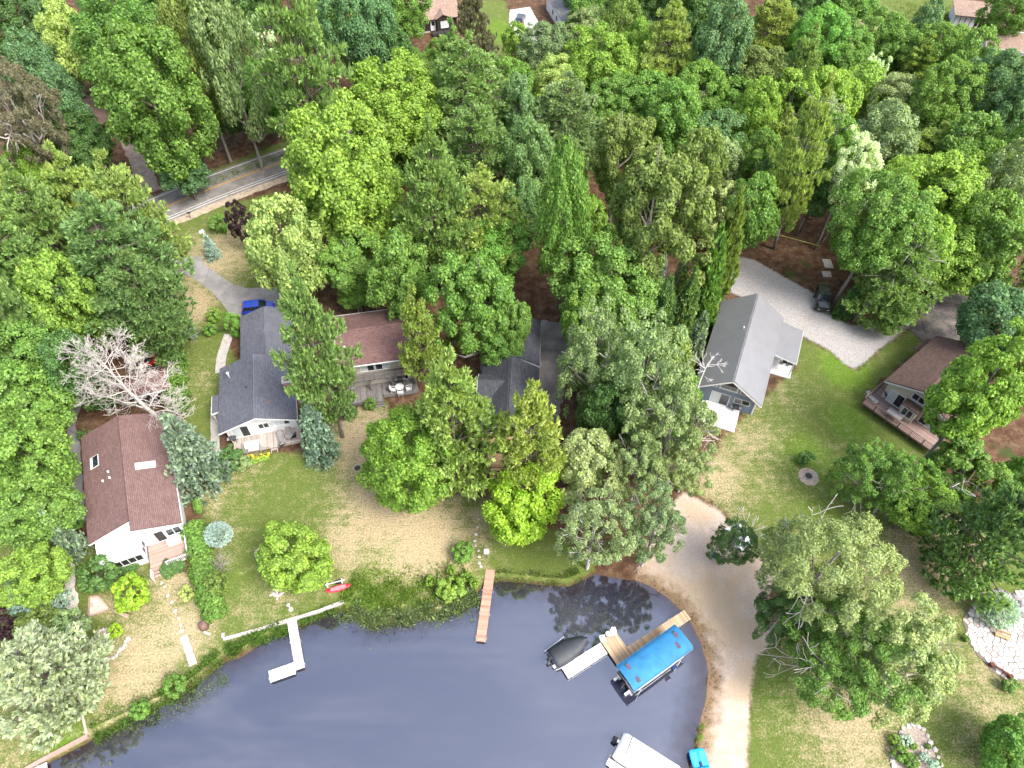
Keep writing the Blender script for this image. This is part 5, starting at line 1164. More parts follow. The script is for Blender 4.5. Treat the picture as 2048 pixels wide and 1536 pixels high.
def bench(a_, b_, mat, label, back=False, w=.36, h=.45, z=0.0, side=1):
    p, an, L = frame_px(a_, b_, h); r = empty('garden_bench', (p.x, p.y, z), an, label, 'bench')
    for k in range(2): MB().box(0, L, -w/2+k*w/2+.01, -w/2+(k+1)*w/2-.01, h-.06, h).build('seat_plank', mat, r)
    for x in (L*.14, L*.86): MB().box(x-.06, x+.06, -w/2+.04, w/2-.04, -.03, h-.06).build('leg', mat, r)
    if back:
        for k in range(2): MB().box(.02, L-.02, side*(w/2+.03)-.02, side*(w/2+.03)+.02, h+.12+.2*k, h+.28+.2*k).build('back_plank', mat, r)
        for x in (L*.12, L*.88): MB().box(x-.03, x+.03, side*(w/2+.06)-.015, side*(w/2+.06)+.03, -.03, h+.5).build('back_post', mat, r)
    return r
for (px, py, rz, lb) in ((1206, 1279, a+1.2, 'light grey chair on the tan platform, nearer the white dock section'), (1226, 1267, a-.6, 'light grey chair at the far corner of the tan platform')): w = P(px, py, .3); chair((w.x, w.y, plat_z), rz, grey_m if False else plain('pale_grey_mesh', (.5, .49, .49), .8, .06) if 'pale_grey_mesh' not in MATS else MATS['pale_grey_mesh'], lb)
w = P(1216, 1270, .4); round_table((w.x, w.y, plat_z), .26, MATS['pale_grey_mesh'], 'small round grey table between the two dock chairs')
# ---- boats
blue_canvas = plain('blue_canvas', (.016, .13, .28), .75, .1, 1.2, bump=.15, bscale=5); cover_dark = plain('charcoal_boat_cover', (.025, .029, .036), .6, .15, 1.5, bump=.3, bscale=4); alu = plain('aluminium', (.6, .6, .61), .35, .05, 3, metal=.5); patch_m = plain('sun_faded_patch', (.07, .06, .09), .8, .1)
def outboard(par, x, y, z, mat=black_m):
    o = MB().hexa([(x-.5, y-.17, z+.25), (x, y-.2, z+.25), (x, y+.2, z+.25), (x-.5, y+.17, z+.25)], [(x-.42, y-.12, z+.7), (x-.05, y-.15, z+.75), (x-.05, y+.15, z+.75), (x-.42, y+.12, z+.7)]).build('outboard_motor', mat, par, bevel=.04)
    MB().box(x-.35, x-.12, y-.07, y+.07, z-.75, z+.25).build('motor_leg', mat, o); MB().box(x-.02, x+.25, y-.12, y+.12, z-.05, z+.3).build('clamp_bracket', galv, o); return o
def canopy_z(): return 2.15
p, a, L = frame_px((1250.5, 1355.5), (1369, 1270), 2.35)
lift = empty('boat_lift', (p.x, p.y, 0), a, 'blue canopied boat lift at the tan dock', 'boat lift'); CW = 1.33
vs_, fs_ = [], []; nx_, ny_ = 14, 12
for i in range(nx_+1):
    for j in range(ny_+1):
        u_ = i/nx_; v_ = j/ny_*2-1; sag = .03*math.sin(u_*math.pi*4)**2
        vs_.append((u_*L, v_*CW, 2.1+.42*(1-v_*v_)**.6*(min(1, u_/.05, (1-u_)/.05)*.3+.7)-sag-(.0 if abs(v_) < .99 else 0)))
for i in range(nx_):
    for j in range(ny_): q = i*(ny_+1)+j; fs_.append((q, q+ny_+1, q+ny_+2, q+1))
cn = MB().add(vs_, fs_).build('canopy', blue_canvas, lift, True)
mb = MB(); mb.box(0, L, -CW-.015, -CW+.015, 1.72, 2.11); mb.box(0, L, CW-.015, CW+.015, 1.72, 2.11); mb.build('side_skirt', blue_canvas, cn)
for u_, v_, r_ in ((.12, .45, .3), (.12, -.55, .3), (.83, -.3, .2), (.9, .35, .3)):
    zt = 2.1+.42*(1-v_*v_)**.6+.012; MB().box(u_*L-.17, u_*L+.17, v_*CW-.3, v_*CW+.3, zt-.02, zt+.008).build('vent_patch', patch_m, cn)
MB().tube([(0, -CW, 1.7), (L, -CW, 1.7), (L, CW, 1.7), (0, CW, 1.7), (0, -CW, 1.7)], .03, 6).build('frame', alu, lift)
for x in (.9, L-1.4):
    for y in (-CW-.05, CW+.05): MB().tube([(x, y, -1.6), (x, y, 1.75)], .05, 8).build('post', alu, lift)
MB().box(L*.62, L*.62+.45, -CW-.45, -CW-.1, 1.1, 1.6).build('solar_panel', navy_m, lift)
pb = empty('pontoon_boat', local_to_world(lift, .2, 0, WATER_Z), a, 'pontoon boat sitting under the blue canopy', 'boat')
for y in (-.85, .85): MB().tube([(0, y, .05), (L-1.2, y, .05), (L-.5, y, .18), (L-.25, y, .3)], [.3, .3, .22, .05], 10).build('pontoon', alu, pb, True)
MB().box(.1, L-.7, -1.2, 1.2, .4, .5).build('floor', dkgrey_m, pb)
MB().box(.6, L-.9, -1.2, -1.14, .5, 1.15).box(.6, L-.9, 1.14, 1.2, .5, 1.15).box(.6, .66, -1.14, 1.14, .5, 1.15).box(L-.96, L-.9, -1.14, 1.14, .5, 1.15).build('side_panel', white_m, pb)
MB().box(.7, 1.4, -1.1, 1.1, .5, .95).box(L-2.2, L-1.1, -1.1, -.5, .5, .95).box(L-2.2, L-1.1, .5, 1.1, .5, .95).build('seat', plain('cream_vinyl', (.6, .57, .52), .6), pb); outboard(pb, 0.05, 0, .5)
for y in (-.8, .8): MB().box(-.55, .1, y-.12, y+.12, .3, .42).build('swim_step', white_m, pb)
# covered runabout
p, a, L = frame_px((1105, 1318), (1176, 1275), .35); rb = empty('speed_boat', (p.x, p.y, WATER_Z), a, 'small speedboat under a charcoal cover beside the white dock section', 'boat')
sec = []; NS = 12
for i in range(NS+1):
    u_ = i/NS; hw = 1.02*(1-max(0, (u_-.35)/.65)**2.0)*(.92+.08*min(1, u_/.1))+.02; zt = .62+.12*u_; pk = .95+.18*math.sin(min(1, u_/.55)*math.pi)*.6-.25*max(0, u_-.6)
    sec.append([(u_*L, -hw*.75, -.25+.25*u_*u_), (u_*L, -hw, zt), (u_*L, -hw*.5, (zt+pk)/2+.04*math.sin(u_*19)), (u_*L, 0, pk), (u_*L, hw*.5, (zt+pk)/2+.04*math.sin(u_*17+1)), (u_*L, hw, zt), (u_*L, hw*.75, -.25+.25*u_*u_)])
mb = MB(); mb.add([v for s_ in sec for v in (s_[0], s_[1], s_[5], s_[6])], [(i*4+k, i*4+(k+1) % 4, i*4+4+(k+1) % 4, i*4+4+k) for i in range(NS) for k in (0, 2, 3)]+[(3, 2, 1, 0)]); mb.build('hull', white_m, rb, True)
mb = MB(); mb.add([(x, y*1.02, z+.012) for s_ in sec for (x, y, z) in [(s_[1][0], s_[1][1], s_[1][2]-.2)]+s_[1:6]+[(s_[5][0], s_[5][1], s_[5][2]-.2)]], [(i*7+k, i*7+k+1, i*7+8+k, i*7+7+k) for i in range(NS) for k in range(6)]+[tuple(range(7))[::-1]]); mb.build('cover', cover_dark, rb, True); outboard(rb, -.05, .1, .55)
MB().tube([(-.2, -.95, .35), (1.6, -1.3, .35)], .04, 6).tube([(-.2, 1.1, .3), (2.2, 1.35, .35)], .04, 6).build('mooring_rail', alu, rb); MB().box(-.28, -.02, -.75, -.45, .2, .45).build('swim_step', white_m, rb)
# white covered pontoon, bottom edge
p, a, L = frame_px((1234, 1484), (1331, 1546), .9); wp = empty('pontoon_boat', (p.x, p.y, WATER_Z), a, 'pontoon boat under a white cover at the bottom edge', 'boat'); L = 6.2
for y in (-.85, .85): MB().tube([(.1, y, .05), (L-1, y, .05), (L-.3, y, .2)], [.3, .3, .08], 10).build('pontoon', alu, wp, True)
MB().box(.1, L-.5, -1.2, 1.2, .4, .5).build('floor', dkgrey_m, wp)
vs_, fs_ = [], []; nx_ = 16; ny_ = 10
for i in range(nx_+1):
    for j in range(ny_+1):
        u_ = i/nx_; v_ = j/ny_*2-1; e = min(1, u_/.07, (1-u_)/.07); e = math.sqrt(max(0, 1-(1-e)**2)); s_ = math.sqrt(max(0, 1-abs(v_)**6))
        vs_.append((.15+u_*(L-.5), v_*1.27*(.9+.1*e), .55+(.62+.16*math.cos(v_*1.4)+.05*math.sin(u_*9)*math.cos(v_*3))*(.25+.75*e)*(.3+.7*s_)))
for i in range(nx_):
    for j in range(ny_): q = i*(ny_+1)+j; fs_.append((q, q+ny_+1, q+ny_+2, q+1))
cv = MB().add(vs_, fs_).build('cover', plain('white_boat_cover', (.74, .74, .73), .6, .04, 1.5, bump=.2, bscale=4), wp, True)
MB().tube([(1.0, 1.15, 1.2), (1.05, .4, 1.42), (1.1, -.5, 1.42)], .035, 6).build('cover_strap', dkgrey_m, cv); outboard(wp, .0, .25, .5); MB().box(.0, L-.6, -1.3, -1.2, .35, .55).build('bumper', black_m, wp)
p2, a2, L2 = frame_px((1217, 1517), (1290, 1565), .05); wd2 = empty('dock', (p2.x, p2.y, 0), a2, 'worn white wooden dock beside the white covered boat', 'dock'); dock_run(wd2, 0, L2+2, -.55, .45, white_dock_m, .02, .14, along='x')
# blue pedal boat on the sand
p, a, L = frame_px((1391, 1498), (1406, 1546), .2); pe = empty('pedal_boat', (p.x, p.y, -.02), a, 'bright blue plastic pedal boat at the water edge, bottom of photo', 'boat'); cy = plain('cyan_plastic', (.01, .25, .6), .35, .05)
sec = [(0, .52, .3), (.1, .66, .34), (.5, .74, .36), (1.3, .74, .36), (2.0, .66, .38), (2.35, .4, .4)]
mb = MB(); mb.add([v for x, w_, z in sec for v in ((x, -w_*.8, 0), (x, -w_, z), (x, w_, z), (x, w_*.8, 0))], [(i*4+k, i*4+(k+1) % 4, i*4+4+(k+1) % 4, i*4+4+k) for i in range(5) for k in range(4)]+[(3, 2, 1, 0), (20, 21, 22, 23)]); mb.build('hull', cy, pe, bevel=.03)
for y in (-.36, .36): MB().box(.25, 1.5, y-.24, y+.24, .37, .41).build('deck_panel', plain('pale_cyan_plastic', (.04, .42, .75), .35, .05) if 'pale_cyan_plastic' not in MATS else MATS['pale_cyan_plastic'], pe, bevel=.015); 
for y in (-.36, .36): MB().hexa([(1.45, y-.22, .4), (1.55, y-.22, .4), (1.55, y+.22, .4), (1.45, y+.22, .4)], [(1.62, y-.2, .75), (1.68, y-.2, .75), (1.68, y+.2, .75), (1.62, y+.2, .75)]).build('seat_back', cy, pe)
MB().box(1.1, 1.5, -.1, .1, .38, .55).build('steering_box', navy_m, pe)
# red kayak on the grass
p, a, L = frame_px((651, 1183), (702, 1169), .25); ky = empty('kayak', (p.x, p.y, 0), a, 'red kayak lying on the lawn above the shore weeds', 'kayak'); redp = plain('red_plastic', (.5, .02, .03), .35, .06); pinkp = plain('faded_red_plastic', (.6, .16, .18), .5, .08)
mb = MB(); rows = []; 
for i in range(13):
    u_ = i/12; w_ = .36*(1-(2*u_-1)**2)**.7+.01; rows.append([(u_*L, -w_*.4, .02+.1*(2*u_-1)**4), (u_*L, -w_, .2+.12*(2*u_-1)**4), (u_*L, -w_*.75, .27+.1*(2*u_-1)**4), (u_*L, w_*.75, .27+.1*(2*u_-1)**4), (u_*L, w_, .2+.12*(2*u_-1)**4), (u_*L, w_*.4, .02+.1*(2*u_-1)**4)])
mb.add([v for r_ in rows for v in r_], [(i*6+k, i*6+(k+1) % 6, i*6+6+(k+1) % 6, i*6+6+k) for i in range(12) for k in range(6)]); mb.build('hull', redp, ky, True)
MB().prism([(L*(.5+.4*math.cos(t)), .22*math.sin(t)) for t in np.linspace(0, 6.28, 20)[:-1]], .26, .285).build('cockpit', pinkp, ky)
p = P(668, 1166, .2); rk = empty('canoe_rack', (p.x, p.y, 0), a, 'low white rack behind the red kayak', 'rack')
MB().box(-.9, 1.1, -.04, .04, .25, .32).build('rail', white_m, rk)
for x in (-.7, .8): MB().box(x-.05, x+.05, -.25, .25, 0, .25).build('leg', white_m, rk)
p = P(676, 1163, .15); bg_ = empty('bundle', (p.x, p.y, 0), .3, 'black bundle lying beside the red kayak', 'bundle'); MB().add([(-.35, -.2, 0), (.35, -.25, 0), (.3, .25, 0), (-.3, .22, 0), (-.2, -.12, .3), (.2, -.1, .22), (.18, .14, .26), (-.15, .12, .32)], [(0, 1, 5, 4), (1, 2, 6, 5), (2, 3, 7, 6), (3, 0, 4, 7), (4, 5, 6, 7), (3, 2, 1, 0)]).build('tarp', black_m, bg_, bevel=.03)
# ---- vehicles
def car(loc, rz, paint, label, L=4.3, Wd=1.78, H=1.55, suv=True, offroad=False):
    """x forward; body lofted from side profile stations"""
    r = empty('parked_car', loc, rz, label, 'car'); hw = Wd/2; zb = .55 if offroad else .32; belt = .95 if not offroad else 1.15
    st = [(-L/2, .86, .72), (-L/2+.12, .95, belt), (-L*.2, 1, belt+.02), (L*.14, 1, belt), (L*.3, .98, belt-.04), (L/2-.15, .93, belt-.16), (L/2, .82, .66)] if not offroad else [(-L/2, .9, .75), (-L/2+.08, .96, belt), (-L*.1, .96, belt), (L*.14, .9, belt), (L*.3, .84, belt-.03), (L/2-.12, .8, belt-.07), (L/2, .72, .75)]
    mb = MB(); mb.add([v for x, f, z in st for v in ((x, -hw*f*.92, zb), (x, -hw*f, (zb+z)*.52), (x, -hw*f*.96, z), (x, hw*f*.96, z), (x, hw*f, (zb+z)*.52), (x, hw*f*.92, zb))],
        [(i*6+k, i*6+(k+1) % 6, i*6+6+(k+1) % 6, i*6+6+k) for i in range(len(st)-1) for k in range(6)]+[(5, 4, 3, 2, 1, 0), tuple(range((len(st)-1)*6, len(st)*6))]); body = mb.build('body', paint, r, bevel=.03)
    xb, xt0, xt1, xf = (-L/2+.1, -L/2+.42, L*.06, L*.25) if not offroad else (-L/2+.1, -L/2+.18, L*.02, L*.12)
    b4 = [(xb, -hw*.9, belt), (xf, -hw*.9, belt-.01), (xf, hw*.9, belt-.01), (xb, hw*.9, belt)]; t4 = [(xt0, -hw*.74, H), (xt1, -hw*.74, H), (xt1, hw*.74, H), (xt0, hw*.74, H)]
    if offroad: t4 = [(x, y*1.1, z) for x, y, z in t4]
    MB().hexa(b4, t4).build('cabin_glass', GLASS, r)
    MB().slab([(xt0-.03, -hw*.77*(1.1 if offroad else 1), H+.03), (xt1+.03, -hw*.77*(1.1 if offroad else 1), H+.03), (xt1+.03, hw*.77*(1.1 if offroad else 1), H+.03), (xt0-.03, hw*.77*(1.1 if offroad else 1), H+.03)], .05).build('roof', paint, r, bevel=.02)
    mb = MB()
    for q0, q1 in zip(b4, t4): mb.bar(q0, (q1[0], q1[1], q1[2]), .07, .07)
    for s_ in (1, -1): mb.bar((-.2, s_*hw*.9, belt), (-.2, s_*hw*.75*(1.1 if offroad else 1), H), .07, .06)
    mb.build('pillar', paint, r)
    wr = .33 if not offroad else .42
    for x in (-L*.31, L*.31):
        for y in (-1, 1):
            m_ = MB(); yy = y*(hw-.06 if not offroad else hw+.02); prof = [(wr*.6, -.11), (wr, -.1), (wr, .1), (wr*.6, .11)]; n_ = 16; vs2 = []; 
            for r_, t_ in prof:
                for k in range(n_): an = 2*math.pi*k/n_; vs2.append((x+r_*math.cos(an), yy+t_, wr+r_*math.sin(an)))
            m_.add(vs2, [(i*n_+k, i*n_+(k+1) % n_, (i+1)*n_+(k+1) % n_, (i+1)*n_+k) for i in range(3) for k in range(n_)]); w_ = m_.build('wheel', black_m, r)
            m2 = MB(); m2.add([(x+wr*.62*math.cos(2*math.pi*k/12), yy+y*.09, wr+wr*.62*math.sin(2*math.pi*k/12)) for k in range(12)], [tuple(range(12))]); m2.build('rim', galv, w_)
    for y in (-1, 1):
        MB().box(L/2-.1, L/2+.01, y*hw*.66-.13, y*hw*.66+.13, .68, .8).build('headlight', CURT, r); MB().box(-L/2-.01, -L/2+.06, y*hw*.7-.1, y*hw*.7+.1, .72, .95).build('tail_light', redp, r); MB().box(L*.17, L*.21, y*(hw+.1)-.08, y*(hw+.1)+.08, belt-.02, belt+.14).build('mirror', paint, r)
    if offroad:
        for y in (-1, 1): MB().box(L*.2, L*.44, y*hw*.82-.14, y*hw*.82+.2*y, .84, .9).build('fender', black_m, r)
        MB().box(L/2, L/2+.16, -hw*.8, hw*.8, .55, .72).build('bumper', black_m, r); MB().tube([(-L/2-.01, 0, .95), (-L/2-.22, 0, .95)], .38, 14).build('spare_wheel', black_m, r); MB().box(xf+.02, xf+.35, -.35, .35, belt-.02, belt+.02).build('hood_vent', dkgrey_m, r)
    return r
def carpaint(name, col):
    m, nt, b = new_mat(name); b.inputs['Base Color'].default_value = (*col, 1); b.inputs['Roughness'].default_value = .22; b.inputs['Coat Weight'].default_value = .7; b.inputs['Coat Roughness'].default_value = .05; return m
w = P(516, 614, .8); car((w.x, w.y, .024), math.radians(10), carpaint('blue_car_paint', (.012, .04, .33)), 'blue hatchback parked at the end of the curving driveway')
w = P(1646, 599, .8); car((w.x, w.y, 0), math.radians(-103), carpaint('black_car_paint', (.008, .009, .01)), 'black off-road car parked on the gravel drive', 4.1, 1.85, 1.85, True, True)
w = P(1041, 37, .7); car((w.x, w.y, .024), math.radians(82), carpaint('dark_grey_car_paint', (.02, .022, .025)), 'dark car on the pale concrete drive at the top', 4.7)
for px, py, rz, lb in ((270, 718, .3, 'white-topped utility cart left behind the bare tree'), (296, 710, .3, 'white-topped utility cart right behind the bare tree')):
    w = P(px, py, 1.6); ct = empty('utility_cart', (w.x, w.y, 0), rz, lb, 'cart'); MB().slab([(-.9, -.65, 1.8), (.9, -.65, 1.8), (.9, .65, 1.85), (-.9, .65, 1.85)], .06).build('roof', plain('cream_plastic', (.62, .58, .5), .6) if 'cream_plastic' not in MATS else MATS['cream_plastic'], ct)
    MB().box(-1.1, 1.1, -.6, .6, .35, .75).build('body', redp if px > 280 else MATS['cream_plastic'], ct, bevel=.05); MB().box(-.4, .2, -.55, .55, .75, 1.0).build('seat', dkgrey_m, ct)
    for x in (-.8, .8):
        for y in (-.55, .55): MB().bar((x, y, .7), (x, y, 1.78), .04).build('post', black_m, ct); MB().tube([(x, y-.08, .26), (x, y+.08, .26)], .26, 12).build('wheel', black_m, ct)
# ---- deck and patio furniture
def onf(F, px, py, z): q = P(px, py, z); return (q.x, q.y)
z1 = .38; x, y = onf(F1, 508, 899, .7); sw_ = empty('garden_swing', (x, y, z1), F1.a, 'white canopied seat on the pale wooden deck', 'swing seat')
MB().slab([(-.75, -.45, 1.3), (.75, -.45, 1.3), (.85, .45, 1.45), (-.85, .45, 1.45)], .05).build('canopy', white_m, sw_); MB().box(-.6, .6, -.2, .25, .4, .48).build('seat', white_m, sw_)
for xx in (-.75, .75): MB().bar((xx, -.4, 0), (xx, 0, 1.3), .05).bar((xx, .4, 0), (xx, 0, 1.3), .05).build('frame', galv, sw_)
x, y = onf(F1, 563, 878, .6); lounger((x, y, z1), F1.a+.2, grey_m, 'grey lounger left on the pale wooden deck'); x, y = onf(F1, 577, 862, .6); lounger((x, y, z1), F1.a+.1, grey_m, 'grey lounger against the window wall of the pale deck')
x, y = onf(F1, 566, 891, .6); chair((x, y, z1), F1.a+2.8, dkgrey_m, 'dark chair near the steps of the pale deck'); x, y = onf(F1, 588, 874, .6); chair((x, y, z1), F1.a-1.5, black_m, 'black chair at the right end of the pale deck'); x, y = onf(F1, 580, 876, .5); round_table((x, y, z1), .45, grey_m, 'round grey table on the pale deck by the spruce')
x, y = onf(F1, 467, 880, .8); grill((x, y, z1), F1.a, 'black grill at the left end of the pale deck')
x, y = onf(F2, 799, 774, 1.1); round_table((x, y, .45), .52, white_m, 'white round table on the weathered grey deck')
for px, py, rz, lb in ((787, 779, 1.4, 'white chair left of the round white table'), (817, 777, -1.4, 'white chair right of the round white table'), (801, 786, 3.1, 'white chair in front of the round white table')): x, y = onf(F2, px, py, .9); chair((x, y, .45), F2.a+rz, white_m, lb, k=1.15)
for px, py, lb in ((695, 780, 'folding grey chair at the far left of the weathered deck'), (706, 776, 'grey chair second from left on the weathered deck')): x, y = onf(F2, px, py, .8); chair((x, y, .45), F2.a, grey_m, lb)
x, y = onf(F2, 800, 758, 1.2); grill((x, y, .45), F2.a, 'grill behind the round white table')
x, y = onf(F5, 1774, 789, 1.4); chair((x, y, DZ), F5.a+2.6, navy_m, 'navy blue chair on the brown deck', k=1.25); x, y = onf(F5, 1744, 796, 1.2); lounger((x, y, DZ), F5.a+1.3, grey_m, 'grey lounger in the corner of the brown deck')
x, y = onf(F5, 1790, 829, 1.5); tb = empty('patio_table', (x, y, DZ), F5.a, 'long grey table near the front rail of the brown deck', 'table'); MB().box(-.9, .9, -.5, .5, .7, .75).build('table_top', grey_m, tb)
for xx in (-.8, .8):
    for yy in (-.4, .4): MB().box(xx-.04, xx+.04, yy-.04, yy+.04, 0, .7).build('leg', grey_m, tb)
x, y = onf(F4, 1472, 815, .8); grill((x, y, .13), F4.a+.1, 'black grill against the slate-blue front wall')
for px, py, lb in ((1571, 722, 'dark chair on the covered side porch, left one'), (1582, 726, 'dark chair on the covered side porch, right one')): x, y = onf(F4, px, py, .7); chair((x, y, .14), F4.a, black_m, lb, k=1.1)
x, y = onf(F0, 348, 1080, 1.0); bx = empty('deck_box', (x, y, .6), F0.a, 'white storage box on the small reddish deck', 'box'); MB().box(-.7, .7, -.3, .3, 0, .5).build('chest', white_m, bx, bevel=.02); MB().box(-.73, .73, -.33, .33, .5, .56).build('lid', white_m, bx)
# ---- benches and fire rings
bench((229, 1221), (256, 1233), deck_red, 'plain wooden bench beside the lime bush'); bench((148, 1277), (169, 1249), deck_red, 'plain wooden bench left of the round fire ring'); bench((1941, 1120), (1962, 1134), cedar_wood, 'orange wooden bench beside the big dark pine', True); bench((1991, 1266), (2020, 1277), cedar_wood, 'orange wooden bench on the white stone patio', True, .42)
lg = empty('log_bench', tuple(P(1999, 1343)), math.atan2((P(2018, 1354)-P(1982, 1331)).y, (P(2018, 1354)-P(1982, 1331)).x), 'dark red log bench with stump ends at the patio edge', 'bench'); rl = plain('dark_red_wood', (.1, .028, .018), .8, .2)
MB().tube([(-.75, 0, .42), (.75, 0, .42)], .12, 8).build('seat_log', rl, lg)
for xx in (-.85, .85): MB().lathe([(.24, -.03), (.22, .2), (.21, .5)], 10, (xx, 0, 0)).build('stump', rl, lg)
stone_m = plain('field_stone', (.26, .24, .22), .9, .25, 2.5, bump=.4, bscale=8); pale_stone = plain('pale_stone', (.4, .365, .345), .9, .14, 2, bump=.3, bscale=8); char_m = plain('charcoal_ash', (.035, .032, .03), .95, .3, 5)
rock_meshes = []
for k in range(6):
    rr = np.random.default_rng(500+k); bm = bmesh.new(); bmesh.ops.create_icosphere(bm, subdivisions=1, radius=1)
    for v in bm.verts: v.co *= float(rr.uniform(.78, 1.15)); v.co.z = max(-.35, v.co.z)*.62
    me_ = bpy.data.meshes.new('stone'); bm.to_mesh(me_); bm.free(); rock_meshes.append(me_)
def rock(par, x, y, z, s, mat, rng, name='stone'):
    k = rng.randrange(6); key = (k, mat.name)
    if key not in ROCKS: m_ = rock_meshes[k].copy(); m_.materials.append(mat); ROCKS[key] = m_
    o = link(name, ROCKS[key], None, par); o.location = (x, y, z+s*.12); o.rotation_euler = (0, 0, rng.uniform(0, 6.28)); o.scale = (s, s*rng.uniform(.7, 1.1), s*rng.uniform(.6, .9)); return o
ROCKS = {}
def fire_ring(px, py, r_, label, n=12, mat=None, fill=None):
    w = P(px, py); o = empty('fire_ring', (w.x, w.y, 0), 0, label, 'fire ring'); rng = random.Random(int(px)); MB().lathe([(r_*.95, -.04), (r_*.95, .01), (.05, .03)], 18).build('ash_bed', fill or char_m, o)
    for k in range(n): an = 2*math.pi*k/n; rock(o, r_*math.cos(an), r_*math.sin(an), 0, r_*.27, mat or stone_m, rng)
    return o
fire_ring(205, 1271, .62, 'round fire ring with pinkish stones near the benches', 14, pale_stone, plain('pinkish_gravel', (.36, .25, .2), .95, .25, 6)); fire_ring(715, 936, .42, 'small dark fire ring on the dry lawn', 10); fire_ring(521, 1106, .55, 'thin-rimmed fire ring left of the light green round tree', 14, pale_stone); fr_ = fire_ring(1617, 952, .48, 'fire ring in the bare patch of the right lawn', 12)
sheet('bare_patch', [(P(1617, 953).x+1.15*math.cos(t), P(1617, 953).y+1.2*math.sin(t)) for t in np.linspace(0, 6.28, 20)[:-1]], .006, plain('bare_earth', (.3, .24, .19), .95, .2, 3), .15, .3)
# ---- seawalls
def beam(name, path_px, z0, z1, w, mat, label, cat, zref=0.0, seg=2.4):
    q = pts(path_px, zref); o = empty(name, tuple(q[0][:2])+(0,), 0, label, cat); off = q[0]
    for a_, b_ in zip(q[:-1], q[1:]):
        L_ = (b_-a_).length; n_ = max(1, int(L_/seg)); d_ = (b_-a_)/L_; nn = Vector((-d_.y, d_.x, 0))*w/2
        for k in range(n_):
            s0 = a_+d_*(L_*k/n_+.008)-off; s1 = a_+d_*(L_*(k+1)/n_-.008)-off; pl = [s0-nn, s1-nn, s1+nn, s0+nn]
            MB().prism([(v.x, v.y) for v in pl], z0, z1).build('timber', mat, o)
    return o
beam('seawall', [(20, 1556), (95, 1514), (176, 1471)], -1.4, .12, .32, deck_red, 'timber-capped seawall at the lower left corner', 'seawall'); beam('edging_timber', [(174, 1468), (167, 1438), (158, 1385)], -.1, .1, .2, deck_pale, 'pale timber edging running up from the corner seawall', 'edging')
beam('seawall', [(446, 1279), (510, 1262), (577, 1241), (640, 1222), (688, 1203)], -1.2, .12, .34, conc_m, 'pale concrete seawall behind the white L-shaped dock', 'seawall'); beam('edging_timber', [(446, 1276), (447, 1266)], -.1, .1, .3, conc_m, 'short return at the left end of the pale seawall', 'edging')
w = P(86, 1534, .1); dk_ = empty('dock', (w.x, w.y, 0), math.radians(28), 'corner of a white dock cut by the bottom left edge', 'dock'); dock_run(dk_, -3.2, .3, -.9, .3, white_m, .04, .3)
# slatted boardwalk
p, a, L = frame_px((387, 1330), (367, 1272), .05); bwk = empty('boardwalk', (p.x, p.y, 0), a, 'narrow slatted grey boardwalk on the dry lawn by the shore', 'boardwalk'); MB().box(0, L, -.32, -.24, -.03, .06).box(0, L, .24, .32, -.03, .06).build('runner', greywood, bwk); boards(bwk, 0, L, -.36, .36, .1, greywood, .2, 'y')
# ---- posts
def post_thing(name, px, py, h, r_, mat, label, cat, top=None):
    w = P(px, py); o = empty(name, (w.x, w.y, 0), 0, label, cat); MB().tube([(0, 0, -.05), (0, 0, h)], r_, 8).build('post', mat, o); return o
fp = post_thing('flag_pole', 555, 1186, 3.2, .05, white_m, 'bare white pole standing in a heap of stones', 'pole'); MB().lathe([(.0, 3.2), (.09, 3.26), (.0, 3.35)], 8).build('finial', white_m, fp)
rng_ = random.Random(3); rp_ = empty('stone_pile', tuple(P(555, 1187)), 0, 'heap of pale stones at the foot of the white pole', 'stones')
for k in range(16): rock(rp_, rng_.gauss(0, .32), rng_.gauss(0, .28), 0, rng_.uniform(.12, .2), pale_stone, rng_)
lp = post_thing('yard_light', 582, 1219, 1.1, .05, white_m, 'short white yard light near the white dock', 'lamp'); MB().lathe([(.14, 1.1), (.18, 1.18), (.1, 1.26)], 10).build('lamp_head', white_m, lp); MB().lathe([(.26, -.02), (.24, .06)], 12).build('base', conc_m, lp)
bh = post_thing('bird_house', 974, 1116, 1.25, .04, rail_brown, 'little grey bird house on a post near the brown dock', 'bird house'); MB().box(-.2, .2, -.2, .2, 1.25, 1.5).build('box', galv, bh); MB().slab([(-.26, -.26, 1.5), (.26, -.26, 1.5), (.26, .26, 1.6), (-.26, .26, 1.6)], .03).build('roof', plain('grey_blue_paint', (.3, .34, .4), .6), bh)
mbx = post_thing('mailbox', 382, 437, 1.0, .06, rail_brown, 'dark mailbox on a post at the road edge', 'mailbox'); MB().tube([(-.28, 0, 1.1), (.28, 0, 1.1)], .12, 8).build('box', black_m, mbx)
sp_ = post_thing('road_sign', 466, 408, 2.1, .04, galv, 'thin sign post on the near road verge', 'sign'); MB().box(-.25, .25, -.02, .02, 1.5, 2.1).build('sign_plate', galv, sp_)
w = P(403, 464); wr_ = empty('boulder', (w.x, w.y, 0), 0, 'white boulder on the lawn near the road', 'boulder'); rock(wr_, 0, 0, 0, .5, white_m, rng_)
stp = P(407, 1252, .2); st_ = empty('tree_stump', (stp.x, stp.y, 0), 0, 'brown stump with stones at the foot of the tall hedge', 'stump'); MB().lathe([(.5, -.05), (.45, .25), (.42, .62), (.36, .68)], 12).build('trunk', plain('stump_bark', (.12, .07, .055), .9, .25, 4), st_, True)
for k in range(5): rock(st_, .2+k*.13, -.55-.05*k, 0, .16, pale_stone, rng_)
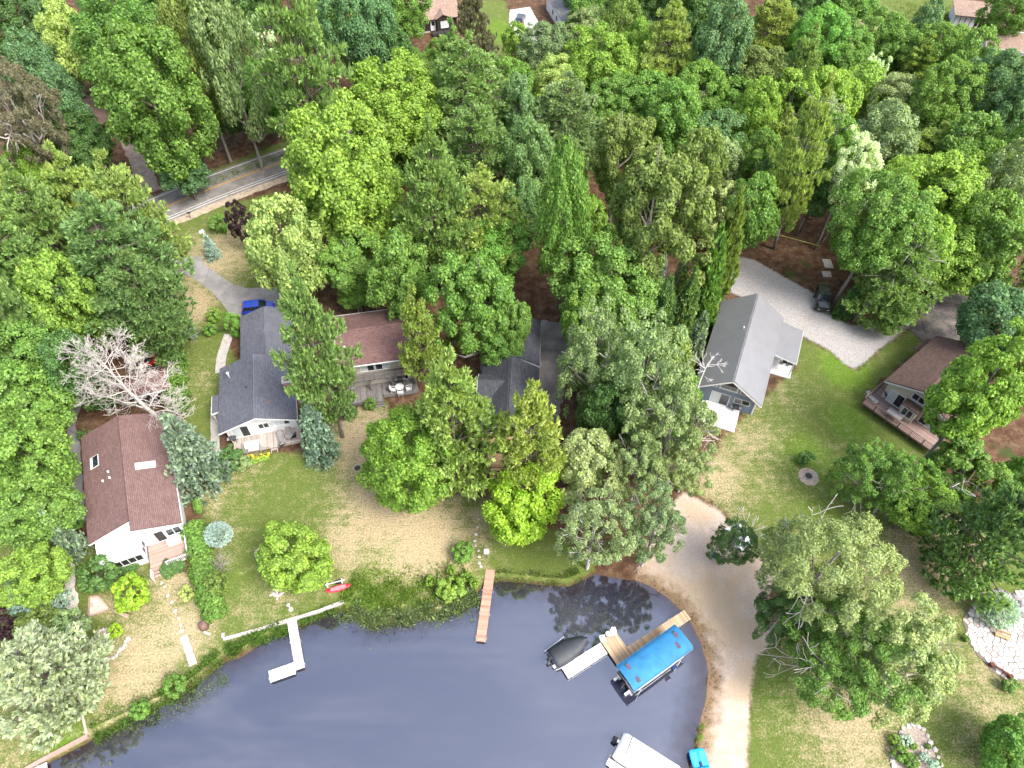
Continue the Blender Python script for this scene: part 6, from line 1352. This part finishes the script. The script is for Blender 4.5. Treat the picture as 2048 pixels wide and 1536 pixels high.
# ---- slabs by the gravel drive
for px, py, w_, l_, lb in ((1655, 528, .62, .95, 'larger concrete lid on the bare ground above the off-road car'), (1653, 549, .62, .6, 'smaller concrete lid on the bare ground above the off-road car')):
    q = P(px, py); o = empty('concrete_lid', (q.x, q.y, 0), -.05, lb, 'concrete lid'); MB().box(-w_, w_, -l_, l_, -.05, .12).build('slab', conc_m, o, bevel=.02); MB().bar((-.1, 0, .14), (.1, 0, .14), .03).build('handle', galv, o)
ropeq = [P(1490, 450, 1.0), P(1560, 470, .8), P(1640, 492, 1.1)]; rp = empty('marker_rope', tuple(ropeq[0][:2])+(0,), 0, 'yellow-green rope strung between the trunks behind the gravel drive', 'rope'); MB().tube([q-Vector((ropeq[0].x, ropeq[0].y, 0)) for q in spline(ropeq, 8)], .03, 4).build('line', plain('lime_rope', (.5, .55, .12), .8), rp)
for q in (ropeq[0], ropeq[2]): MB().tube([(q.x-ropeq[0].x, q.y-ropeq[0].y, -.05), (q.x-ropeq[0].x, q.y-ropeq[0].y, 1.1)], .04, 6).build('stake', bark_m, rp)
# ---- beach things
q = P(1438, 1116, .5); gb = empty('picnic_table', (q.x, q.y, -.1), math.radians(-38), 'dark green table with a blue thing on the beach', 'table'); dg = plain('dark_green_paint', (.02, .055, .05), .6, .1)
for k in range(3): MB().box(-.75, .75, -.36+k*.24, -.14+k*.24, .62, .68).build('top_plank', dg, gb)
for xx in (-.6, .6): MB().bar((xx, -.35, 0), (xx, .3, .62), .06).bar((xx, .35, 0), (xx, -.3, .62), .06).build('leg', dg, gb)
q2 = local_to_world(gb, .5, .12, .68); bb_ = empty('cool_box', tuple(q2), .3, 'small blue cool box standing on the dark green table', 'box'); MB().box(-.16, .16, -.12, .12, 0, .2).build('body', cy, bb_); MB().box(-.17, .17, -.13, .13, .2, .25).build('lid', white_m, bb_)
q = P(1478, 1072, .3); tp = empty('tarpaulin', (q.x, q.y, -.05), .4, 'crumpled white tarpaulin under the sparse beach tree', 'tarpaulin'); rr = np.random.default_rng(8); tv = []; 
for i in range(9):
    for j in range(9): u_, v_ = i/8*2-1, j/8*2-1; tv.append((u_*1.1, v_*1.5, max(0, .5*(1-max(abs(u_), abs(v_))**2)+rr.uniform(-.12, .12))))
MB().add(tv, [(i*9+j, i*9+9+j, i*9+10+j, i*9+j+1) for i in range(8) for j in range(8)]).build('sheet', plain('white_tarp', (.6, .64, .7), .5, .08), tp)
# ---- flagstone patio at right
patio_poly = W([(1962, 1190), (1938, 1208), (1926, 1238), (1934, 1275), (1952, 1306), (1980, 1340), (2012, 1360), (2060, 1362), (2140, 1330), (2140, 1190), (2060, 1185), (2010, 1190)])
po_ = sheet('stone_patio', patio_poly, .03, plain('patio_mortar', (.14, .115, .095), .95, .2, 3), .1, .4); rng_ = random.Random(21); cells = []
xs = [p_[0] for p_ in patio_poly]; ys = [p_[1] for p_ in patio_poly]; sp_c = .56
yy = min(ys); row = 0
while yy < max(ys):
    xx = min(xs)+(row % 2)*sp_c/2
    while xx < max(xs): cells.append((xx+rng_.uniform(-.17, .17), yy+rng_.uniform(-.17, .17))); xx += sp_c
    yy += sp_c*.87; row += 1
def clip_half(poly, mx_, my_, nx2, ny2):
    out = []
    for i in range(len(poly)):
        a_, b_ = poly[i], poly[(i+1) % len(poly)]; da = (a_[0]-mx_)*nx2+(a_[1]-my_)*ny2; db = (b_[0]-mx_)*nx2+(b_[1]-my_)*ny2
        if da <= 0: out.append(a_)
        if da*db < 0: t = da/(da-db); out.append((a_[0]+(b_[0]-a_[0])*t, a_[1]+(b_[1]-a_[1])*t))
    return out
pale_var = [plain('flagstone_%s' % s_, c, .85, .12, 2.5, bump=.3, bscale=6) for s_, c in (('pale', (.42, .39, .375)), ('warm', (.36, .31, .28)), ('bright', (.48, .465, .455)))]
inside = sdist(np.array([c[0] for c in cells]), np.array([c[1] for c in cells]), patio_poly); ns = 0
for ci, c in enumerate(cells):
    if inside[ci] < .2 or c[0] > 45.5+c[1]*0 and ns > 290: continue
    poly = [(c[0]-.6, c[1]-.6), (c[0]+.6, c[1]-.6), (c[0]+.6, c[1]+.6), (c[0]-.6, c[1]+.6)]
    for d_ in cells:
        if d_ is c or abs(d_[0]-c[0]) > 1.4 or abs(d_[1]-c[1]) > 1.4: continue
        poly = clip_half(poly, (c[0]+d_[0])/2, (c[1]+d_[1])/2, d_[0]-c[0], d_[1]-c[1])
    if len(poly) < 3: continue
    MB().prism([((x_-c[0])*.88, (y_-c[1])*.88) for x_, y_ in poly], -.03, .03+rng_.uniform(0, .02)).build('stone', rng_.choice(pale_var), po_).location = (c[0], c[1], .035); ns += 1
    if ns >= 299: break
# dark boulders behind the blue spruce on the patio
bo = empty('boulder_row', tuple(P(1985, 1190)), 0, 'dark stone steps behind the round blue spruce', 'boulders')
for k, (px, py) in enumerate(((1968, 1192), (1985, 1186), (2000, 1185), (2014, 1190), (2028, 1196), (2040, 1208), (2044, 1230))): q = P(px, py)-Vector(bo.location); rock(bo, q.x, q.y, 0, .5, plain('dark_rock', (.16, .14, .15), .9, .2) if 'dark_rock' not in MATS else MATS['dark_rock'], rng_)
# ---- rock garden, bottom right
rg_poly = W([(1788, 1556), (1786, 1510), (1793, 1475), (1806, 1456), (1826, 1449), (1848, 1458), (1862, 1485), (1874, 1515), (1892, 1556)]); sheet('rock_garden_bed', rg_poly, .02, plain('garden_gravel', (.28, .23, .19), .95, .2, 5), .1, .3)
ro = empty('rock_border', (rg_poly[0][0], rg_poly[0][1], 0), 0, 'ring of pale stones around the rock garden at the bottom right', 'stones')
for a_, b_ in zip(rg_poly[:-1], rg_poly[1:]):
    n_ = max(2, int(math.hypot(b_[0]-a_[0], b_[1]-a_[1])/.42))
    for k in range(n_): t = k/n_; rock(ro, a_[0]+(b_[0]-a_[0])*t-ro.location.x+rng_.uniform(-.1, .1), a_[1]+(b_[1]-a_[1])*t-ro.location.y, .02, rng_.uniform(.2, .3), pale_stone, rng_)
for k in range(14): rock(ro, P(1805, 1470).x+rng_.uniform(0, 2.2)-ro.location.x, P(1805, 1500).y+rng_.uniform(-1, 1.2)-ro.location.y, .02, rng_.uniform(.12, .22), pale_stone, rng_)
# stone arc and stepping stones
def stone_row(path_px, n, s0, s1, label, cat, mat, seed, name='stone_row', jit=.12):
    q = spline(pts(path_px), 6); o = empty(name, tuple(q[0]), 0, label, cat); r_ = random.Random(seed)
    for k in range(n): t = k/(n-1)*(len(q)-1); i = min(int(t), len(q)-2); v = q[i]+(q[i+1]-q[i])*(t-i)-q[0]; rock(o, v.x+r_.uniform(-jit, jit), v.y+r_.uniform(-jit, jit), 0, r_.uniform(s0, s1), mat, r_)
    return o
stone_row([(192, 1327), (221, 1318), (237, 1305), (247, 1293), (257, 1278)], 16, .14, .26, 'curved row of pale stones below the round fire ring', 'stones', pale_stone, 1); stone_row([(955, 1040), (952, 1070), (953, 1090), (957, 1115), (960, 1135)], 9, .16, .24, 'line of stepping stones leading to the brown dock', 'stones', pale_stone, 2); stone_row([(325, 1165), (340, 1195), (355, 1230), (365, 1262)], 8, .16, .24, 'stepping stones crossing the dry lawn to the slatted boardwalk', 'stones', pale_stone, 4)
# trapezoid planting bed
gbp = W([(179, 1195), (197, 1193), (220, 1219), (178, 1232)]); gbo = sheet('gravel_bed', gbp, .03, plain('bed_pebbles', (.3, .2, .15), .95, .4, 7, col2=(.45, .4, .36)), .02, .5); beam('bed_edging', [(179, 1195), (197, 1193), (220, 1219), (178, 1233), (179, 1195)], -.05, .16, .14, deck_red, 'timber frame of the wedge-shaped gravel bed', 'edging', seg=6)
q = P(194, 1207); pt = empty('flower_pot', (q.x, q.y, .03), 0, 'white pot standing in the wedge-shaped gravel bed', 'pot'); MB().lathe([(.16, 0), (.22, .3), (.24, .32), (.18, .3), (.05, .28)], 12).build('pot', white_m, pt)
for k in range(12): rock(gbo, P(192, 1212).x+rng_.uniform(-.6, .6), P(192, 1212).y+rng_.uniform(-.6, .5), .03, rng_.uniform(.08, .15), rng_.choice([pale_stone, stone_m]), rng_)
sheet('pebble_strip', W([(135, 1125), (150, 1130), (150, 1165), (156, 1195), (160, 1240), (150, 1275), (138, 1262), (132, 1200), (126, 1165)]), .012, plain('grey_pebbles', (.4, .36, .33), .95, .25, 8, bump=.5, bscale=14), .15, .4)
# ---- chain-link fence in the side yard
fa, fb_ = P(343, 680), P(457, 662); fe = empty('wire_fence', tuple(fa), math.atan2((fb_-fa).y, (fb_-fa).x), 'low green wire fence across the side yard', 'fence'); FL = (fb_-fa).length; grn = plain('green_coated_wire', (.02, .05, .03), .6)
for k in range(6): MB().tube([(FL*k/5, 0, -.05), (FL*k/5, 0, 1.25)], .035, 6).build('post', grn, fe)
mb = MB()
for z in (.08, 1.2): mb.tube([(0, 0, z), (FL, 0, z)], .02, 4)
mb.build('rail', grn, fe); mb = MB()
for k in range(int(FL/.16)):
    x = k*.16; mb.bar((x, .01, .08), (x+1.1, .01, 1.2), .012, .012); mb.bar((x+1.1, -.01, .08), (x, -.01, 1.2), .012, .012)
tag(mb.build('wire_mesh', grn, fe), kind='stuff')
# ---- utility pole and wires
w = P(1684, 26, 10.5); up = empty('utility_pole', (w.x, w.y, 0), 0, 'wooden utility pole with transformer above the upper right wood', 'utility pole'); MB().tube([(0, 0, -.2), (0, 0, 10.8)], [.17, .11], 8).build('pole', greybark_m, up); MB().box(-1.2, 1.2, -.07, .07, 10.1, 10.25).build('crossarm', bark_m, up); MB().lathe([(.28, 8.2), (.3, 8.3), (.3, 9.1), (.2, 9.2)], 10, (0, -.42, 0)).build('transformer', galv, up)
wa = P(1160, 34, 10.3); mb = MB()
for off in (-1.1, 0, 1.1):
    for tgt in (wa, P(1790, 70, 9.0), P(2080, 160, 9.0)) if off == 0 else (wa,):
        q = [Vector((0, off, 10.25)).lerp(Vector((tgt.x-w.x, tgt.y-w.y+off, tgt.z)), t)-Vector((0, 0, 1.2*4*t*(1-t)*(1 if tgt is wa else .3))) for t in np.linspace(0, 1, 14)]; mb.tube(q, .03, 4)
mb.build('wire', dkgrey_m, up)
w = P(2000, 66, 0); u2 = empty('utility_pole', (w.x, w.y, 0), 0, 'bare pole among the trees at the top right corner', 'utility pole'); MB().tube([(0, 0, -.2), (.2, .2, 8)], [.15, .1], 8).build('pole', greybark_m, u2); MB().box(-.8, .8, -.06, .06, 7.3, 7.42).build('crossarm', bark_m, u2)
sheet('far_drive', W([(1975, 250), (2060, 210), (2090, 330), (2030, 350), (1990, 320)]), .016, MATS['pale_concrete'], .15)
# ------------------------------------------------------------------ hedges, weeds, dead trees and single trunks
def hedge(path_px, wpx, h, col, label, seed, n=2600, ls=.2, name='hedge'):
    q = pts(path_px); rng = np.random.default_rng(seed); w = wpx/2/scale_at(q[0]); org = q[0]
    Q_ = np.array([[v.x-org.x, v.y-org.y] for v in spline(q, 6)]); seg = np.linalg.norm(np.diff(Q_, axis=0), axis=1); cum = np.concatenate([[0], np.cumsum(seg)]); L_ = cum[-1]
    s = rng.uniform(0, L_, n); i = np.clip(np.searchsorted(cum, s)-1, 0, len(seg)-1); f = (s-cum[i])/seg[i]; c = Q_[i]+(Q_[i+1]-Q_[i])*f[:, None]; d = (Q_[i+1]-Q_[i])/seg[i][:, None]; nn = np.stack([-d[:, 1], d[:, 0]], -1)
    an = rng.uniform(-.15, math.pi+.15, n); e = np.minimum(1, np.minimum(s, L_-s)/(w*.9)+.35); lump = 1+.14*np.sin(s*2.3+an*2)+.1*np.sin(s*5.1-an*3)
    R_ = rng.uniform(.82, 1.0, n)*lump*e; off = np.cos(an)*w*R_; z = h*.25+np.sin(an)*h*.75*R_; z = np.maximum(z, .05)
    pos = np.stack([c[:, 0]+nn[:, 0]*off, c[:, 1]+nn[:, 1]*off, z], -1); N = norm(np.stack([nn[:, 0]*np.cos(an), nn[:, 1]*np.cos(an), np.sin(an)+.3], -1)+rng.normal(scale=.45, size=(n, 3))); D = np.cross(N, rsph(rng, n)); sz = ls*rng.uniform(.7, 1.3, n)
    V_, F_ = cards(pos, D, N, sz*1.2, sz, rng); root = empty(name, tuple(org), 0, label, 'hedge'); me = mesh_np('foliage', V_, F_); me.materials.append(LEAF); o = link('foliage', me, None, root); c_ = COLS[col]; o.color = (c_[0]*FOL, c_[1]*FOL, c_[2]*FOL, 1)
    mb = MB()
    for k in range(max(2, int(L_/1.2))): t = (k+.5)/max(2, int(L_/1.2))*L_; j = min(np.searchsorted(cum, t)-1, len(seg)-1); pp = Q_[j]+(Q_[j+1]-Q_[j])*(t-cum[j])/seg[j]; mb.tube([(pp[0], pp[1], -.03), (pp[0]+.05, pp[1], h*.7)], .05, 5)
    mb.build('stem', bark_m, root); return root
hedge([(345, 700), (352, 745), (356, 790), (362, 835)], 46, 2.4, 'g2', 'tall leafy hedge right of the bare white tree', 1, 5200)
hedge([(388, 1050), (400, 1095), (410, 1150), (424, 1200), (436, 1245)], 46, 1.9, 'g2', 'long leafy hedge running down to the shore beside the round blue spruce', 2, 5600)
hedge([(218, 1142), (250, 1138), (280, 1128)], 34, 1.0, 'g3', 'clipped dark hedge under the sunroom windows', 3, 2600, .14)
hedge([(322, 1142), (345, 1137), (372, 1128)], 38, 1.0, 'g3', 'clipped dark hedge in front of the small reddish deck', 4, 2600, .14)
hedge([(395, 1000), (400, 1030)], 16, .8, 'g2', 'row of little conical shrubs above the round blue spruce', 5, 700, .14)
hedge([(495, 925), (520, 918), (540, 914)], 16, .5, 'g1', 'flower bed border in front of the pale wooden deck', 6, 900, .12, 'flower_bed')
fl_rng = random.Random(5); fb2 = empty('flowers', tuple(P(520, 917)), 0, 'yellow flowers in the bed before the pale deck', 'flowers'); flm = [plain('yellow_petals', (.75, .55, .02), .6), plain('orange_petals', (.75, .2, .02), .6)]
for k in range(26): x, y = fl_rng.uniform(-1.6, 1.2), fl_rng.uniform(-.3, .3); MB().lathe([(.0, .42), (.09, .5), (.05, .54), (.0, .53)], 6, (x, y+x*.15, fl_rng.uniform(0, .12))).tube([(x, y+x*.15, 0), (x, y+x*.15, .5)], .012, 3).build('flower', flm[k % 4 == 0], fb2)
# small shrubs and saplings
for t_ in [('H', 903, 1140, 20, 24, 'g1', 'leafy sapling above the shore weeds, nearest the brown dock'), ('H', 900, 1180, 60, 44, 'g1', 'clump of big-leaved plants on the bank left of the brown dock'), ('H', 862, 1162, 22, 22, 'g1', 'leafy sapling left of the big-leaved clump'), ('H', 948, 1165, 22, 26, 'g1', 'leafy plant touching the brown dock'), ('H', 935, 1152, 24, 18, 'g1', 'low plant between the sapling and the brown dock'),
           ('H', 1610, 917, 34, 26, 'g3', 'dark green patch of plants above the fire ring on the right lawn'), ('H', 727, 897, 14, 14, 'g3', 'tiny round plant on the dry lawn'), ('H', 740, 808, 26, 24, 'g2', 'shrub in front of the weathered grey deck steps'), ('H', 700, 825, 30, 18, 'g3', 'low dark plants at the left corner of the weathered deck'), ('H', 372, 1187, 34, 24, 'ye', 'pale yellow-green ground plant on the dry lawn'), ('H', 232, 1262, 30, 24, 'yg', 'lime ground plant beside the round fire ring'),
           ('H', 1933, 1277, 16, 16, 'g2', 'small green tuft at the left rim of the stone patio'), ('H', 2020, 1372, 34, 22, 'g2', 'green tuft below the stone patio'), ('H', 1813, 1479, 26, 24, 'bs', 'blue-green cushion plant at the top of the rock garden'), ('H', 1802, 1508, 34, 30, 'g2', 'green mound at the left of the rock garden'), ('H', 1822, 1524, 32, 28, 'g2', 'green mound at the middle of the rock garden'), ('H', 1827, 1492, 16, 14, 'g1', 'small green plant right of the blue-green cushion'), ('H', 1848, 1514, 20, 18, 'bs', 'blue-green cushion in the middle of the rock garden'), ('H', 1856, 1493, 12, 12, 'g2', 'tiny plant at the right rim of the rock garden'), ('H', 1866, 1530, 26, 20, 'bs', 'blue-green cushion at the bottom right of the rock garden'), ('H', 1878, 1526, 14, 14, 'g2', 'green tuft outside the right rim of the rock garden'),
           ('H', 420, 660, 28, 18, 'g2', 'low shrub along the wire fence'), ('H', 385, 668, 26, 16, 'bg', 'bluish low shrub along the wire fence'), ('H', 1405, 1452, 10, 18, 'g1', 'water plant at the edge of the narrow beach'), ('H', 1400, 1475, 12, 14, 'g1', 'lower water plant at the edge of the narrow beach'), ('H', 1500, 470, 26, 18, 'g3', 'low dark shrub on the bare ground behind the gravel drive'), ('H', 1790, 1480, 22, 18, 'g1', 'leafy tuft outside the left rim of the rock garden'), ('H', 350, 1370, 46, 34, 'g2', 'rank green plants on the bank below the slatted boardwalk'), ('H', 280, 1420, 40, 26, 'g2', 'rank green plants overhanging the water at the lower left'),
           ('H', 1850, 1045, 60, 50, 'g2', 'leafy undergrowth below the bleached dead tree'), ('H', 150, 1050, 30, 24, 'g2', 'shrub at the lower end of the left driveway'), ('H', 205, 800, 60, 50, 'g3', 'dark shrub under the left boughs of the bare white tree'), ('H', 168, 872, 30, 24, 'g3', 'dark shrub at the back corner of the reddish roof')]: tree(*t_)
# shore weeds: ranks of blades along the bank
def weeds(name, path_px, width, n, hgt, col, seed, z=0.0, side=0.0):
    q = pts(path_px, 0); rng = np.random.default_rng(seed); Q_ = np.array([[v.x, v.y] for v in spline(q, 4)]); t = rng.uniform(0, len(Q_)-1.001, n); i = t.astype(int); c = Q_[i]+(Q_[i+1]-Q_[i])*(t-i)[:, None]; d = Q_[i+1]-Q_[i]; nn = norm(np.stack([-d[:, 1], d[:, 0]], -1)); c = c+nn*(rng.normal(scale=width*.5, size=n)+side)[:, None]
    clump = .4+.6*(np.sin(c[:, 0]*1.9)*np.sin(c[:, 1]*2.3+1)*.5+.5); h = hgt*rng.uniform(.5, 1.2, n)*clump; D = norm(rng.normal(scale=.5, size=(n, 3))+np.array([0, 0, 1.0])); zz = np.where(sdist(c[:, 0], c[:, 1], lake_poly) > -.3, WATER_Z, -.03)
    C = np.concatenate([c, zz[:, None]], 1)+D*(h*.5)[:, None]; V_, F_ = cards(C, D, rsph(rng, n), h, np.maximum(.05, h*.22), rng, .3); me = mesh_np(name, V_, F_); me.materials.append(LEAF); o = link(name, me); o.color = (*[x*1.35 for x in COLS[col]], 1); tag(o, kind='stuff'); return o
weeds('shore_weeds', [(690, 1180), (740, 1195), (790, 1195), (850, 1185), (905, 1185), (945, 1170)], 2.6, 15000, .5, 'g1', 1); weeds('reeds', [(700, 1222), (750, 1240), (800, 1234), (860, 1222), (915, 1210), (948, 1188)], .8, 6000, .8, 'gr', 2)
weeds('bank_grass', [(455, 1304), (520, 1275), (575, 1252)], .6, 5000, .6, 'g2', 3); weeds('bank_grass', [(598, 1240), (640, 1226), (690, 1208)], .45, 3000, .5, 'g2', 4); weeds('bank_grass', [(185, 1466), (240, 1436), (300, 1406), (350, 1384), (400, 1345), (440, 1306)], 1.0, 8000, .45, 'g2', 5); weeds('lake_plants', [(250, 1432), (330, 1402), (390, 1372), (440, 1335)], 1.0, 1400, .3, 'gr', 6, side=-1.0)
weeds('bank_grass', [(990, 1150), (1050, 1152), (1120, 1158), (1160, 1145)], .7, 3500, .35, 'ol', 7); weeds('verge_grass', [(400, 372), (470, 346), (540, 320), (620, 292)], 1.2, 3500, .4, 'g2', 8); weeds('clearing_weeds', [(1700, 30), (1780, 50), (1850, 20), (1900, 40)], 6, 5000, .7, 'ol', 9)
weeds('beach_weeds', [(1402, 1455), (1396, 1490), (1384, 1520)], .3, 260, .35, 'g1', 10)
# dead trees
def dead_tree(base_px, mat, label, seed, segs, minr=.012, z=0.0, name='dead_tree'):
    w = P(*base_px); rng = np.random.default_rng(seed); br = []; segs(rng, br); root = empty(name, (w.x, w.y, z), 0, label, 'dead tree'); me = tubes_mesh('trunk', br[-1:], mat, minr); link('trunk', me, None, root); link('branches', tubes_mesh('branches', br[:-1], mat, minr), None, root); return root
def big_dead(rng, br):
    trunk = [np.array([0, 0, -.1]), np.array([-.3, 0, 2.5]), np.array([-.9, -.1, 4.8]), np.array([-1.8, .1, 7.4]), np.array([-2.6, .4, 10.2]), np.array([-3.0, .6, 12.4])]
    for k in range(27):
        t = .28+.72*(k+.5)/27; i = min(int(t*5), 4); f = t*5-i; s = trunk[i]*(1-f)+trunk[i+1]*f; an = k*2.4+rng.uniform(-.3, .3); el = rng.uniform(.1, .55)+t*.25
        d = (math.cos(an)*math.cos(el)-.12, math.sin(an)*math.cos(el), math.sin(el)); grow(rng, s, d, rng.uniform(2.7, 4.0)*(1.12-.45*t), .085*(1.2-t*.6), 3, br, .2, (2, 4), .64, .03, .5, 5)
    br.append((trunk, [.32, .27, .23, .17, .1, .04]))
dead_tree((340, 862), dead_m, 'large bare white tree spreading over the reddish roof', 12, big_dead, .017)
def small_dead(rng, br):
    trunk = [np.array([0, 0, -.05]), np.array([.2, .1, 3.0]), np.array([.8, .4, 5.4]), np.array([1.8, .9, 7.4])]
    for k in range(11):
        t = rng.uniform(.5, 1.0); i = min(int(t*3), 2); f = t*3-i; s = trunk[i]*(1-f)+trunk[i+1]*f; an = k*2.4; grow(rng, s, (math.cos(an)+.55, math.sin(an)*.9+.25, rng.uniform(.1, .9)), rng.uniform(1.1, 2.0), .085, 2, br, .18, (2, 3), .62, .0, .55, 3)
    br.append((trunk, [.17, .14, .11, .05]))
dead_tree((1822, 1050), white_dead_m, 'bleached dead tree standing among the green birches at right', 5, small_dead, .02)
def bare_shrub(rng, br):
    for k in range(26): an = k*2.4; el = rng.uniform(.15, 1.3); grow(rng, (0, 0, .15), (math.cos(an)*math.cos(el), math.sin(an)*math.cos(el), math.sin(el)), rng.uniform(.7, 1.15), .022, 2, br, .12, (2, 3), .6, .0, .4, 3)
    br.append(([np.array([0, 0, -.05]), np.array([0, 0, .25])], [.09, .07]))
dead_tree((444, 1136), deadgrey_m, 'bare grey shrub below the round blue spruce', 7, bare_shrub, .008, name='bare_shrub')
def snag(rng, br):
    trunk = [np.array([0, 0, -.05]), np.array([.1, 0, 4.0]), np.array([.3, .2, 7.5]), np.array([.5, .2, 9.5])]
    for k in range(9): an = k*2.4; t = rng.uniform(.72, 1); s = trunk[2]*(1-(t-.72)/.28)+trunk[3]*((t-.72)/.28); grow(rng, s, (math.cos(an), math.sin(an), .7), 1.2, .05, 2, br, .16, (2, 3), .62, .02, .5, 3)
    br.append((trunk, [.16, .13, .1, .05]))
q = P(1402, 745, 8.3); 
def px_of(v): d = v.y*CP-(v.z-CAM_H)*SP; u_ = v.y*SP+(v.z-CAM_H)*CP; return (1024+FPX*v.x/d, 768-FPX*u_/d)
dead_tree(px_of(Vector((q.x, q.y, 0))), white_dead_m, 'bare pale treetop touching the left eave of the metal roof', 9, snag, .014); q = P(1500, 1050, 5.0); 
def snag2(rng, br):
    trunk = [np.array([0, 0, -.05]), np.array([.1, .1, 2.4]), np.array([.6, .4, 4.2])]
    for k in range(7): grow(rng, trunk[1]*(1-k/9)+trunk[2]*(k/9), (1+.4*rng.normal(), .5+.5*rng.normal(), .5), 1.5, .045, 2, br, .16, (2, 3), .6, .0, .45, 3)
    br.append((trunk, [.1, .08, .05]))
dead_tree((1470, 1100), white_dead_m, 'bare white limbs beside the sparse beach tree', 10, snag2, .014)
# trees whose trunks show down to the ground
def tree_on(base, kind, cx, cy, w, h, col, label, tr=.22, nlow=0):
    p0 = P(*base); b_ = -(cy-768)/FPX; zc = CAM_H+p0.y/(CP+b_*SP)*(-SP+b_*CP); pc = P(cx, cy, zc); s = scale_at(pc); R = w/2/s; rz = math.sqrt(max((R*.5)**2, (h/2/s)**2-(R*.777)**2))/.63; sz = 's' if R < 2.2 else 'm' if R < 5.2 else 'l'
    root = empty(NAMES[kind], (p0.x, p0.y, 0), 0, label, 'tree'); cr = link('crown', CROWN[kind+sz, 1], None, root); off = Vector((pc.x-p0.x, pc.y-p0.y, 0)); cr.location = (off.x, off.y, zc); cr.scale = (R, R, rz); c = COLS[col]; cr.color = (c[0]*FOL, c[1]*FOL, c[2]*FOL, 1); rng = np.random.default_rng(int(cx)); mb = MB()
    top = Vector((off.x, off.y, zc+rz*.85)); mb.tube([Vector((0, 0, -.1)).lerp(top, t)+Vector((rng.normal()*.06, rng.normal()*.06, 0)) for t in np.linspace(0, 1, 9)], [tr*(1-.8*t) for t in np.linspace(0, 1, 9)], 8)
    for k in range(nlow): t = .18+.32*k/nlow; s_ = Vector((0, 0, 0)).lerp(top, t); an = k*2.4; L_ = rng.uniform(.9, 2.2); mb.tube([s_, s_+Vector((math.cos(an)*L_*.5, math.sin(an)*L_*.5, -.05)), s_+Vector((math.cos(an)*L_, math.sin(an)*L_, -.35))], [.04, .03, .012], 4)
    br = []
    for k in range(14 if kind != 'P' else 24): t = .5+.48*k/24*(24/14 if kind != 'P' else 1); s_ = np.array(Vector((0, 0, 0)).lerp(top, min(t, .97))); an = k*2.4; e = s_+np.array([math.cos(an)*R*.8, math.sin(an)*R*.8, rz*.12]); br.append(1); mb.tube([s_, (s_+e)/2, e], [.06, .04, .015], 4)
    mb.build('trunk', greybark_m, root, True); return root
tree_on((1546, 498), 'P', 1602, 312, 120, 220, 'py', 'lone tall pale pine with bare lower trunk above the gravel drive', .27, 22)
tree_on((1629, 498), 'B', 1703, 338, 115, 135, 'si', 'slender silvery tree whose twin trunk shows on the bare ground', .16); tree_on((1636, 494), 'B', 1735, 385, 90, 100, 'gl', 'slender pale tree right of the silvery one with a visible trunk', .14)
tree_on((1668, 607), 'M', 1762, 455, 185, 195, 'g2', 'green maple whose grey trunk stands by the off-road car', .26); tree_on((1707, 641), 'P', 1800, 555, 180, 200, 'pi', 'pine whose leaning grey trunk stands by the gravel corner', .25, 6); tree_on((1592, 470), 'M', 1660, 300, 100, 120, 'g2', 'green tree with a dark straight trunk behind the rope', .17)
